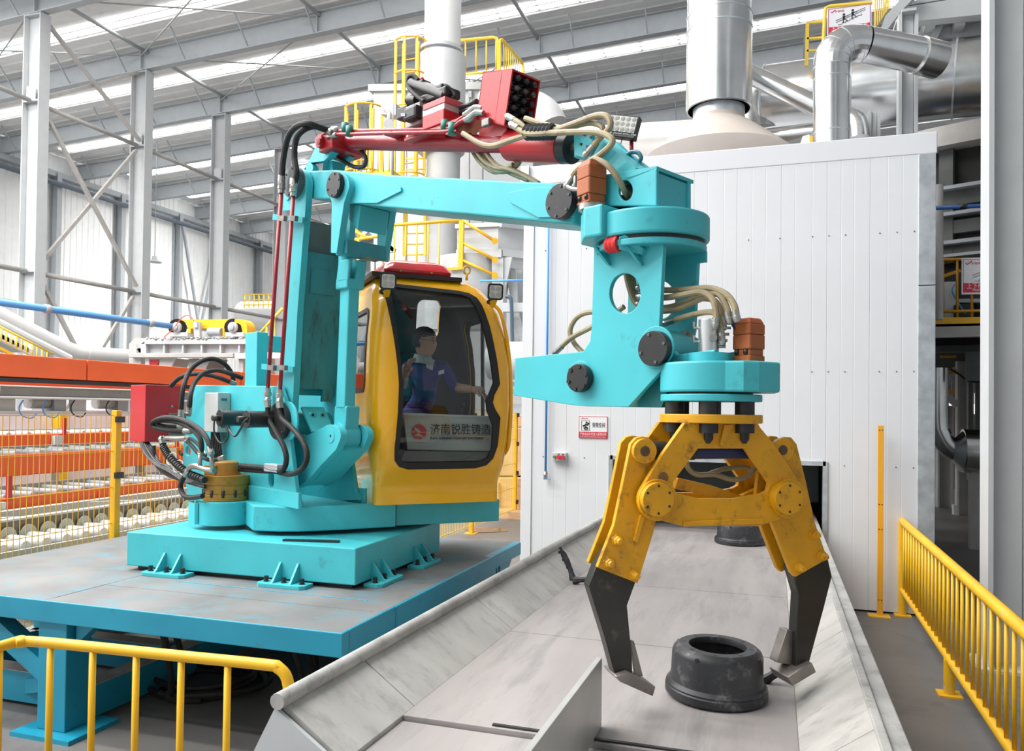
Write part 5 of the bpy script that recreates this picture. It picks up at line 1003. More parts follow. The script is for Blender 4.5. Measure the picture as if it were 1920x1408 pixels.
obj('coil_lead', MB().tube([T(784, 150, -.04), T(775, 141, -.04), T(766, 146, -.04), T(764, 160, -.06), T(776, 176, -.1), T(795, 190, -.12)], .014, 8), RUBBER, vg); obj('coil_lead', MB().tube([T(826, 160, -.02), T(838, 162, -.02), T(850, 174, .0), T(852, 182, .0), T(838, 187, .0)], .014, 8), RUBBER, vg)
for k in range(2): q = T(864, 203+9*k, -.02); obj('cable_gland', MB().cyl(q, q+U*.16, .020, 10), BLACK, vg)
# open red cabinet with plug board
cab_q = [T(905, 134, -.13), T(961, 128, -.13), T(945, 236, -.13), T(893, 224, -.13)]
rc = thing('plug_cabinet', 'open red steel cabinet full of black plugs above the boom', 'cabinet', cab_q[3])
dV = Vv*.235
def qplate(name, P, vec, m, par): return obj(name, MB().prism(P, vec), m, par, bevel=.002)
qplate('side_panel', cab_q, Vv*.012, RED, rc); qplate('side_panel', [p+dV for p in cab_q], Vv*.012, RED, rc)
nA = (cab_q[1]-cab_q[0]).normalized()*.012; nB = (cab_q[3]-cab_q[0]).normalized()*.012
qplate('top_panel', [cab_q[0], cab_q[1], cab_q[1]+dV, cab_q[0]+dV], nB, RED, rc); qplate('bottom_panel', [cab_q[3]-nB, cab_q[2]-nB, cab_q[2]+dV-nB, cab_q[3]+dV-nB], nB, RED, rc); qplate('back_panel', [cab_q[0], cab_q[3], cab_q[3]+dV, cab_q[0]+dV], nA, RED, rc)
i0, i1 = cab_q[1].lerp(cab_q[0], .35), cab_q[2].lerp(cab_q[3], .35); qplate('plug_board', [i0+nB*1.5, i1-nB*1.5, i1+dV-nB*1.5, i0+dV+nB*1.5], nA*.8, BLACK, rc)
f0 = None
for r in range(5):
    for k in range(3):
        q = i0.lerp(i1, .14+.18*r)+dV*(.2+.3*k)+nA; o = obj('plug', MB().lathe(q, nA, [(0, .026), (.05, .026), (.05, .018), (.10, .018), (.11, .010)], 12), BLACK if r != 1 else mat('plug_dark_steel', (.10, .09, .08), .3, metal=.6), rc)
q = T(945, 225, -.14); fb('gland_plate', 902, 916, 222, 236, -.16, -.13, WORN, rc)
# floodlight
fq = [atY(1139, 212, 4.75), atY(1200, 218, 4.72), atY(1189, 260, 4.70), atY(1142, 254, 4.73)]
fl_ = thing('floodlight', 'square black LED floodlight on a red post above the boom end', 'lamp', atY(1184, 276, 4.75))
n_ = (fq[1]-fq[0]).cross(fq[3]-fq[0]).normalized(); n_ = n_ if n_.y > 0 else -n_
obj('housing', MB().prism(fq, n_*.05), BLACK, fl_, bevel=.004); L2 = lambda u_, v_, d=.003: fq[0].lerp(fq[1], u_).lerp(fq[3].lerp(fq[2], u_), v_)-n_*d
obj('lens', MB().prism([L2(.05, .08), L2(.95, .08), L2(.95, .78), L2(.05, .78)], -n_*.002), LAMPG, fl_)
for r in range(3):
    for k in range(5): q = L2(.14+.18*k, .19+.24*r, .006); obj('led_cup', MB().lathe(q, -n_, [(0, .014), (.001, .014), (.0015, .009)], 10), mat('led_cup_grey', (.34, .34, .30), .2), fl_)
text_on(fl_, 'lettering', 'Dureall series  IP66', L2(.18, .90, .004), fq[1]-fq[0], .018, CREAM, (fq[1]-fq[0]).length*.68, up=fq[0]-fq[3]); obj('logo_mark', MB().prism([L2(.04, .83), L2(.12, .83), L2(.12, .89), L2(.04, .89)], -n_*.002), CREAM, fl_)
obj('post', MB().cyl(atY(1184, 258, 4.76), atY(1184, 302, 4.76), .012, 8), CRIM, fl_); obj('cord', MB().tube([atY(1167, 258, 4.76), atY(1163, 274, 4.76), atY(1161, 285, 4.76)], .003, 6), BLACK, fl_)

# ================================================================== wrist at the end of the boom
NP = [(1076, 252), (1094, 243), (1112, 248), (1126, 262), (1192, 314), (1192, 330), (1150, 330), (1122, 300), (1092, 294), (1077, 290)]
face('wrist_horn', -.12, -.07, NP); obj('wrist_horn', plate(F, .07, .12, tr(F, -.12, NP)), TEAL, arm, bevel=.006); obj('horn_web', plate(F, -.07, .07, tr(F, -.12, [(1126, 266), (1192, 316), (1192, 330), (1150, 322)])), TEAL, arm)
disc('horn_pin', 1099, 264, -.135, -.12, .045, TEAL, bolts=4)
XB = [(1120, 330), (1228, 312), (1231, 313), (1231, 386), (1120, 386)]
face('head_box', -.17, -.145, XB, holes=(ell(1172.5, 357, 13, 19, 24),)); obj('head_box', plate(F, .12, .145, tr(F, -.17, XB)), TEAL, arm, bevel=.006)
xa = [F.s2(*p, -.17) for p in XB]
obj('head_end_plate', MB().hexa([F.p(xa[3][0]-.03, -.145, xa[3][1]), F.p(xa[3][0]-.012, -.145, xa[3][1]), F.p(xa[3][0]-.012, .12, xa[3][1]), F.p(xa[3][0]-.03, .12, xa[3][1])], [F.p(xa[2][0]-.03, -.145, xa[2][1]-.02), F.p(xa[2][0]-.012, -.145, xa[2][1]-.02), F.p(xa[2][0]-.012, .12, xa[2][1]-.02), F.p(xa[2][0]-.03, .12, xa[2][1]-.02)]), TEAL, arm)
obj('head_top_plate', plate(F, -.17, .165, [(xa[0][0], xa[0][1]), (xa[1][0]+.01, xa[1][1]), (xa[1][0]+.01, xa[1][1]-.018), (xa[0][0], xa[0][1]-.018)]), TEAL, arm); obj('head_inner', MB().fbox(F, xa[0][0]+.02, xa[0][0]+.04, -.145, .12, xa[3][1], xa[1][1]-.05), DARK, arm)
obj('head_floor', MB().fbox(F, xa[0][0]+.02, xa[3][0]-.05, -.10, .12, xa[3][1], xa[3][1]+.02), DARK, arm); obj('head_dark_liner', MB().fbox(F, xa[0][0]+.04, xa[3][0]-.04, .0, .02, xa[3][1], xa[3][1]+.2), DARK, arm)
aR = F.s2(1221, 430, 0)[0]; AXR = F.p(aR, 0, 0); dv_ = V3((CAM.x-AXR.x, CAM.y-AXR.y, 0)).normalized()
RS_ = .300
def zf_(x, y, A, r): return onplane(x, y, A+dv_*r, dv_).z
zr1, zr0 = zf_(1221, 385, AXR, RS_), zf_(1221, 434, AXR, RS_)
obj('slew_drum', MB().lathe(AXR+ZU*zr0, (0, 0, 1), [(0, RS_), (zr1-zr0, RS_)], 48), TEAL, arm, bevel=.012)
obj('slew_gap', MB().cyl(AXR+ZU*(zr0-.02), AXR+ZU*zr0, .275, 40), BLACK, arm); zr2 = zf_(1221, 456, AXR, .28)
obj('yoke_flange', MB().cyl(AXR+ZU*zr2, AXR+ZU*(zr0-.02), .285, 44), TEAL, arm, bevel=.006)
lg = [T(1094, 420, -.33), T(1128, 420, -.33), T(1128, 420, -.33)+Vv*.25, T(1094, 420, -.33)+Vv*.25-U*.12, T(1094, 420, -.33)+Vv*.12-U*.12]
zl1, zl0 = T(1094, 388, -.33).z, T(1094, 447, -.33).z
for p in lg: p.z = zl0
obj('motor_lug', MB().prism(lg, (0, 0, zl1-zl0)), TEAL, arm, bevel=.012)
def gearmotor(name, lab, base, yaw, w_, h, m, collar=None):
    t = thing(name, lab, 'motor', base); base = V3(base); c, s = cos(yaw), sin(yaw); ex = V3((c, s, 0)); ey = V3((-s, c, 0))
    def bl(nm, w0, w1, z0, z1, mm, bev=.008): 
        sq4 = lambda r, z, cx: [base+ex*(a*r)+ey*(b*r)+ZU*z for a, b in ((-1, -1+cx), (-1+cx, -1), (1-cx, -1), (1, -1+cx), (1, 1-cx), (1-cx, 1), (-1+cx, 1), (-1, 1-cx))]
        obj(nm, MB().hexa(sq4(w0, z0, .12), sq4(w1, z1, .12)), mm, t, bevel=bev)
    if collar: obj('collar', MB().cyl(base, base+ZU*.03, w_*1.18, 24), collar, t)
    bl('flange', w_, w_, .03 if collar else 0, h*.16, m); bl('lower_body', w_*.90, w_*.90, h*.16, h*.30, m); bl('gear_body', w_, w_, h*.30, h*.62, m); bl('end_body', w_, w_, h*.625, h*.86, m); bl('end_cap', w_*.97, w_*.70, h*.86, h, m)
    for k in (-.5, .5): q = base+ex*(w_*k)-ey*w_*.9+ZU*h*.19; obj('bolt', MB().cyl(q, q+ZU*.022, .014, 6), BLACK, t); q = base+ex*(w_*1.0)+ey*(w_*k)+ZU*h*.19; obj('bolt', MB().cyl(q-ex*.02, q-ex*.02+ZU*.022, .014, 6), BLACK, t)
    return t
mb1 = T(1109, 386, -.24); gearmotor('hydraulic_motor', 'rust-orange hydraulic motor standing on the boom end lug, under tan hoses', (mb1.x, mb1.y, zl1), radians(-42), .058, T(1109, 303, -.24).z-zl1, RUST, CHROME)
# yoke
YP = [(1114, 452), (1109, 614), (1106, 640), (1093, 659), (966, 671), (963, 741), (1020, 751), (1069, 759), (1101, 762), (1178, 763), (1244, 690), (1250, 672)]+ell(1224, 653, 28, 33, 8, 20, -70)+[(1236, 612), (1244, 452)]
hole = ell(1171.5, 550, 29, 38, 30)
face('yoke_plate', -.17, -.14, YP, holes=(hole,), bevel=.005); obj('yoke_plate', plate(F, .14, .17, tr(F, -.17, YP), [tr(F, -.17, hole)]), TEAL, arm, bevel=.005)
ay, zy = F.s2(1114, 600, -.17)
obj('yoke_rear_web', MB().fbox(F, ay+.10, ay+.13, -.14, .14, F.s2(1110, 500, -.17)[1], zr2), TEAL, arm); obj('yoke_rear_web', MB().fbox(F, ay+.10, ay+.13, -.14, .14, F.s2(1110, 645, -.17)[1], F.s2(1110, 596, -.17)[1]), TEAL, arm)
a9, z9 = F.s2(966, 741, -.17); obj('yoke_tail_block', MB().fbox(F, a9+.02, a9+.04, -.14, .14, z9+.02, F.s2(966, 672, -.17)[1]-.01), TEAL, arm)
a8, z8 = F.s2(1178, 763, -.17); a7, z7 = F.s2(1240, 692, -.17); obj('yoke_toe_web', MB().hexa([F.p(a8-.06, -.14, z8), F.p(a8-.03, -.14, z8), F.p(a8-.03, .14, z8), F.p(a8-.06, .14, z8)], [F.p(a7-.09, -.14, z7), F.p(a7-.06, -.14, z7), F.p(a7-.06, .14, z7), F.p(a7-.09, .14, z7)]), TEAL, arm)
disc('pin_boss', 1229, 651, -.182, -.17, .105, TEAL); disc('pin_cover', 1223, 653, -.225, -.182, .087, BLACK, bolts=4, bm_=DARKM, bp=-.225)
disc('pin_boss', 1087, 706, -.175, -.17, .085, TEAL); disc('pin_cover', 1082, 708.5, -.22, -.175, .075, BLACK, bolts=6, bm_=BLACK, br=.012, bp=-.22)
gA = [(1120, 470), (1130, 470), (1140, 500), (1136, 501)]
for x in (1132, 1192): q0 = T(x, 468, -.17); q1 = T(x+10, 498, -.17); obj('yoke_gusset', MB().prism([V3((q0.x, q0.y, q0.z)), V3((q0.x, q0.y, q0.z))-Vv*.09, V3((q1.x, q1.y, q1.z))-Vv*.02, V3((q1.x, q1.y, q1.z))], U*.016), TEAL, arm)
q = T(1150, 458, -.28); bp_ = obj('bumper_block', MB().prism([T(1160, 444, -.29), T(1172, 440, -.29), T(1206, 466, -.20), T(1204, 478, -.19), T(1160, 468, -.29)], Vv*.07), TEAL, arm, bevel=.004)
obj('red_bumper', MB().lathe(T(1161, 457, -.27), -U, [(0, .038), (.012, .043), (.024, .036), (.036, .043), (.048, .036), (.060, .043), (.075, .034)], 20), mat('bumper_red', (.72, .035, .035), .45), bp_)
a6, z6 = F.s2(1318, 484, .17); obj('yoke_lug', MB().fbox(F, F.s2(1244, 480, -.17)[0]-.01, F.s2(1244, 480, -.17)[0]+.045, .14, .16, z6-.028, z6+.028), TEAL, arm)
# rotary head carried by the yoke
AXG = T(1333, 700, 0); AXG = V3((AXG.x, AXG.y, 0)); dv_ = V3((CAM.x-AXG.x, CAM.y-AXG.y, 0)).normalized(); sv_ = V3((-dv_.y, dv_.x, 0))   # sv_ points left? resolved below
if sv_.dot(_r) < 0: sv_ = -sv_
hz1, hz0 = zf_(1320, 676, AXG, .24), zf_(1320, 734, AXG, .24); pz1, pz0 = zf_(1333, 738, AXG, .24), zf_(1333, 752, AXG, .24)
hp = [AXG+dv_*(.245*cos(a))+sv_*(.245*sin(a))+ZU*hz0 for a in [radians(-180+180*i/16+0) for i in range(3, 17)]]
hp = [AXG+(dv_*cos(radians(x))+sv_*sin(radians(x)))*.245+ZU*hz0 for x in range(-150, 16, 5)]+[AXG+sv_*.145+dv_*.25+ZU*hz0, AXG+sv_*.215+dv_*.215+ZU*hz0, AXG+sv_*.315+dv_*.10+ZU*hz0, AXG+sv_*.315-dv_*.12+ZU*hz0, AXG+sv_*.1-dv_*.245+ZU*hz0]
obj('rotary_head', MB().prism(hp, (0, 0, hz1-hz0)), TEAL, arm, bevel=.01)
obj('head_gap', MB().cyl(AXG+ZU*pz1, AXG+ZU*hz0, .20, 32), BLACK, arm); obj('rotary_flange', MB().cyl(AXG+ZU*pz0, AXG+ZU*pz1, .243, 44), TEAL, arm, bevel=.005)
obj('head_bracket', MB().prism([T(1228, 622, -.10), T(1250, 640, -.10), T(1268, 665, -.10), T(1340, 655, -.10), T(1340, 680, -.10), T(1240, 690, -.10), T(1205, 665, -.10)], Vv*.04), TEAL, arm, bevel=.005); obj('head_bracket', MB().prism([T(1228, 622, -.10)+Vv*.18, T(1250, 640, -.10)+Vv*.18, T(1268, 665, -.10)+Vv*.18, T(1340, 655, -.10)+Vv*.18, T(1340, 680, -.10)+Vv*.18, T(1240, 690, -.10)+Vv*.18, T(1205, 665, -.10)+Vv*.18], Vv*.04), TEAL, arm, bevel=.005)
q = T(1225, 653, -.13); obj('bracket_hub', MB().cyl(q, q+Vv*.26, .10, 24), TEAL, arm); q = T(1284, 640, .1); obj('bracket_valve', MB().cyl(q-ZU*.05, q+ZU*.05, .04, 12), WORN, arm)
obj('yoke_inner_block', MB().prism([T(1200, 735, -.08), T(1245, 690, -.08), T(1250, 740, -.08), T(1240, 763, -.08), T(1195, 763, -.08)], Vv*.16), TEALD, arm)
sc_ = AXG+sv_*(-.012)+dv_*.05; z_a = zf_(1328, 661, sc_, .048); z_b = zf_(1328, 597, sc_, .048)
scy = thing('rotary_joint', 'silver rotary union cylinder with hose fittings on the wrist head', 'cylinder', (sc_.x, sc_.y, hz1))
obj('base_block', MB().cyl(V3((sc_.x, sc_.y, hz1)), V3((sc_.x, sc_.y, z_a)), .10, 20), TEAL, scy); obj('barrel', MB().cyl(V3((sc_.x, sc_.y, z_a)), V3((sc_.x, sc_.y, z_b)), .049, 28), mat('satin_alu', (.70, .69, .68), .28, metal=.85, var=.04), scy, bevel=.004)
for k, z in enumerate((.75, .35)): q = V3((sc_.x, sc_.y, z_a+(z_b-z_a)*z))-sv_*.05; obj('elbow_fitting', MB().tube([q+sv_*.02, q-sv_*.02, q-sv_*.022+ZU*.03], .007, 8, smooth=False), CHROME, scy)
for k in range(4): q = V3((sc_.x, sc_.y, z_a+.03+.03*k))+sv_*.045+dv_*.02; obj('fitting', MB().cyl(q, q+sv_*(.035+.008*k), .007, 8), CHROME, scy)
q = V3((sc_.x, sc_.y, z_a+.07))+dv_*.05+sv_*.022; obj('banjo_fitting', MB().cyl(q, q+dv_*.02, .018, 14), CHROME, scy)
mb2 = AXG+sv_*.176+dv_*.03; gearmotor('hydraulic_motor', 'rust-orange hydraulic motor on the right of the wrist head', (mb2.x, mb2.y, hz1), radians(-40), .0555, zf_(1402, 594, mb2, .07)-hz1, RUST)
# big ochre slewing motor on the turret lobe
om = thing('slewing_motor', 'ochre-brown round hydraulic slewing motor on the turret lobe', 'motor', (lobe.x, lobe.y, TZ1))
zo = lambda y, r: onplane(424, y, lobe+(V3((CAM.x-lobe.x, CAM.y-lobe.y, 0)).normalized())*r, (lobe-CAM)*V3((1, 1, 0)).x if False else V3((CAM.x-lobe.x, CAM.y-lobe.y, 0)).normalized()).z
zA, zB, zC = zo(928, .17), zo(893, .17), zo(868, .09)
obj('flange', MB().cyl((lobe.x, lobe.y, TZ1), (lobe.x, lobe.y, zA), .186, 32), BROWN, om, bevel=.004); obj('gearbox', MB().lathe((lobe.x, lobe.y, zA), (0, 0, 1), [(0, .178), (.005, .182), ((zB-zA)*.45, .182), ((zB-zA)*.46, .177), ((zB-zA)*.5, .177), ((zB-zA)*.52, .182), (zB-zA, .182)], 36), BROWN, om, bevel=.003)
obj('motor_body', MB().lathe((lobe.x, lobe.y, zB), (0, 0, 1), [(0, .115), (.02, .11), (zC-zB, .095), (zC-zB+.01, .076)], 28), BROWN, om, bevel=.003); obj('port_block', MB().box(lobe.x-.13, lobe.x-.02, lobe.y-.12, lobe.y-.03, zB, zC-.02), BROWN, om, bevel=.005)
for i in range(12): a = 2*pi*i/12; q = V3((lobe.x+.150*cos(a), lobe.y+.150*sin(a), TZ1)); obj('bolt', MB().cyl(V3((lobe.x+.176*cos(a), lobe.y+.176*sin(a), zA-.02)), V3((lobe.x+.176*cos(a), lobe.y+.176*sin(a), zA+.035)), .016, 8), BLACK, om)
# red cabinet and junction box on the turret side
rcb = thing('valve_cabinet', 'red steel valve cabinet at the rear left of the turret', 'cabinet', T(300, 828, -.5))
a0, z0 = F.s2(243, 828, -.62); a1, _ = F.s2(271, 828, -.62); z1 = F.s2(271, 721, -.62)[1]; z0 = F.s2(271, 829, -.62)[1]
obj('shell', MB().fbox(F, a0, a1, -.62, -.275, z0, z1), RED, rcb, bevel=.006)
vb0 = F.tu(316, 774, a1); vb1 = F.tu(346, 822, a1); b0_ = (vb0-F.O).dot(Vv); b1_ = (vb1-F.O).dot(Vv)
obj('manifold', MB().fbox(F, a1-.02, a1+.035, b0_, max(b1_, b0_+.12), vb1.z, vb0.z), mat('manifold_olive', (.16, .155, .13), .45, var=.2), rcb, bevel=.004)
for k in range(4): q = F.tu(322+14*(k % 2), 802-40*(k//2)+0, a1+.036); obj('bolt', MB().cyl(q, q+U*.012, .010, 8), CHROME, rcb)
obj('hook', MB().tube([F.tu(337, 846, a1), F.tu(340, 852, a1+.03), F.tu(346, 850, a1+.03)], .014, 6), BLACK, rcb)
jb = thing('junction_box', 'pale grey electrical junction box with green glands on the turret side plate', 'box', T(404, 810, -.40))
a0, _ = F.s2(383, 775, -.40); a1, _ = F.s2(408, 775, -.40); z1 = F.s2(396, 736, -.40)[1]; z0 = F.s2(396, 810, -.40)[1]
obj('enclosure', MB().fbox(F, a0, a1, -.40, -.287, z0, z1), CREAM, jb, bevel=.006)
for z in (z0+.05, z1-.06): q = F.p(a1, -.37, z); obj('latch', MB().bar(q, q+Vv*.05, .014, .02), GREENC, jb)
for k in range(4): q = F.p(a1, -.36+.03*(k % 2), (z0+z1)/2+.03-.05*(k//2)); obj('knockout', MB().cyl(q, q+U*.006, .013, 10), CREAM, jb)
for k in range(6):
    q = F.p(a0+.03+.025*k, -.34, z0); obj('cable', MB().tube([q, q-ZU*.15+U*.01*k, q-ZU*.28+Vv*.02+U*.03, q-ZU*.42+U*.06], .010, 6), RUBBER, jb)
# ================================================================== hydraulic pipes and hoses of the manipulator
def hose(name, pts, b, r, m, par=None, lab=None, fit=(1, 1), bs=None):
    P_ = [T(x, y, (b if bs is None else bs[i])) for i, (x, y) in enumerate(pts)]
    o = obj(name, MB().tube(P_, r, 9), m, par or arm)
    for k, on in enumerate(fit):
        if on:
            p, q = (P_[0], P_[1]) if k == 0 else (P_[-1], P_[-2]); d = (q-p).normalized(); L_ = min(.06, (q-p).length*.6)
            obj('hose_fitting', MB().lathe(p-d*.02, d, [(0, r*.9), (.015, r*1.25), (.03, r*1.25), (.032, r*1.15), (.02+L_, r*1.15)], 10), CHROME, o)
    return o
for k, (x0, x1, y0, y1) in enumerate(((527.5, 502, 360, 730), (550, 525, 366, 733))):
    o = obj('hydraulic_pipe', MB().cyl(T(x0, y0, -.33), T(x1, y1, -.33), .016, 10), CRIM, arm)
    for p, s in ((T(x0, y0, -.33), 1), (T(x1, y1, -.33), -1)): obj('hose_fitting', MB().lathe(p-ZU*.01*s, ZU*s, [(0, .025), (.03, .025), (.032, .031), (.06, .031), (.062, .024), (.09, .024), (.092, .03), (.14, .028)], 8), CHROME, o)
for y0, x0, x1 in ((409, 513, 569), (689, 492, 551)):
    o = obj('pipe_bracket', MB().bar(T(x0, y0-2, -.31), T(x1, y0+4, -.25), .02, .045), TEAL, arm)
    for x in ((x0+x1)/2-13, (x0+x1)/2+8): obj('pipe_clamp', MB().bar(T(x-5, y0, -.345), T(x+7, y0+1, -.345), .03, .04), WORN, o)
hose('rubber_hose', [(528, 345), (531, 300), (540, 258), (556, 237), (576, 231), (598, 238), (617, 244), (630, 244)], -.33, .024, RUBBER, bs=[-.33]*5+[-.25, -.16, -.13])
hose('rubber_hose', [(551, 350), (556, 325), (552, 295), (555, 262), (568, 244), (588, 237), (605, 241), (620, 248)], -.33, .024, RUBBER, bs=[-.33]*5+[-.25, -.18, -.16])
hose('rubber_hose', [(502, 750), (504, 785), (517, 810), (532, 838), (537, 862), (530, 881), (512, 882), (495, 877), (450, 873)], -.38, .021, RUBBER, fit=(1, 0))
hose('rubber_hose', [(524, 752), (528, 783), (548, 803), (568, 828), (576, 855), (567, 878), (545, 889), (518, 884), (495, 883), (450, 880)], -.36, .021, RUBBER, fit=(1, 0))
fb('hose_clamp', 494, 519, 870, 885, -.40, -.32, GALV)
b_ = -.62
hose('rubber_hose', [(339, 781), (340, 759), (344, 725), (356, 695), (378, 677), (401, 673), (422, 683), (435, 702), (439, 723)], b_, .021, RUBBER, bs=[-.62, -.62, -.60, -.5, -.4, -.3, -.2, -.1, -.05])
hose('rubber_hose', [(354, 776), (356, 755), (358, 736), (365, 717), (382, 700), (407, 694), (433, 701), (455, 709)], b_, .021, RUBBER, fit=(1, 0), bs=[-.6, -.6, -.58, -.5, -.4, -.3, -.2, -.1])
hose('rubber_hose', [(320, 724), (339, 707), (365, 701), (397, 704), (427, 714), (440, 720)], b_, .021, RUBBER, fit=(0, 1), bs=[-.5, -.45, -.4, -.3, -.2, -.15])
hose('rubber_hose', [(356, 809), (326, 808), (295, 803), (286, 797), (290, 789), (309, 783), (339, 786), (369, 801), (388, 822), (396, 850)], b_, .021, RUBBER, bs=[-.58, -.66, -.72, -.74, -.74, -.72, -.7, -.7, -.7, -.7])
hose('rubber_hose', [(344, 799), (314, 798), (293, 793), (295, 789), (322, 789), (352, 799), (373, 818), (378, 836), (376, 852)], b_, .021, RUBBER, bs=[-.58, -.64, -.69, -.7, -.68, -.68, -.68, -.68, -.68])
sh = hose('spiral_hose', [(304, 823), (307, 839), (316, 855), (335, 874), (356, 889), (384, 900)], -.66, .027, RUBBER, fit=(1, 0))
P_ = [T(x, y, -.66) for x, y in ((307, 839), (316, 855), (335, 874), (356, 889), (382, 899))]
for k in range(22):
    f_ = k/22*(len(P_)-1); i = int(f_); p = P_[i].lerp(P_[i+1], f_-i); d = (P_[i+1]-P_[i]).normalized(); obj('spiral_wrap', MB().lathe(p-d*.007, d, [(0, .027), (.004, .034), (.010, .034), (.014, .027)], 9), BLACK, sh)
hose('rubber_hose', [(352, 884), (341, 902), (339, 916), (345, 929), (358, 933), (380, 930)], -.68, .021, RUBBER, fit=(1, 0))
hose('rubber_hose', [(347, 823), (360, 836), (372, 850), (388, 861), (404, 862), (418, 858)], -.62, .017, RUBBER)
hose('rubber_hose', [(350, 820), (362, 825), (374, 836), (384, 852)], -.64, .015, RUBBER)
obj('hose_manifold', MB().tube([T(308, 824, -.66), T(314, 821, -.66), T(332, 822, -.64), T(350, 821, -.62)], [.016, .022, .026, .024], 8, sub=3), CHROME, arm); obj('hose_manifold', MB().tube([T(350, 886, -.68), T(356, 876, -.68), T(369, 874, -.68), T(384, 880, -.68), T(402, 882, -.66)], [.02, .022, .026, .02, .024], 8, sub=3), CHROME, arm)
for k, x in enumerate((376, 396)): obj('hose_fitting', MB().cyl(T(x, 852-2*k, -.69), T(x-2+4*k, 880, -.68), .017, 8), CHROME, arm)
for k in range(7): hose('cable', [(263+2.5*k, 829), (272+3*k, 850+1.5*(k % 3)), (290+2*k, 870-2*(k % 2)), (316, 884-3*(k % 4)), (345, 902-3*k % 9), (384, 914-2*k)], -.63+.01*k, .011, BLACK, fit=(0, 0))
hose('rubber_hose', [(288, 836), (292, 868), (312, 888), (345, 900), (380, 908)], -.58, .020, BLACK, fit=(0, 0))
for x, y in ((322, 860), (334, 874)): p = T(x, y, -.66); obj('cable_tie', MB().tube([p+V3((.045*cos(a), .02*sin(a), .05*sin(a))) for a in [2*pi*i/10 for i in range(11)]], .004, 5), WHITE, arm)
hose('sensor_cable', [(408, 781), (402, 790), (402, 812), (410, 828), (420, 830), (428, 818), (424, 800)], -.60, .007, BLACK, fit=(0, 0)); hose('sensor_cable', [(466, 784), (458, 790), (450, 806), (440, 818), (430, 806), (428, 798)], -.60, .008, BLACK, fit=(0, 0))
hose('rubber_hose', [(677, 283), (686, 296), (682, 312), (662, 312), (640, 300), (622, 295)], .02, .016, BLACK, fit=(0, 0))
# tan hoses along the tie rod and the wrist
tb = -.19
hose('tan_hose', [(953, 219), (973, 230), (993, 244), (1037, 244), (1073, 233), (1117, 217), (1139, 219), (1144, 238), (1122, 262), (1100, 288)], tb, .017, TAN)
hose('tan_hose', [(960, 234), (988, 250), (1037, 249), (1107, 247), (1139, 254), (1148, 268), (1122, 293), (1083, 318), (1063, 349)], tb-.03, .017, TAN)
hose('tan_hose', [(985, 222), (1023, 234), (1060, 240), (1104, 230), (1128, 237), (1127, 252), (1107, 285)], tb+.03, .017, TAN, fit=(0, 1))
hose('tan_hose', [(868, 250), (900, 269), (925, 273), (958, 263), (990, 252)], tb-.02, .017, TAN, fit=(0, 0))
hose('tan_hose', [(880, 252), (905, 290), (921, 315), (943, 322), (966, 313), (977, 298)], .04, .016, TAN, fit=(0, 0)); hose('tan_hose', [(890, 270), (903, 290), (933, 311), (960, 326), (990, 338)], .06, .015, TAN, fit=(0, 0)); hose('tan_hose', [(885, 262), (896, 288), (915, 308), (940, 316), (962, 309)], .02, .014, TAN, fit=(0, 0))
hose('tan_hose', [(893, 255), (918, 296), (935, 312), (958, 318), (985, 330), (1010, 344)], .02, .016, TAN, fit=(0, 0)); hose('tan_hose', [(875, 262), (897, 300), (925, 322), (948, 316), (968, 304)], .08, .016, TAN, fit=(0, 0))
hose('tan_hose', [(1116, 297), (1138, 309), (1157, 332), (1168, 352), (1176, 372)], -.20, .016, TAN, fit=(0, 0), bs=[-.24, -.24, -.22, -.18, -.10])
wr = MB(); q0, q1 = T(986, 248, tb), T(1038, 247, tb); d_ = (q1-q0); n_w = 7; wr.lathe(q0, d_, [(d_.length*(k/2)/n_w, .048 if k % 2 else .039) for k in range(2*n_w+1)], 16); obj('hose_wrap', wr, BLACK, arm)
obj('motor_fitting', MB().tube([T(1064, 350, -.24), T(1074, 355, -.24), T(1092, 356, -.24)], .014, 8), CHROME, arm); obj('motor_fitting', MB().cyl(T(1079, 330, -.24), T(1078, 358, -.24), .010, 8), CHROME, arm)
hose('blue_hose', [(1176, 290), (1186, 285), (1197, 287), (1202, 296), (1198, 304)], .06, .012, mat('hose_petrol', (.03, .15, .20), .4), fit=(0, 0))
wb = -.04
hose('tan_hose', [(1200, 540), (1243, 544), (1287, 543), (1328, 540), (1360, 551), (1377, 573), (1381, 597)], wb, .016, TAN)
hose('tan_hose', [(1200, 556), (1243, 558), (1274, 554), (1314, 548), (1336, 561), (1343, 587), (1341, 610)], wb-.04, .016, TAN)
hose('tan_hose', [(1200, 570), (1243, 577), (1274, 571), (1306, 560), (1336, 562), (1351, 582), (1355, 612)], wb+.02, .016, TAN)
hose('tan_hose', [(1200, 585), (1243, 583), (1274, 578), (1314, 560), (1345, 551), (1362, 575), (1367, 600)], wb, .016, TAN)
hose('tan_hose', [(1247, 606), (1287, 593), (1328, 585), (1345, 592), (1352, 614), (1354, 640)], wb, .015, TAN)
hose('dark_hose', [(1340, 580), (1362, 590), (1378, 612), (1384, 625)], 0.03, .012, mat('hose_navy', (.02, .03, .08), .4), fit=(0, 0))
for k in range(3): hose('tan_hose', [(1172+6*k, 505), (1180+5*k, 540), (1192+4*k, 568), (1215+4*k, 575-8*k)], -.02+.04*k, .015, TAN, fit=(0, 0))
hose('tan_hose', [(1150, 590), (1109, 585), (1082, 595), (1069, 620), (1077, 644), (1096, 664)], .06, .015, TAN, fit=(0, 0)); hose('tan_hose', [(1170, 575), (1140, 596), (1106, 615), (1071, 634), (1042, 660)], .02, .015, TAN, fit=(0, 1))

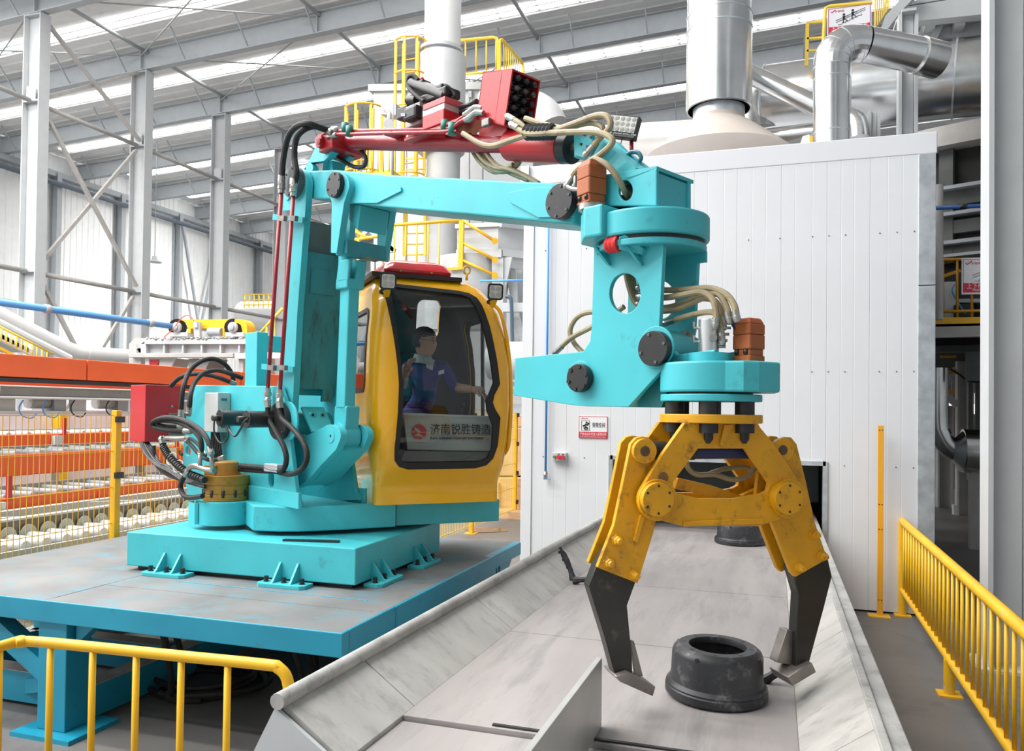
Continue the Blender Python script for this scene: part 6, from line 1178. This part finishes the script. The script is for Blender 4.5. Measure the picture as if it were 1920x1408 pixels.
# ================================================================== claw gripper
GRP = Frame(AXG.x, AXG.y, 33); G = GRP
gr = thing('claw_gripper', 'yellow two-finger claw gripper with black blades hanging from the wrist', 'gripper', (AXG.x, AXG.y, 1.0))
def gface(name, b0, b1, px, m=CLAWY, holes=(), bp=None, bevel=.004, par=None):
    bp = b0 if bp is None else bp
    return obj(name, plate(G, b0, b1, tr(G, bp, px), [tr(G, bp, h) for h in holes]), m, par or gr, bevel=bevel)
def gdisc(name, x, y, b0, b1, r, m, bp, par=None, seg=28):
    c = G.t(x, y, bp); c = c-G.V*((c-G.O).dot(G.V)); return obj(name, MB().cyl(c+G.V*b0, c+G.V*b1, r, seg), m, par or gr, bevel=.002)
ty1, ty0 = zf_(1333, 777, AXG, .245), zf_(1333, 794, AXG, .245)
obj('top_plate', MB().cyl(AXG+ZU*ty0, AXG+ZU*ty1, .245, 44), CLAWY, gr, bevel=.004)
for k, a in enumerate((-68, -3, 58, 118, 178, -125)):
    q = AXG+(dv_*cos(radians(a))+sv_*sin(radians(a)))*.185
    obj('standoff', MB().cyl(q+ZU*ty1, q+ZU*pz0, .046, 20), BLACK, gr); obj('nut_collar', MB().cyl(q+ZU*(ty0-.045), q+ZU*ty0, .046, 20), BLACK, gr); obj('bolt_end', MB().lathe(q+ZU*(ty0-.045), -ZU, [(0, .022), (.03, .022), (.05, .008)], 8), BLACK, gr)
FO = [(1284, 793), (1421, 793), (1426, 802), (1452, 833), (1476, 868), (1503, 912)]+ell(1482, 935, 29, 36, 8, -30, 88)+[(1463, 974), (1424, 986), (1280, 986), (1240, 976)]+ell(1231, 938, 34, 38, 10, 80, 215)+[(1208, 908), (1239, 856)]
FI = [(1309, 841), (1398, 841), (1443, 906), (1440, 920), (1428, 926), (1377, 935), (1312, 935), (1269, 925), (1261, 918), (1263, 903)]
gface('frame_plate', -.15, -.12, FO, holes=(FI,)); gface('frame_plate', .12, .15, FO, holes=(FI,), bp=-.15)
gface('frame_strip', -.16, -.15, [(1280, 977), (1430, 971), (1430, 982), (1280, 987)], bp=-.15)
for s, (x0, x1) in enumerate(((1239, 1290), (1420, 1470))): pass
gusset = [G.s2(1355, 797, -.15), G.s2(1372, 797, -.15), G.s2(1352, 835, -.15), G.s2(1347, 835, -.15)]; obj('rib', plate(G, -.165, -.15, gusset), CLAWY, gr)
obj('spacer_tube', MB().cyl(G.p(G.s2(1340, 965, -.15)[0], -.12, G.s2(1340, 965, -.15)[1]), G.p(G.s2(1340, 965, -.15)[0], .12, G.s2(1340, 965, -.15)[1]), .025, 12), CLAWY, gr)
for x, y in ((1235, 937), (1481, 935)):
    c = gdisc('pivot_cover', x, y, -.205, -.15, .077, CLAWY, -.205); cc = G.t(x, y, -.205)
    for i in range(6): a = 2*pi*i/6+pi/2; q = cc+(G.U*cos(a)+ZU*sin(a))*.062; obj('screw', MB().cyl(q, q-G.V*.002, .006, 8), BLACK, c)
    gdisc('pivot_boss', x-4, y, -.17, -.15, .096, CLAWY, -.15)
gdisc('stop_pin', 1243, 895, -.153, -.13, .026, mat('pin_brown', (.20, .10, .03), .5), -.15)
fingers = []
LP = [(1193, 821), (1204, 818), (1216, 820), (1227, 833), (1229, 862), (1230, 900), (1232, 970), (1225, 1000), (1196, 1094), (1120, 1064), (1151, 985), (1165, 920), (1183, 832)]
RP = [(1452, 846), (1460, 826), (1472, 819), (1484, 820), (1494, 832), (1512, 905), (1528, 979), (1552, 1048), (1492, 1082), (1484, 1074), (1456, 1002), (1440, 960), (1447, 900)]
LB = [(1119, 1060), (1104, 1099), (1134, 1195), (1154, 1270), (1166, 1278), (1186, 1266), (1185, 1225), (1182, 1199), (1176, 1135), (1190, 1096), (1198, 1080), (1150, 1010)]
RB = [(1484, 1066), (1500, 1020), (1551, 1040), (1560, 1081), (1545, 1140), (1518, 1240), (1510, 1262), (1492, 1256), (1494, 1181), (1498, 1115)]
LF = [(1152, 1266), (1160, 1276), (1221, 1303), (1226, 1285), (1176, 1258)]; RF_ = [(1472, 1268), (1482, 1284), (1526, 1258), (1518, 1240), (1496, 1252)]
LG = [(1182, 1200), (1189, 1202), (1206, 1268), (1192, 1270)]; RG = [(1476, 1181), (1490, 1184), (1496, 1250), (1456, 1242)]
for nm, PL, BLp, FT, GU, knob, bolts, nub in (('left', LP, LB, LF, LG, (1210, 846), ((1157, 1013), (1141, 1055), (1189, 1078)), ((1199, 964), (1207, 967), (1193, 1017), (1186, 1014))), ('right', RP, RB, RF_, RG, (1469, 844), ((1525, 1002), (1540, 1042), (1498, 1064)), None)):
    fg = gface('finger_plate', -.10, -.07, PL); gface('finger_plate', .02, .05, PL, bp=-.10)
    gface('blade', -.07, .0, BLp, BLADE, bp=-.07); gface('blade_foot', -.11, .05, FT, WORN, bp=-.09); gface('foot_gusset', -.035, -.015 if nm == 'left' else .03, GU, WORN, bp=-.035)
    gdisc('knob', *knob, -.13, -.10, .058, CLAWY, -.13); gdisc('knob_pin', *knob, -.134, -.13, .024, mat('pin_dark', (.10, .055, .03), .5), -.134); gdisc('knob_axle', *knob, -.07, .02, .03, BLACK, -.10)
    for x, y in bolts:
        c = G.t(x, y, -.10); o = obj('hex_bolt', MB().lathe(c, -G.V, [(0, .030), (.006, .030), (.006, .022), (.026, .022), (.03, .015), (.046, .014)], 6), CLAWY, gr, bevel=.002)
    if nub: gface('stop_nub', -.115, -.10, nub, bp=-.10)
c0, c1 = G.t(1210, 846, -.03), G.t(1469, 844, -.03); ax = (c1-c0).normalized(); Lc = (c1-c0).length
obj('cylinder_barrel', MB().cyl(c0+ax*.22, c1-ax*.04, .041, 20), BLUED, gr); obj('cylinder_rod', MB().cyl(c0+ax*.06, c0+ax*.23, .02, 14), CHROME, gr); obj('rod_end', MB().cyl(c0+ax*.03, c0+ax*.10, .048, 18), BLACK, gr); obj('cylinder_head', MB().cyl(c0+ax*.20, c0+ax*.25, .045, 18), BLACK, gr)
gface('sync_link', -.02, .02, [(1268, 895), (1330, 909), (1398, 932), (1392, 944), (1330, 930), (1262, 916)], bp=0); gface('sync_link', .06, .10, [(1376, 936), (1428, 912), (1442, 896), (1450, 905), (1436, 926), (1400, 944)], bp=0.06)
obj('gripper_hose', MB().tube([G.t(x, y, -.02) for x, y in ((1287, 866), (1292, 880), (1308, 890), (1340, 890), (1372, 899), (1400, 894), (1416, 876))], .013, 8), TAN, gr); obj('gripper_hose', MB().tube([G.t(x, y, .04) for x, y in ((1330, 888), (1360, 879), (1398, 876), (1408, 884))], .012, 8), TAN, gr)

# ================================================================== operator cab
K = CAB
SEC = [  # z, left, right, front, back, corner radius
 (1.432, -.02, 1.03, .00, 1.10, .05), (1.565, -.02, 1.03, .00, 1.10, .05), (1.60, -.03, 1.035, -.012, 1.11, .07), (1.74, -.05, 1.07, -.085, 1.13, .12), (1.95, -.07, 1.10, -.125, 1.15, .15),
 (2.25, -.08, 1.125, -.14, 1.16, .17), (2.55, -.08, 1.12, -.135, 1.16, .17), (2.80, -.07, 1.09, -.11, 1.16, .18), (3.00, -.05, 1.04, -.07, 1.15, .18), (3.12, -.05, .98, -.03, 1.13, .19), (3.21, -.03, .92, .03, 1.10, .18), (3.27, .01, .85, .10, 1.02, .17), (3.295, .09, .76, .20, .92, .17)]
def loft(ins):
    mb = MB(); R = []
    zs = []
    for i in range(len(SEC)-1):
        for k in range(2): zs.append([SEC[i][j]+(SEC[i+1][j]-SEC[i][j])*k/2 for j in range(6)])
    zs.append(list(SEC[-1]))
    for i, (z, l, r, f, bk, c) in enumerate(zs):
        if i == 0: z += ins
        if i == len(zs)-1: z -= ins
        R.append([K.p(a, b, z) for a, b in rrect(l+ins, r-ins, f+ins, bk-ins, max(c-ins, .02), 6)])
    return mb.rings(R)
def tmpo(mb):
    bmesh.ops.recalc_face_normals(mb.bm, faces=mb.bm.faces); me = bpy.data.meshes.new('tmp'); mb.bm.to_mesh(me); mb.bm.free(); o = bpy.data.objects.new('tmp', me); COL.objects.link(o); return o
def boole(base, ops):
    o = tmpo(base); cs = []
    for op, mb in ops:
        c = tmpo(mb); cs.append(c); md = o.modifiers.new('b', 'BOOLEAN'); md.operation = op; md.object = c; md.solver = 'EXACT'
    bpy.context.view_layer.update(); me = bpy.data.meshes.new_from_object(o.evaluated_get(bpy.context.evaluated_depsgraph_get()))
    for c in cs+[o]: bpy.data.objects.remove(c)
    return MB().mesh(me)
WO = [(727, 547), (733, 590), (740, 643), (745, 690), (747, 720), (745, 775), (740, 840), (741, 864), (750, 876), (767, 881), (893, 879), (914, 873), (926, 860), (933, 837), (937, 783), (927, 768), (922, 755), (925, 741), (936, 720), (930, 670), (920, 610), (909, 570), (901, 555), (888, 546), (868, 541), (750, 527), (733, 528), (728, 534)]
WI = [(738, 547), (746, 630), (755, 720), (754, 770), (748, 850), (755, 866), (770, 868), (900, 866), (916, 859), (922, 843), (923, 797), (912, 770), (910, 750), (917, 735), (924, 717), (918, 670), (907, 605), (897, 573), (888, 556), (872, 549), (750, 534), (740, 536)]
wo, wi = tr(K, -.12, WO), tr(K, -.12, WI)
ext = lambda P, hs=(): plate(K, -.4, .10, P, hs)
sw_ = rrect(.16, .92, 2.33, 3.03, .10)
def sidecut(a0, a1, P): return MB().hexa([K.p(a0, b, z) for b, z in P], [K.p(a1, b, z) for b, z in P])
rw_ = rrect(.10, .95, 2.00, 3.02, .12); qa, qb = K.s2(779, 612, 1.13), K.s2(822, 566, 1.13); bw_ = rrect(qa[0], qb[0], qa[1]-.1, qb[1], .06)
def backcut(P): return MB().hexa([K.p(a, .95, z) for a, z in P], [K.p(a, 1.4, z) for a, z in P])
cab = thing('operator_cab', 'glossy yellow operator cab with large windscreen on the turret', 'cab', K.p(.5, .55, TZ1))
obj('cab_shell', boole(loft(0), [('DIFFERENCE', loft(.035)), ('DIFFERENCE', ext(wo)), ('DIFFERENCE', sidecut(-.4, .06, sw_)), ('DIFFERENCE', sidecut(.95, 1.4, rw_)), ('DIFFERENCE', backcut(bw_))]), CABY, cab, sharp=30)
obj('windscreen_seal', boole(loft(-.008), [('DIFFERENCE', loft(.022)), ('INTERSECT', ext(wo, (wi,)))]), GASK, cab, sharp=30)
obj('windscreen', boole(loft(.008), [('DIFFERENCE', loft(.013)), ('INTERSECT', ext(wi))]), GLASS, cab, sharp=60)
ins = lambda P, d: (lambda cx, cy: [(cx+(x-cx)*d, cy+(y-cy)*d) for x, y in P])(sum(p[0] for p in P)/len(P), sum(p[1] for p in P)/len(P))
for nm, c_out, c_in in (('left', sidecut(-.4, .06, sw_), (-.5, .10, ins(sw_, .90))), ('right', sidecut(.95, 1.4, rw_), (.90, 1.5, ins(rw_, .93)))):
    obj('side_window_seal', boole(loft(-.006), [('DIFFERENCE', loft(.022)), ('INTERSECT', c_out), ('DIFFERENCE', sidecut(*c_in))]), GASK, cab, sharp=30)
    obj('side_window', boole(loft(.008), [('DIFFERENCE', loft(.013)), ('INTERSECT', sidecut(*c_in))]), GLASS, cab, sharp=60)
obj('rear_window', boole(loft(.008), [('DIFFERENCE', loft(.013)), ('INTERSECT', backcut(bw_))]), GLASS, cab, sharp=60)
obj('door_frame', MB().bar(K.p(1.06, .50, 2.05), K.p(1.05, .52, 3.0), .025, .03), GASK, cab)
# cab interior
CI = mat('cab_lining', (.075, .075, .078), .7, var=.1)
obj('inner_lining', boole(loft(.036), [('DIFFERENCE', loft(.046)), ('DIFFERENCE', ext(wo)), ('DIFFERENCE', sidecut(-.4, .06, sw_)), ('DIFFERENCE', sidecut(.93, 1.4, rw_)), ('DIFFERENCE', backcut(bw_))]), CI, cab, sharp=30)
fc = [K.t(x, y, .06) for x, y in ((757, 777), (924, 783), (924, 846), (764, 843))]
con = obj('front_console', MB().prism(fc, K.V*.02), PANELG, cab, bevel=.003); obj('console_cap', MB().prism([K.t(757, 774, .055), K.t(924, 780, .055), K.t(924, 783.5, .055), K.t(757, 777.5, .055)], K.V*.05), CREAM, cab)
obj('cab_floor', MB().fbox(K, .05, .98, .0, 1.0, 1.60, 1.64), DARKM, cab); obj('floor_mat', MB().prism([K.t(760, 846, .03), K.t(924, 848, .03), K.t(930, 864, -.02), K.t(752, 866, -.02)], K.V*.01), DARKM, cab)
at_ = lambda x, y: K.t(x, y, .055)
q = at_(786.5, 810); X_ = K.U
lg_ = obj('logo_disc', MB().lathe(q, -K.V, [(0, .0585), (.002, .0585)], 28), mat('logo_red', (.62, .03, .05), .4), con)
for pts in ([(777, 800), (786, 806), (790, 812), (784, 810), (778, 806)], [(777, 816), (784, 812), (793, 818), (797, 824), (788, 818), (780, 817)]): obj('logo_wave', MB().prism([K.t(x, y, .052) for x, y in pts], -K.V*.002), PANELG, con)
obj('logo_ring', MB().tube([q-K.V*.002+(K.U*cos(a)+ZU*sin(a))*.064 for a in [radians(80+9*i) for i in range(20)]], .002, 5), mat('logo_red', (.62, .03, .05), .4), con)
text_on(con, 'lettering', '济南锐胜铸造', K.t(806, 817, .055)+ZU*.018, K.U, .098, mat('letter_grey', (.035, .035, .035), .5), (K.t(919, 817, .055)-K.t(806, 817, .055)).length)
obj('logo_rule', MB().bar(K.t(806, 816, .055), K.t(912, 816.5, .055), .003, .002), mat('logo_red', (.62, .03, .05), .4), con); text_on(con, 'lettering', 'JINAN RUISHENG FOUNDRY MACHINERY', K.t(806, 824, .055), K.U, .030, mat('letter_grey', (.035, .035, .035), .5), (K.t(908, 824, .055)-K.t(806, 824, .055)).length)
for x, y in ((764, 783), (770, 836)): obj('rivet', MB().cyl(K.t(x, y, .058), K.t(x, y, .052), .005, 8), CREAM, con)
seat = obj('operator_seat', MB().fbox(K, .16, .66, .42, .92, 1.90, 2.02), DARK, cab, bevel=.04); obj('seat_back', MB().fbox(K, .18, .64, .86, .98, 2.0, 2.72), DARK, cab, bevel=.05); obj('seat_base', MB().fbox(K, .28, .54, .52, .82, 1.64, 1.90), DARKM, cab)
obj('arm_console', MB().fbox(K, .70, .88, .25, .80, 1.64, 2.13), DARK, cab, bevel=.02)
for x in (.08, .79): q = K.p(x, .30, 2.13); obj('joystick', MB().tube([q-ZU*.1, q+ZU*.05, q+ZU*.13], [.02, .012, .026], 10), BLACK, cab)
# cab outside fittings
obj('roof_seal', MB().prism([K.p(-.06, .06, 3.268), K.p(.70, .06, 3.268), K.p(.74, .85, 3.29), K.p(-.04, .9, 3.29)], (0, 0, .035)), mat('seal_brown', (.035, .020, .015), .5), cab)
hz = [(3.29, .06, .62, .10, .70, .06), (3.34, .05, .63, .08, .72, .06), (3.40, .07, .60, .12, .68, .08), (3.43, .12, .54, .18, .60, .08)]
obj('roof_cover', MB().rings([[K.p(a, b, z) for a, b in rrect(l, r, f, bk, c, 5)] for z, l, r, f, bk, c in hz]), REDGLOSS, cab)
for a in (.18, .44): q = K.p(a, .085, 3.325); obj('cover_screw', MB().cyl(q, q-K.V*.012, .008, 8), mat('brass', (.6, .42, .12), .3, metal=1), cab)
q = K.t(875, 519, .12); obj('lifting_eye', MB().tube([q+ZU*.055+K.U*.028*cos(a)+ZU*.032*sin(a) for a in [2*pi*i/14 for i in range(15)]], .009, 8, smooth=False), ORANGE if False else RAILY, cab); obj('eye_stem', MB().cyl(q-ZU*.03, q+ZU*.025, .012, 8), RAILY, cab)
for cx, cy in ((728, 527), (929, 547)):
    c = K.t(cx, cy, -.20); n_ = (V3((CAM.x, CAM.y, c.z))-c).normalized()*.5-K.V*.5; n_.z = -.15; n_.normalize(); rx = n_.cross(ZU).normalized(); rx = -rx if rx.dot(_r) < 0 else rx; uy = rx.cross(-n_).normalized(); uy = -uy if uy.z < 0 else uy
    fr = lambda u_, v_, d=0: c+rx*u_+uy*v_+n_*d
    wl = obj('work_light', MB().hexa([fr(x, y, -.06) for x, y in rrect(-.05, .05, -.052, .052, .022, 4)], [fr(x, y, .0) for x, y in rrect(-.066, .066, -.068, .068, .026, 4)]), BLACK, cab, bevel=.004)
    obj('lens', MB().hexa([fr(x, y, -.002) for x, y in rrect(-.050, .050, -.052, .052, .016, 4)], [fr(x, y, .002) for x, y in rrect(-.050, .050, -.052, .052, .016, 4)]), LAMPG, wl)
    for i in (-1, 1):
        for j in (-1, 1): obj('led_cup', MB().lathe(fr(.024*i, .024*j, .002), n_, [(0, .020), (.002, .019), (.0025, .012)], 12), mat('led_cup_warm', (.48, .46, .42), .25), wl)
    obj('bracket', MB().tube([fr(-.02, -.05, -.03), fr(-.05, -.085, -.05), fr(-.02, -.10, -.12)], .013, 8), BLACK, wl); obj('arm', MB().bar(fr(.0, -.06, -.03), fr(.0, -.12, -.13), .05, .012), RAILY, wl)
obj('grab_handle', MB().tube([K.t(919, 571, .02), K.t(931, 576, -.01), K.t(941, 594, -.03), K.t(951, 640, -.05), K.t(957, 700, -.06), K.t(958, 770, -.06), K.t(954, 828, -.04), K.t(949, 846, .0), K.t(941, 854, .06)], .0165, 10), CABY, cab)
# ================================================================== the operator
def skinmesh(name, nodes, edges, sub=2):
    me = bpy.data.meshes.new(name); me.from_pydata([n[0] for n in nodes], edges, []); o = bpy.data.objects.new(name, me); COL.objects.link(o)
    md = o.modifiers.new('s', 'SKIN'); md.use_smooth_shade = True; o.modifiers.new('d', 'SUBSURF').levels = sub
    lay = me.skin_vertices[0].data if me.skin_vertices else None
    if lay is None:
        bm = bmesh.new(); bm.from_mesh(me); bm.verts.layers.skin.verify(); bm.to_mesh(me); bm.free(); lay = me.skin_vertices[0].data
    for v, n in zip(lay, nodes): v.radius = n[1] if isinstance(n[1], tuple) else (n[1], n[1])
    lay[0].use_root = True
    bpy.context.view_layer.update(); m2 = bpy.data.meshes.new_from_object(o.evaluated_get(bpy.context.evaluated_depsgraph_get())); bpy.data.objects.remove(o)
    return m2
per = thing('person', 'operator seated in the cab wearing a dark blue polo shirt with grey collar', 'person', K.p(.40, .62, 2.02))
W_ = lambda x, y, n: K.t(x, y, n)
hd = W_(797, 640, .42); nk = W_(793, 672, .46); ch = W_(797, 712, .50); be = W_(798, 748, .56); pe = K.p(.40, .66, 2.06)
sl = W_(764, 692, .50); sr = W_(832, 690, .44); er = W_(852, 727, .34); wr_ = W_(888, 730, .16); hr_ = W_(900, 733, .11)
el_ = W_(752, 732, .42); wl_ = W_(760, 705, .24); hl_ = W_(763, 690, .20)
k1 = K.p(.28, .25, 2.08); k2 = K.p(.54, .25, 2.08); f1 = K.p(.28, .20, 1.70); f2 = K.p(.54, .20, 1.70)
gz = (K.U*.75-K.V*.62-ZU*.12).normalized(); side = gz.cross(ZU).normalized()
nodes = [(pe, (.15, .12)), (be, (.15, .11)), (ch, (.165, .11)), (W_(796, 690, .48), (.12, .085)), (nk, .055), (nk.lerp(hd, .45), .056),
         (sl, .070), (el_, .048), (wl_, .034), (sr, .070), (er, .050), (wr_, .033), (k1, .085), (f1, .055), (k2, .085), (f2, .055)]
edges = [(0, 1), (1, 2), (2, 3), (3, 4), (4, 5), (3, 6), (6, 7), (7, 8), (3, 9), (9, 10), (10, 11), (0, 12), (12, 13), (0, 14), (14, 15)]
bm_ = skinmesh('body', nodes, edges)
mb = MB().mesh(bm_)
# head joined into the body mesh
hm = MB(); up = (ZU-gz*ZU.dot(gz)).normalized(); hp_ = [(-.125, .035), (-.112, .052), (-.085, .064), (-.05, .072), (-.01, .078), (.03, .080), (.07, .074), (.10, .056), (.118, .03)]
hm.rings([[hd+up*h+gz*(r*1.18*sin(a)+(.018 if h < 0 else 0)*(1 if sin(a) > 0 else .2))+side*(r*.92*cos(a)) for a in [2*pi*i/24 for i in range(24)]] for h, r in hp_])
fx = lambda g_, s_, u_: hd+gz*g_+side*s_+up*u_
hm.rings([[fx(.082+.001, 0, 0)+side*w__*cos(a)+gz*(d_*max(0, sin(a))) + up*h for a in [2*pi*i/8 for i in range(8)]] for h, w__, d_ in ((.02, .006, .008), (-.005, .010, .020), (-.025, .015, .026), (-.032, .010, .012))])
for s in (-1, 1): hm.sphere(fx(-.005, s*.074, -.005), .022, 8, .5, 1, 1.3)
hm.tube([fx(.075, -.022, -.062), fx(.088, 0, -.060), fx(.075, .022, -.062)], .007, 6)
def hand(mbx, w0, palm, fd, nrm, thumb_side):
    fd = fd.normalized(); nrm = nrm.normalized(); sd = fd.cross(nrm).normalized()
    mbx.tube([w0, w0.lerp(palm, .5), palm, palm+fd*.03], [.028, .036, .040, .034], 10, sub=3)
    for i, L_ in enumerate((.062, .072, .068, .052)):
        p = palm+fd*.035+sd*(.027-.018*i); mbx.tube([p-fd*.02, p+fd*L_*.4-nrm*.004, p+fd*L_*.72-nrm*.022, p+fd*L_*.86-nrm*.045], [.0095, .009, .0085, .007], 7, sub=3)
    p = palm-fd*.01+sd*.034*thumb_side; mbx.tube([p, p+sd*.022*thumb_side+fd*.02-nrm*.01, p+sd*.024*thumb_side+fd*.05-nrm*.022], [.013, .011, .008], 7, sub=3)
hand(hm, wr_, hr_, (W_(910, 742, .07)-hr_), ZU, 1); hand(hm, wl_, hl_, (W_(768, 676, .16)-hl_), -K.U, 1)
bmesh.ops.recalc_face_normals(hm.bm, faces=hm.bm.faces); tm = bpy.data.meshes.new('t'); hm.bm.to_mesh(tm); n_body = len(mb.bm.faces); mb.bm.from_mesh(tm)
mb.bm.faces.ensure_lookup_table()
segs = [(pe, be, 1), (be, ch, 1), (ch, nodes[3][0], 1), (nodes[3][0], sl, 1), (nodes[3][0], sr, 1), (sl, sl.lerp(el_, .75), 1), (sl.lerp(el_, .8), wl_, 0), (sr, sr.lerp(er, .75), 1), (sr.lerp(er, .8), wr_, 0), (nk.lerp(hd, .1), hd, 0), (pe, k1, 2), (pe, k2, 2), (k1, f1, 2), (k2, f2, 2)]
def sd_(p, a, b): t_ = max(0, min(1, (p-a).dot(b-a)/max((b-a).length_squared, 1e-9))); return (p-(a+(b-a)*t_)).length
for i, f in enumerate(mb.bm.faces):
    f.smooth = True; c = f.calc_center_median()
    f.material_index = 0 if i >= n_body else min(segs, key=lambda s: sd_(c, s[0], s[1])-(.05 if s[2] == 1 else 0))[2]
body = obj('body', mb, SKIN, per, sharp=80); body.data.materials.append(SHIRT); body.data.materials.append(mat('dark_trousers', (.03, .03, .05), .8))
hr = MB(); hr.rings([[hd+up*h+gz*(r*1.22*sin(a)-.012)+side*(r*.98*cos(a)) for a in [2*pi*i/20 for i in range(20)]] for h, r in ((.035, .078), (.06, .084), (.09, .074), (.115, .050), (.128, .02))])
hr.rings([[hd-gz*.022+up*h+gz*(r*1.1*sin(a))+side*(r*1.0*cos(a)) for a in [radians(170+20*i) for i in range(11)]] for h, r in ((-.06, .070), (-.02, .080), (.03, .086), (.07, .080))], closed=False, cap=False)
obj('hair', hr, HAIR, per, sharp=80)
cl = MB(); cl.rings([[nk+ZU*h+(gz*sin(a)*1.1+side*cos(a)*1.25)*r for a in [2*pi*i/20 for i in range(20)]] for h, r in ((-.045, .105), (-.01, .080), (.03, .066), (.028, .060))], cap=False); obj('collar', cl, COLLAR, per, sharp=80)
cf = nk+gz*.10-ZU*.05
for s in (-1, 1): obj('collar_wing', MB().prism([cf+side*s*.01+ZU*.05, cf+side*s*.085+ZU*.055-gz*.05, cf+side*s*.095-ZU*.03-gz*.02, cf+side*s*.03-ZU*.045], gz*.008), COLLAR, per)
gl = MB()
for s in (-1, 1): gl.tube([fx(.100, s*.031+.022*cos(a), .008+.017*sin(a)) for a in [2*pi*i/12 for i in range(13)]], .0022, 5, smooth=False); gl.tube([fx(.098, s*.052, .012), fx(.0, s*.080, .012)], .002, 5)
gl.tube([fx(.100, -.010, .010), fx(.102, 0, .012), fx(.100, .010, .010)], .002, 5); obj('glasses', gl, BLACK, per)
for s in (-1, 1): obj('eye', MB().sphere(fx(.084, s*.030, .008), .010, 8), SIGNK, per); obj('eyebrow', MB().tube([fx(.088, s*.014, .032), fx(.087, s*.032, .036), fx(.078, s*.048, .032)], .004, 5), HAIR, per)
bq = ch+gz*.0; q = W_(822, 703, .36); obj('name_badge', MB().prism([q, q+K.U*.05+ZU*.015, q+K.U*.05+ZU*.05, q+ZU*.032], -K.V*.004), SIGNW, per)
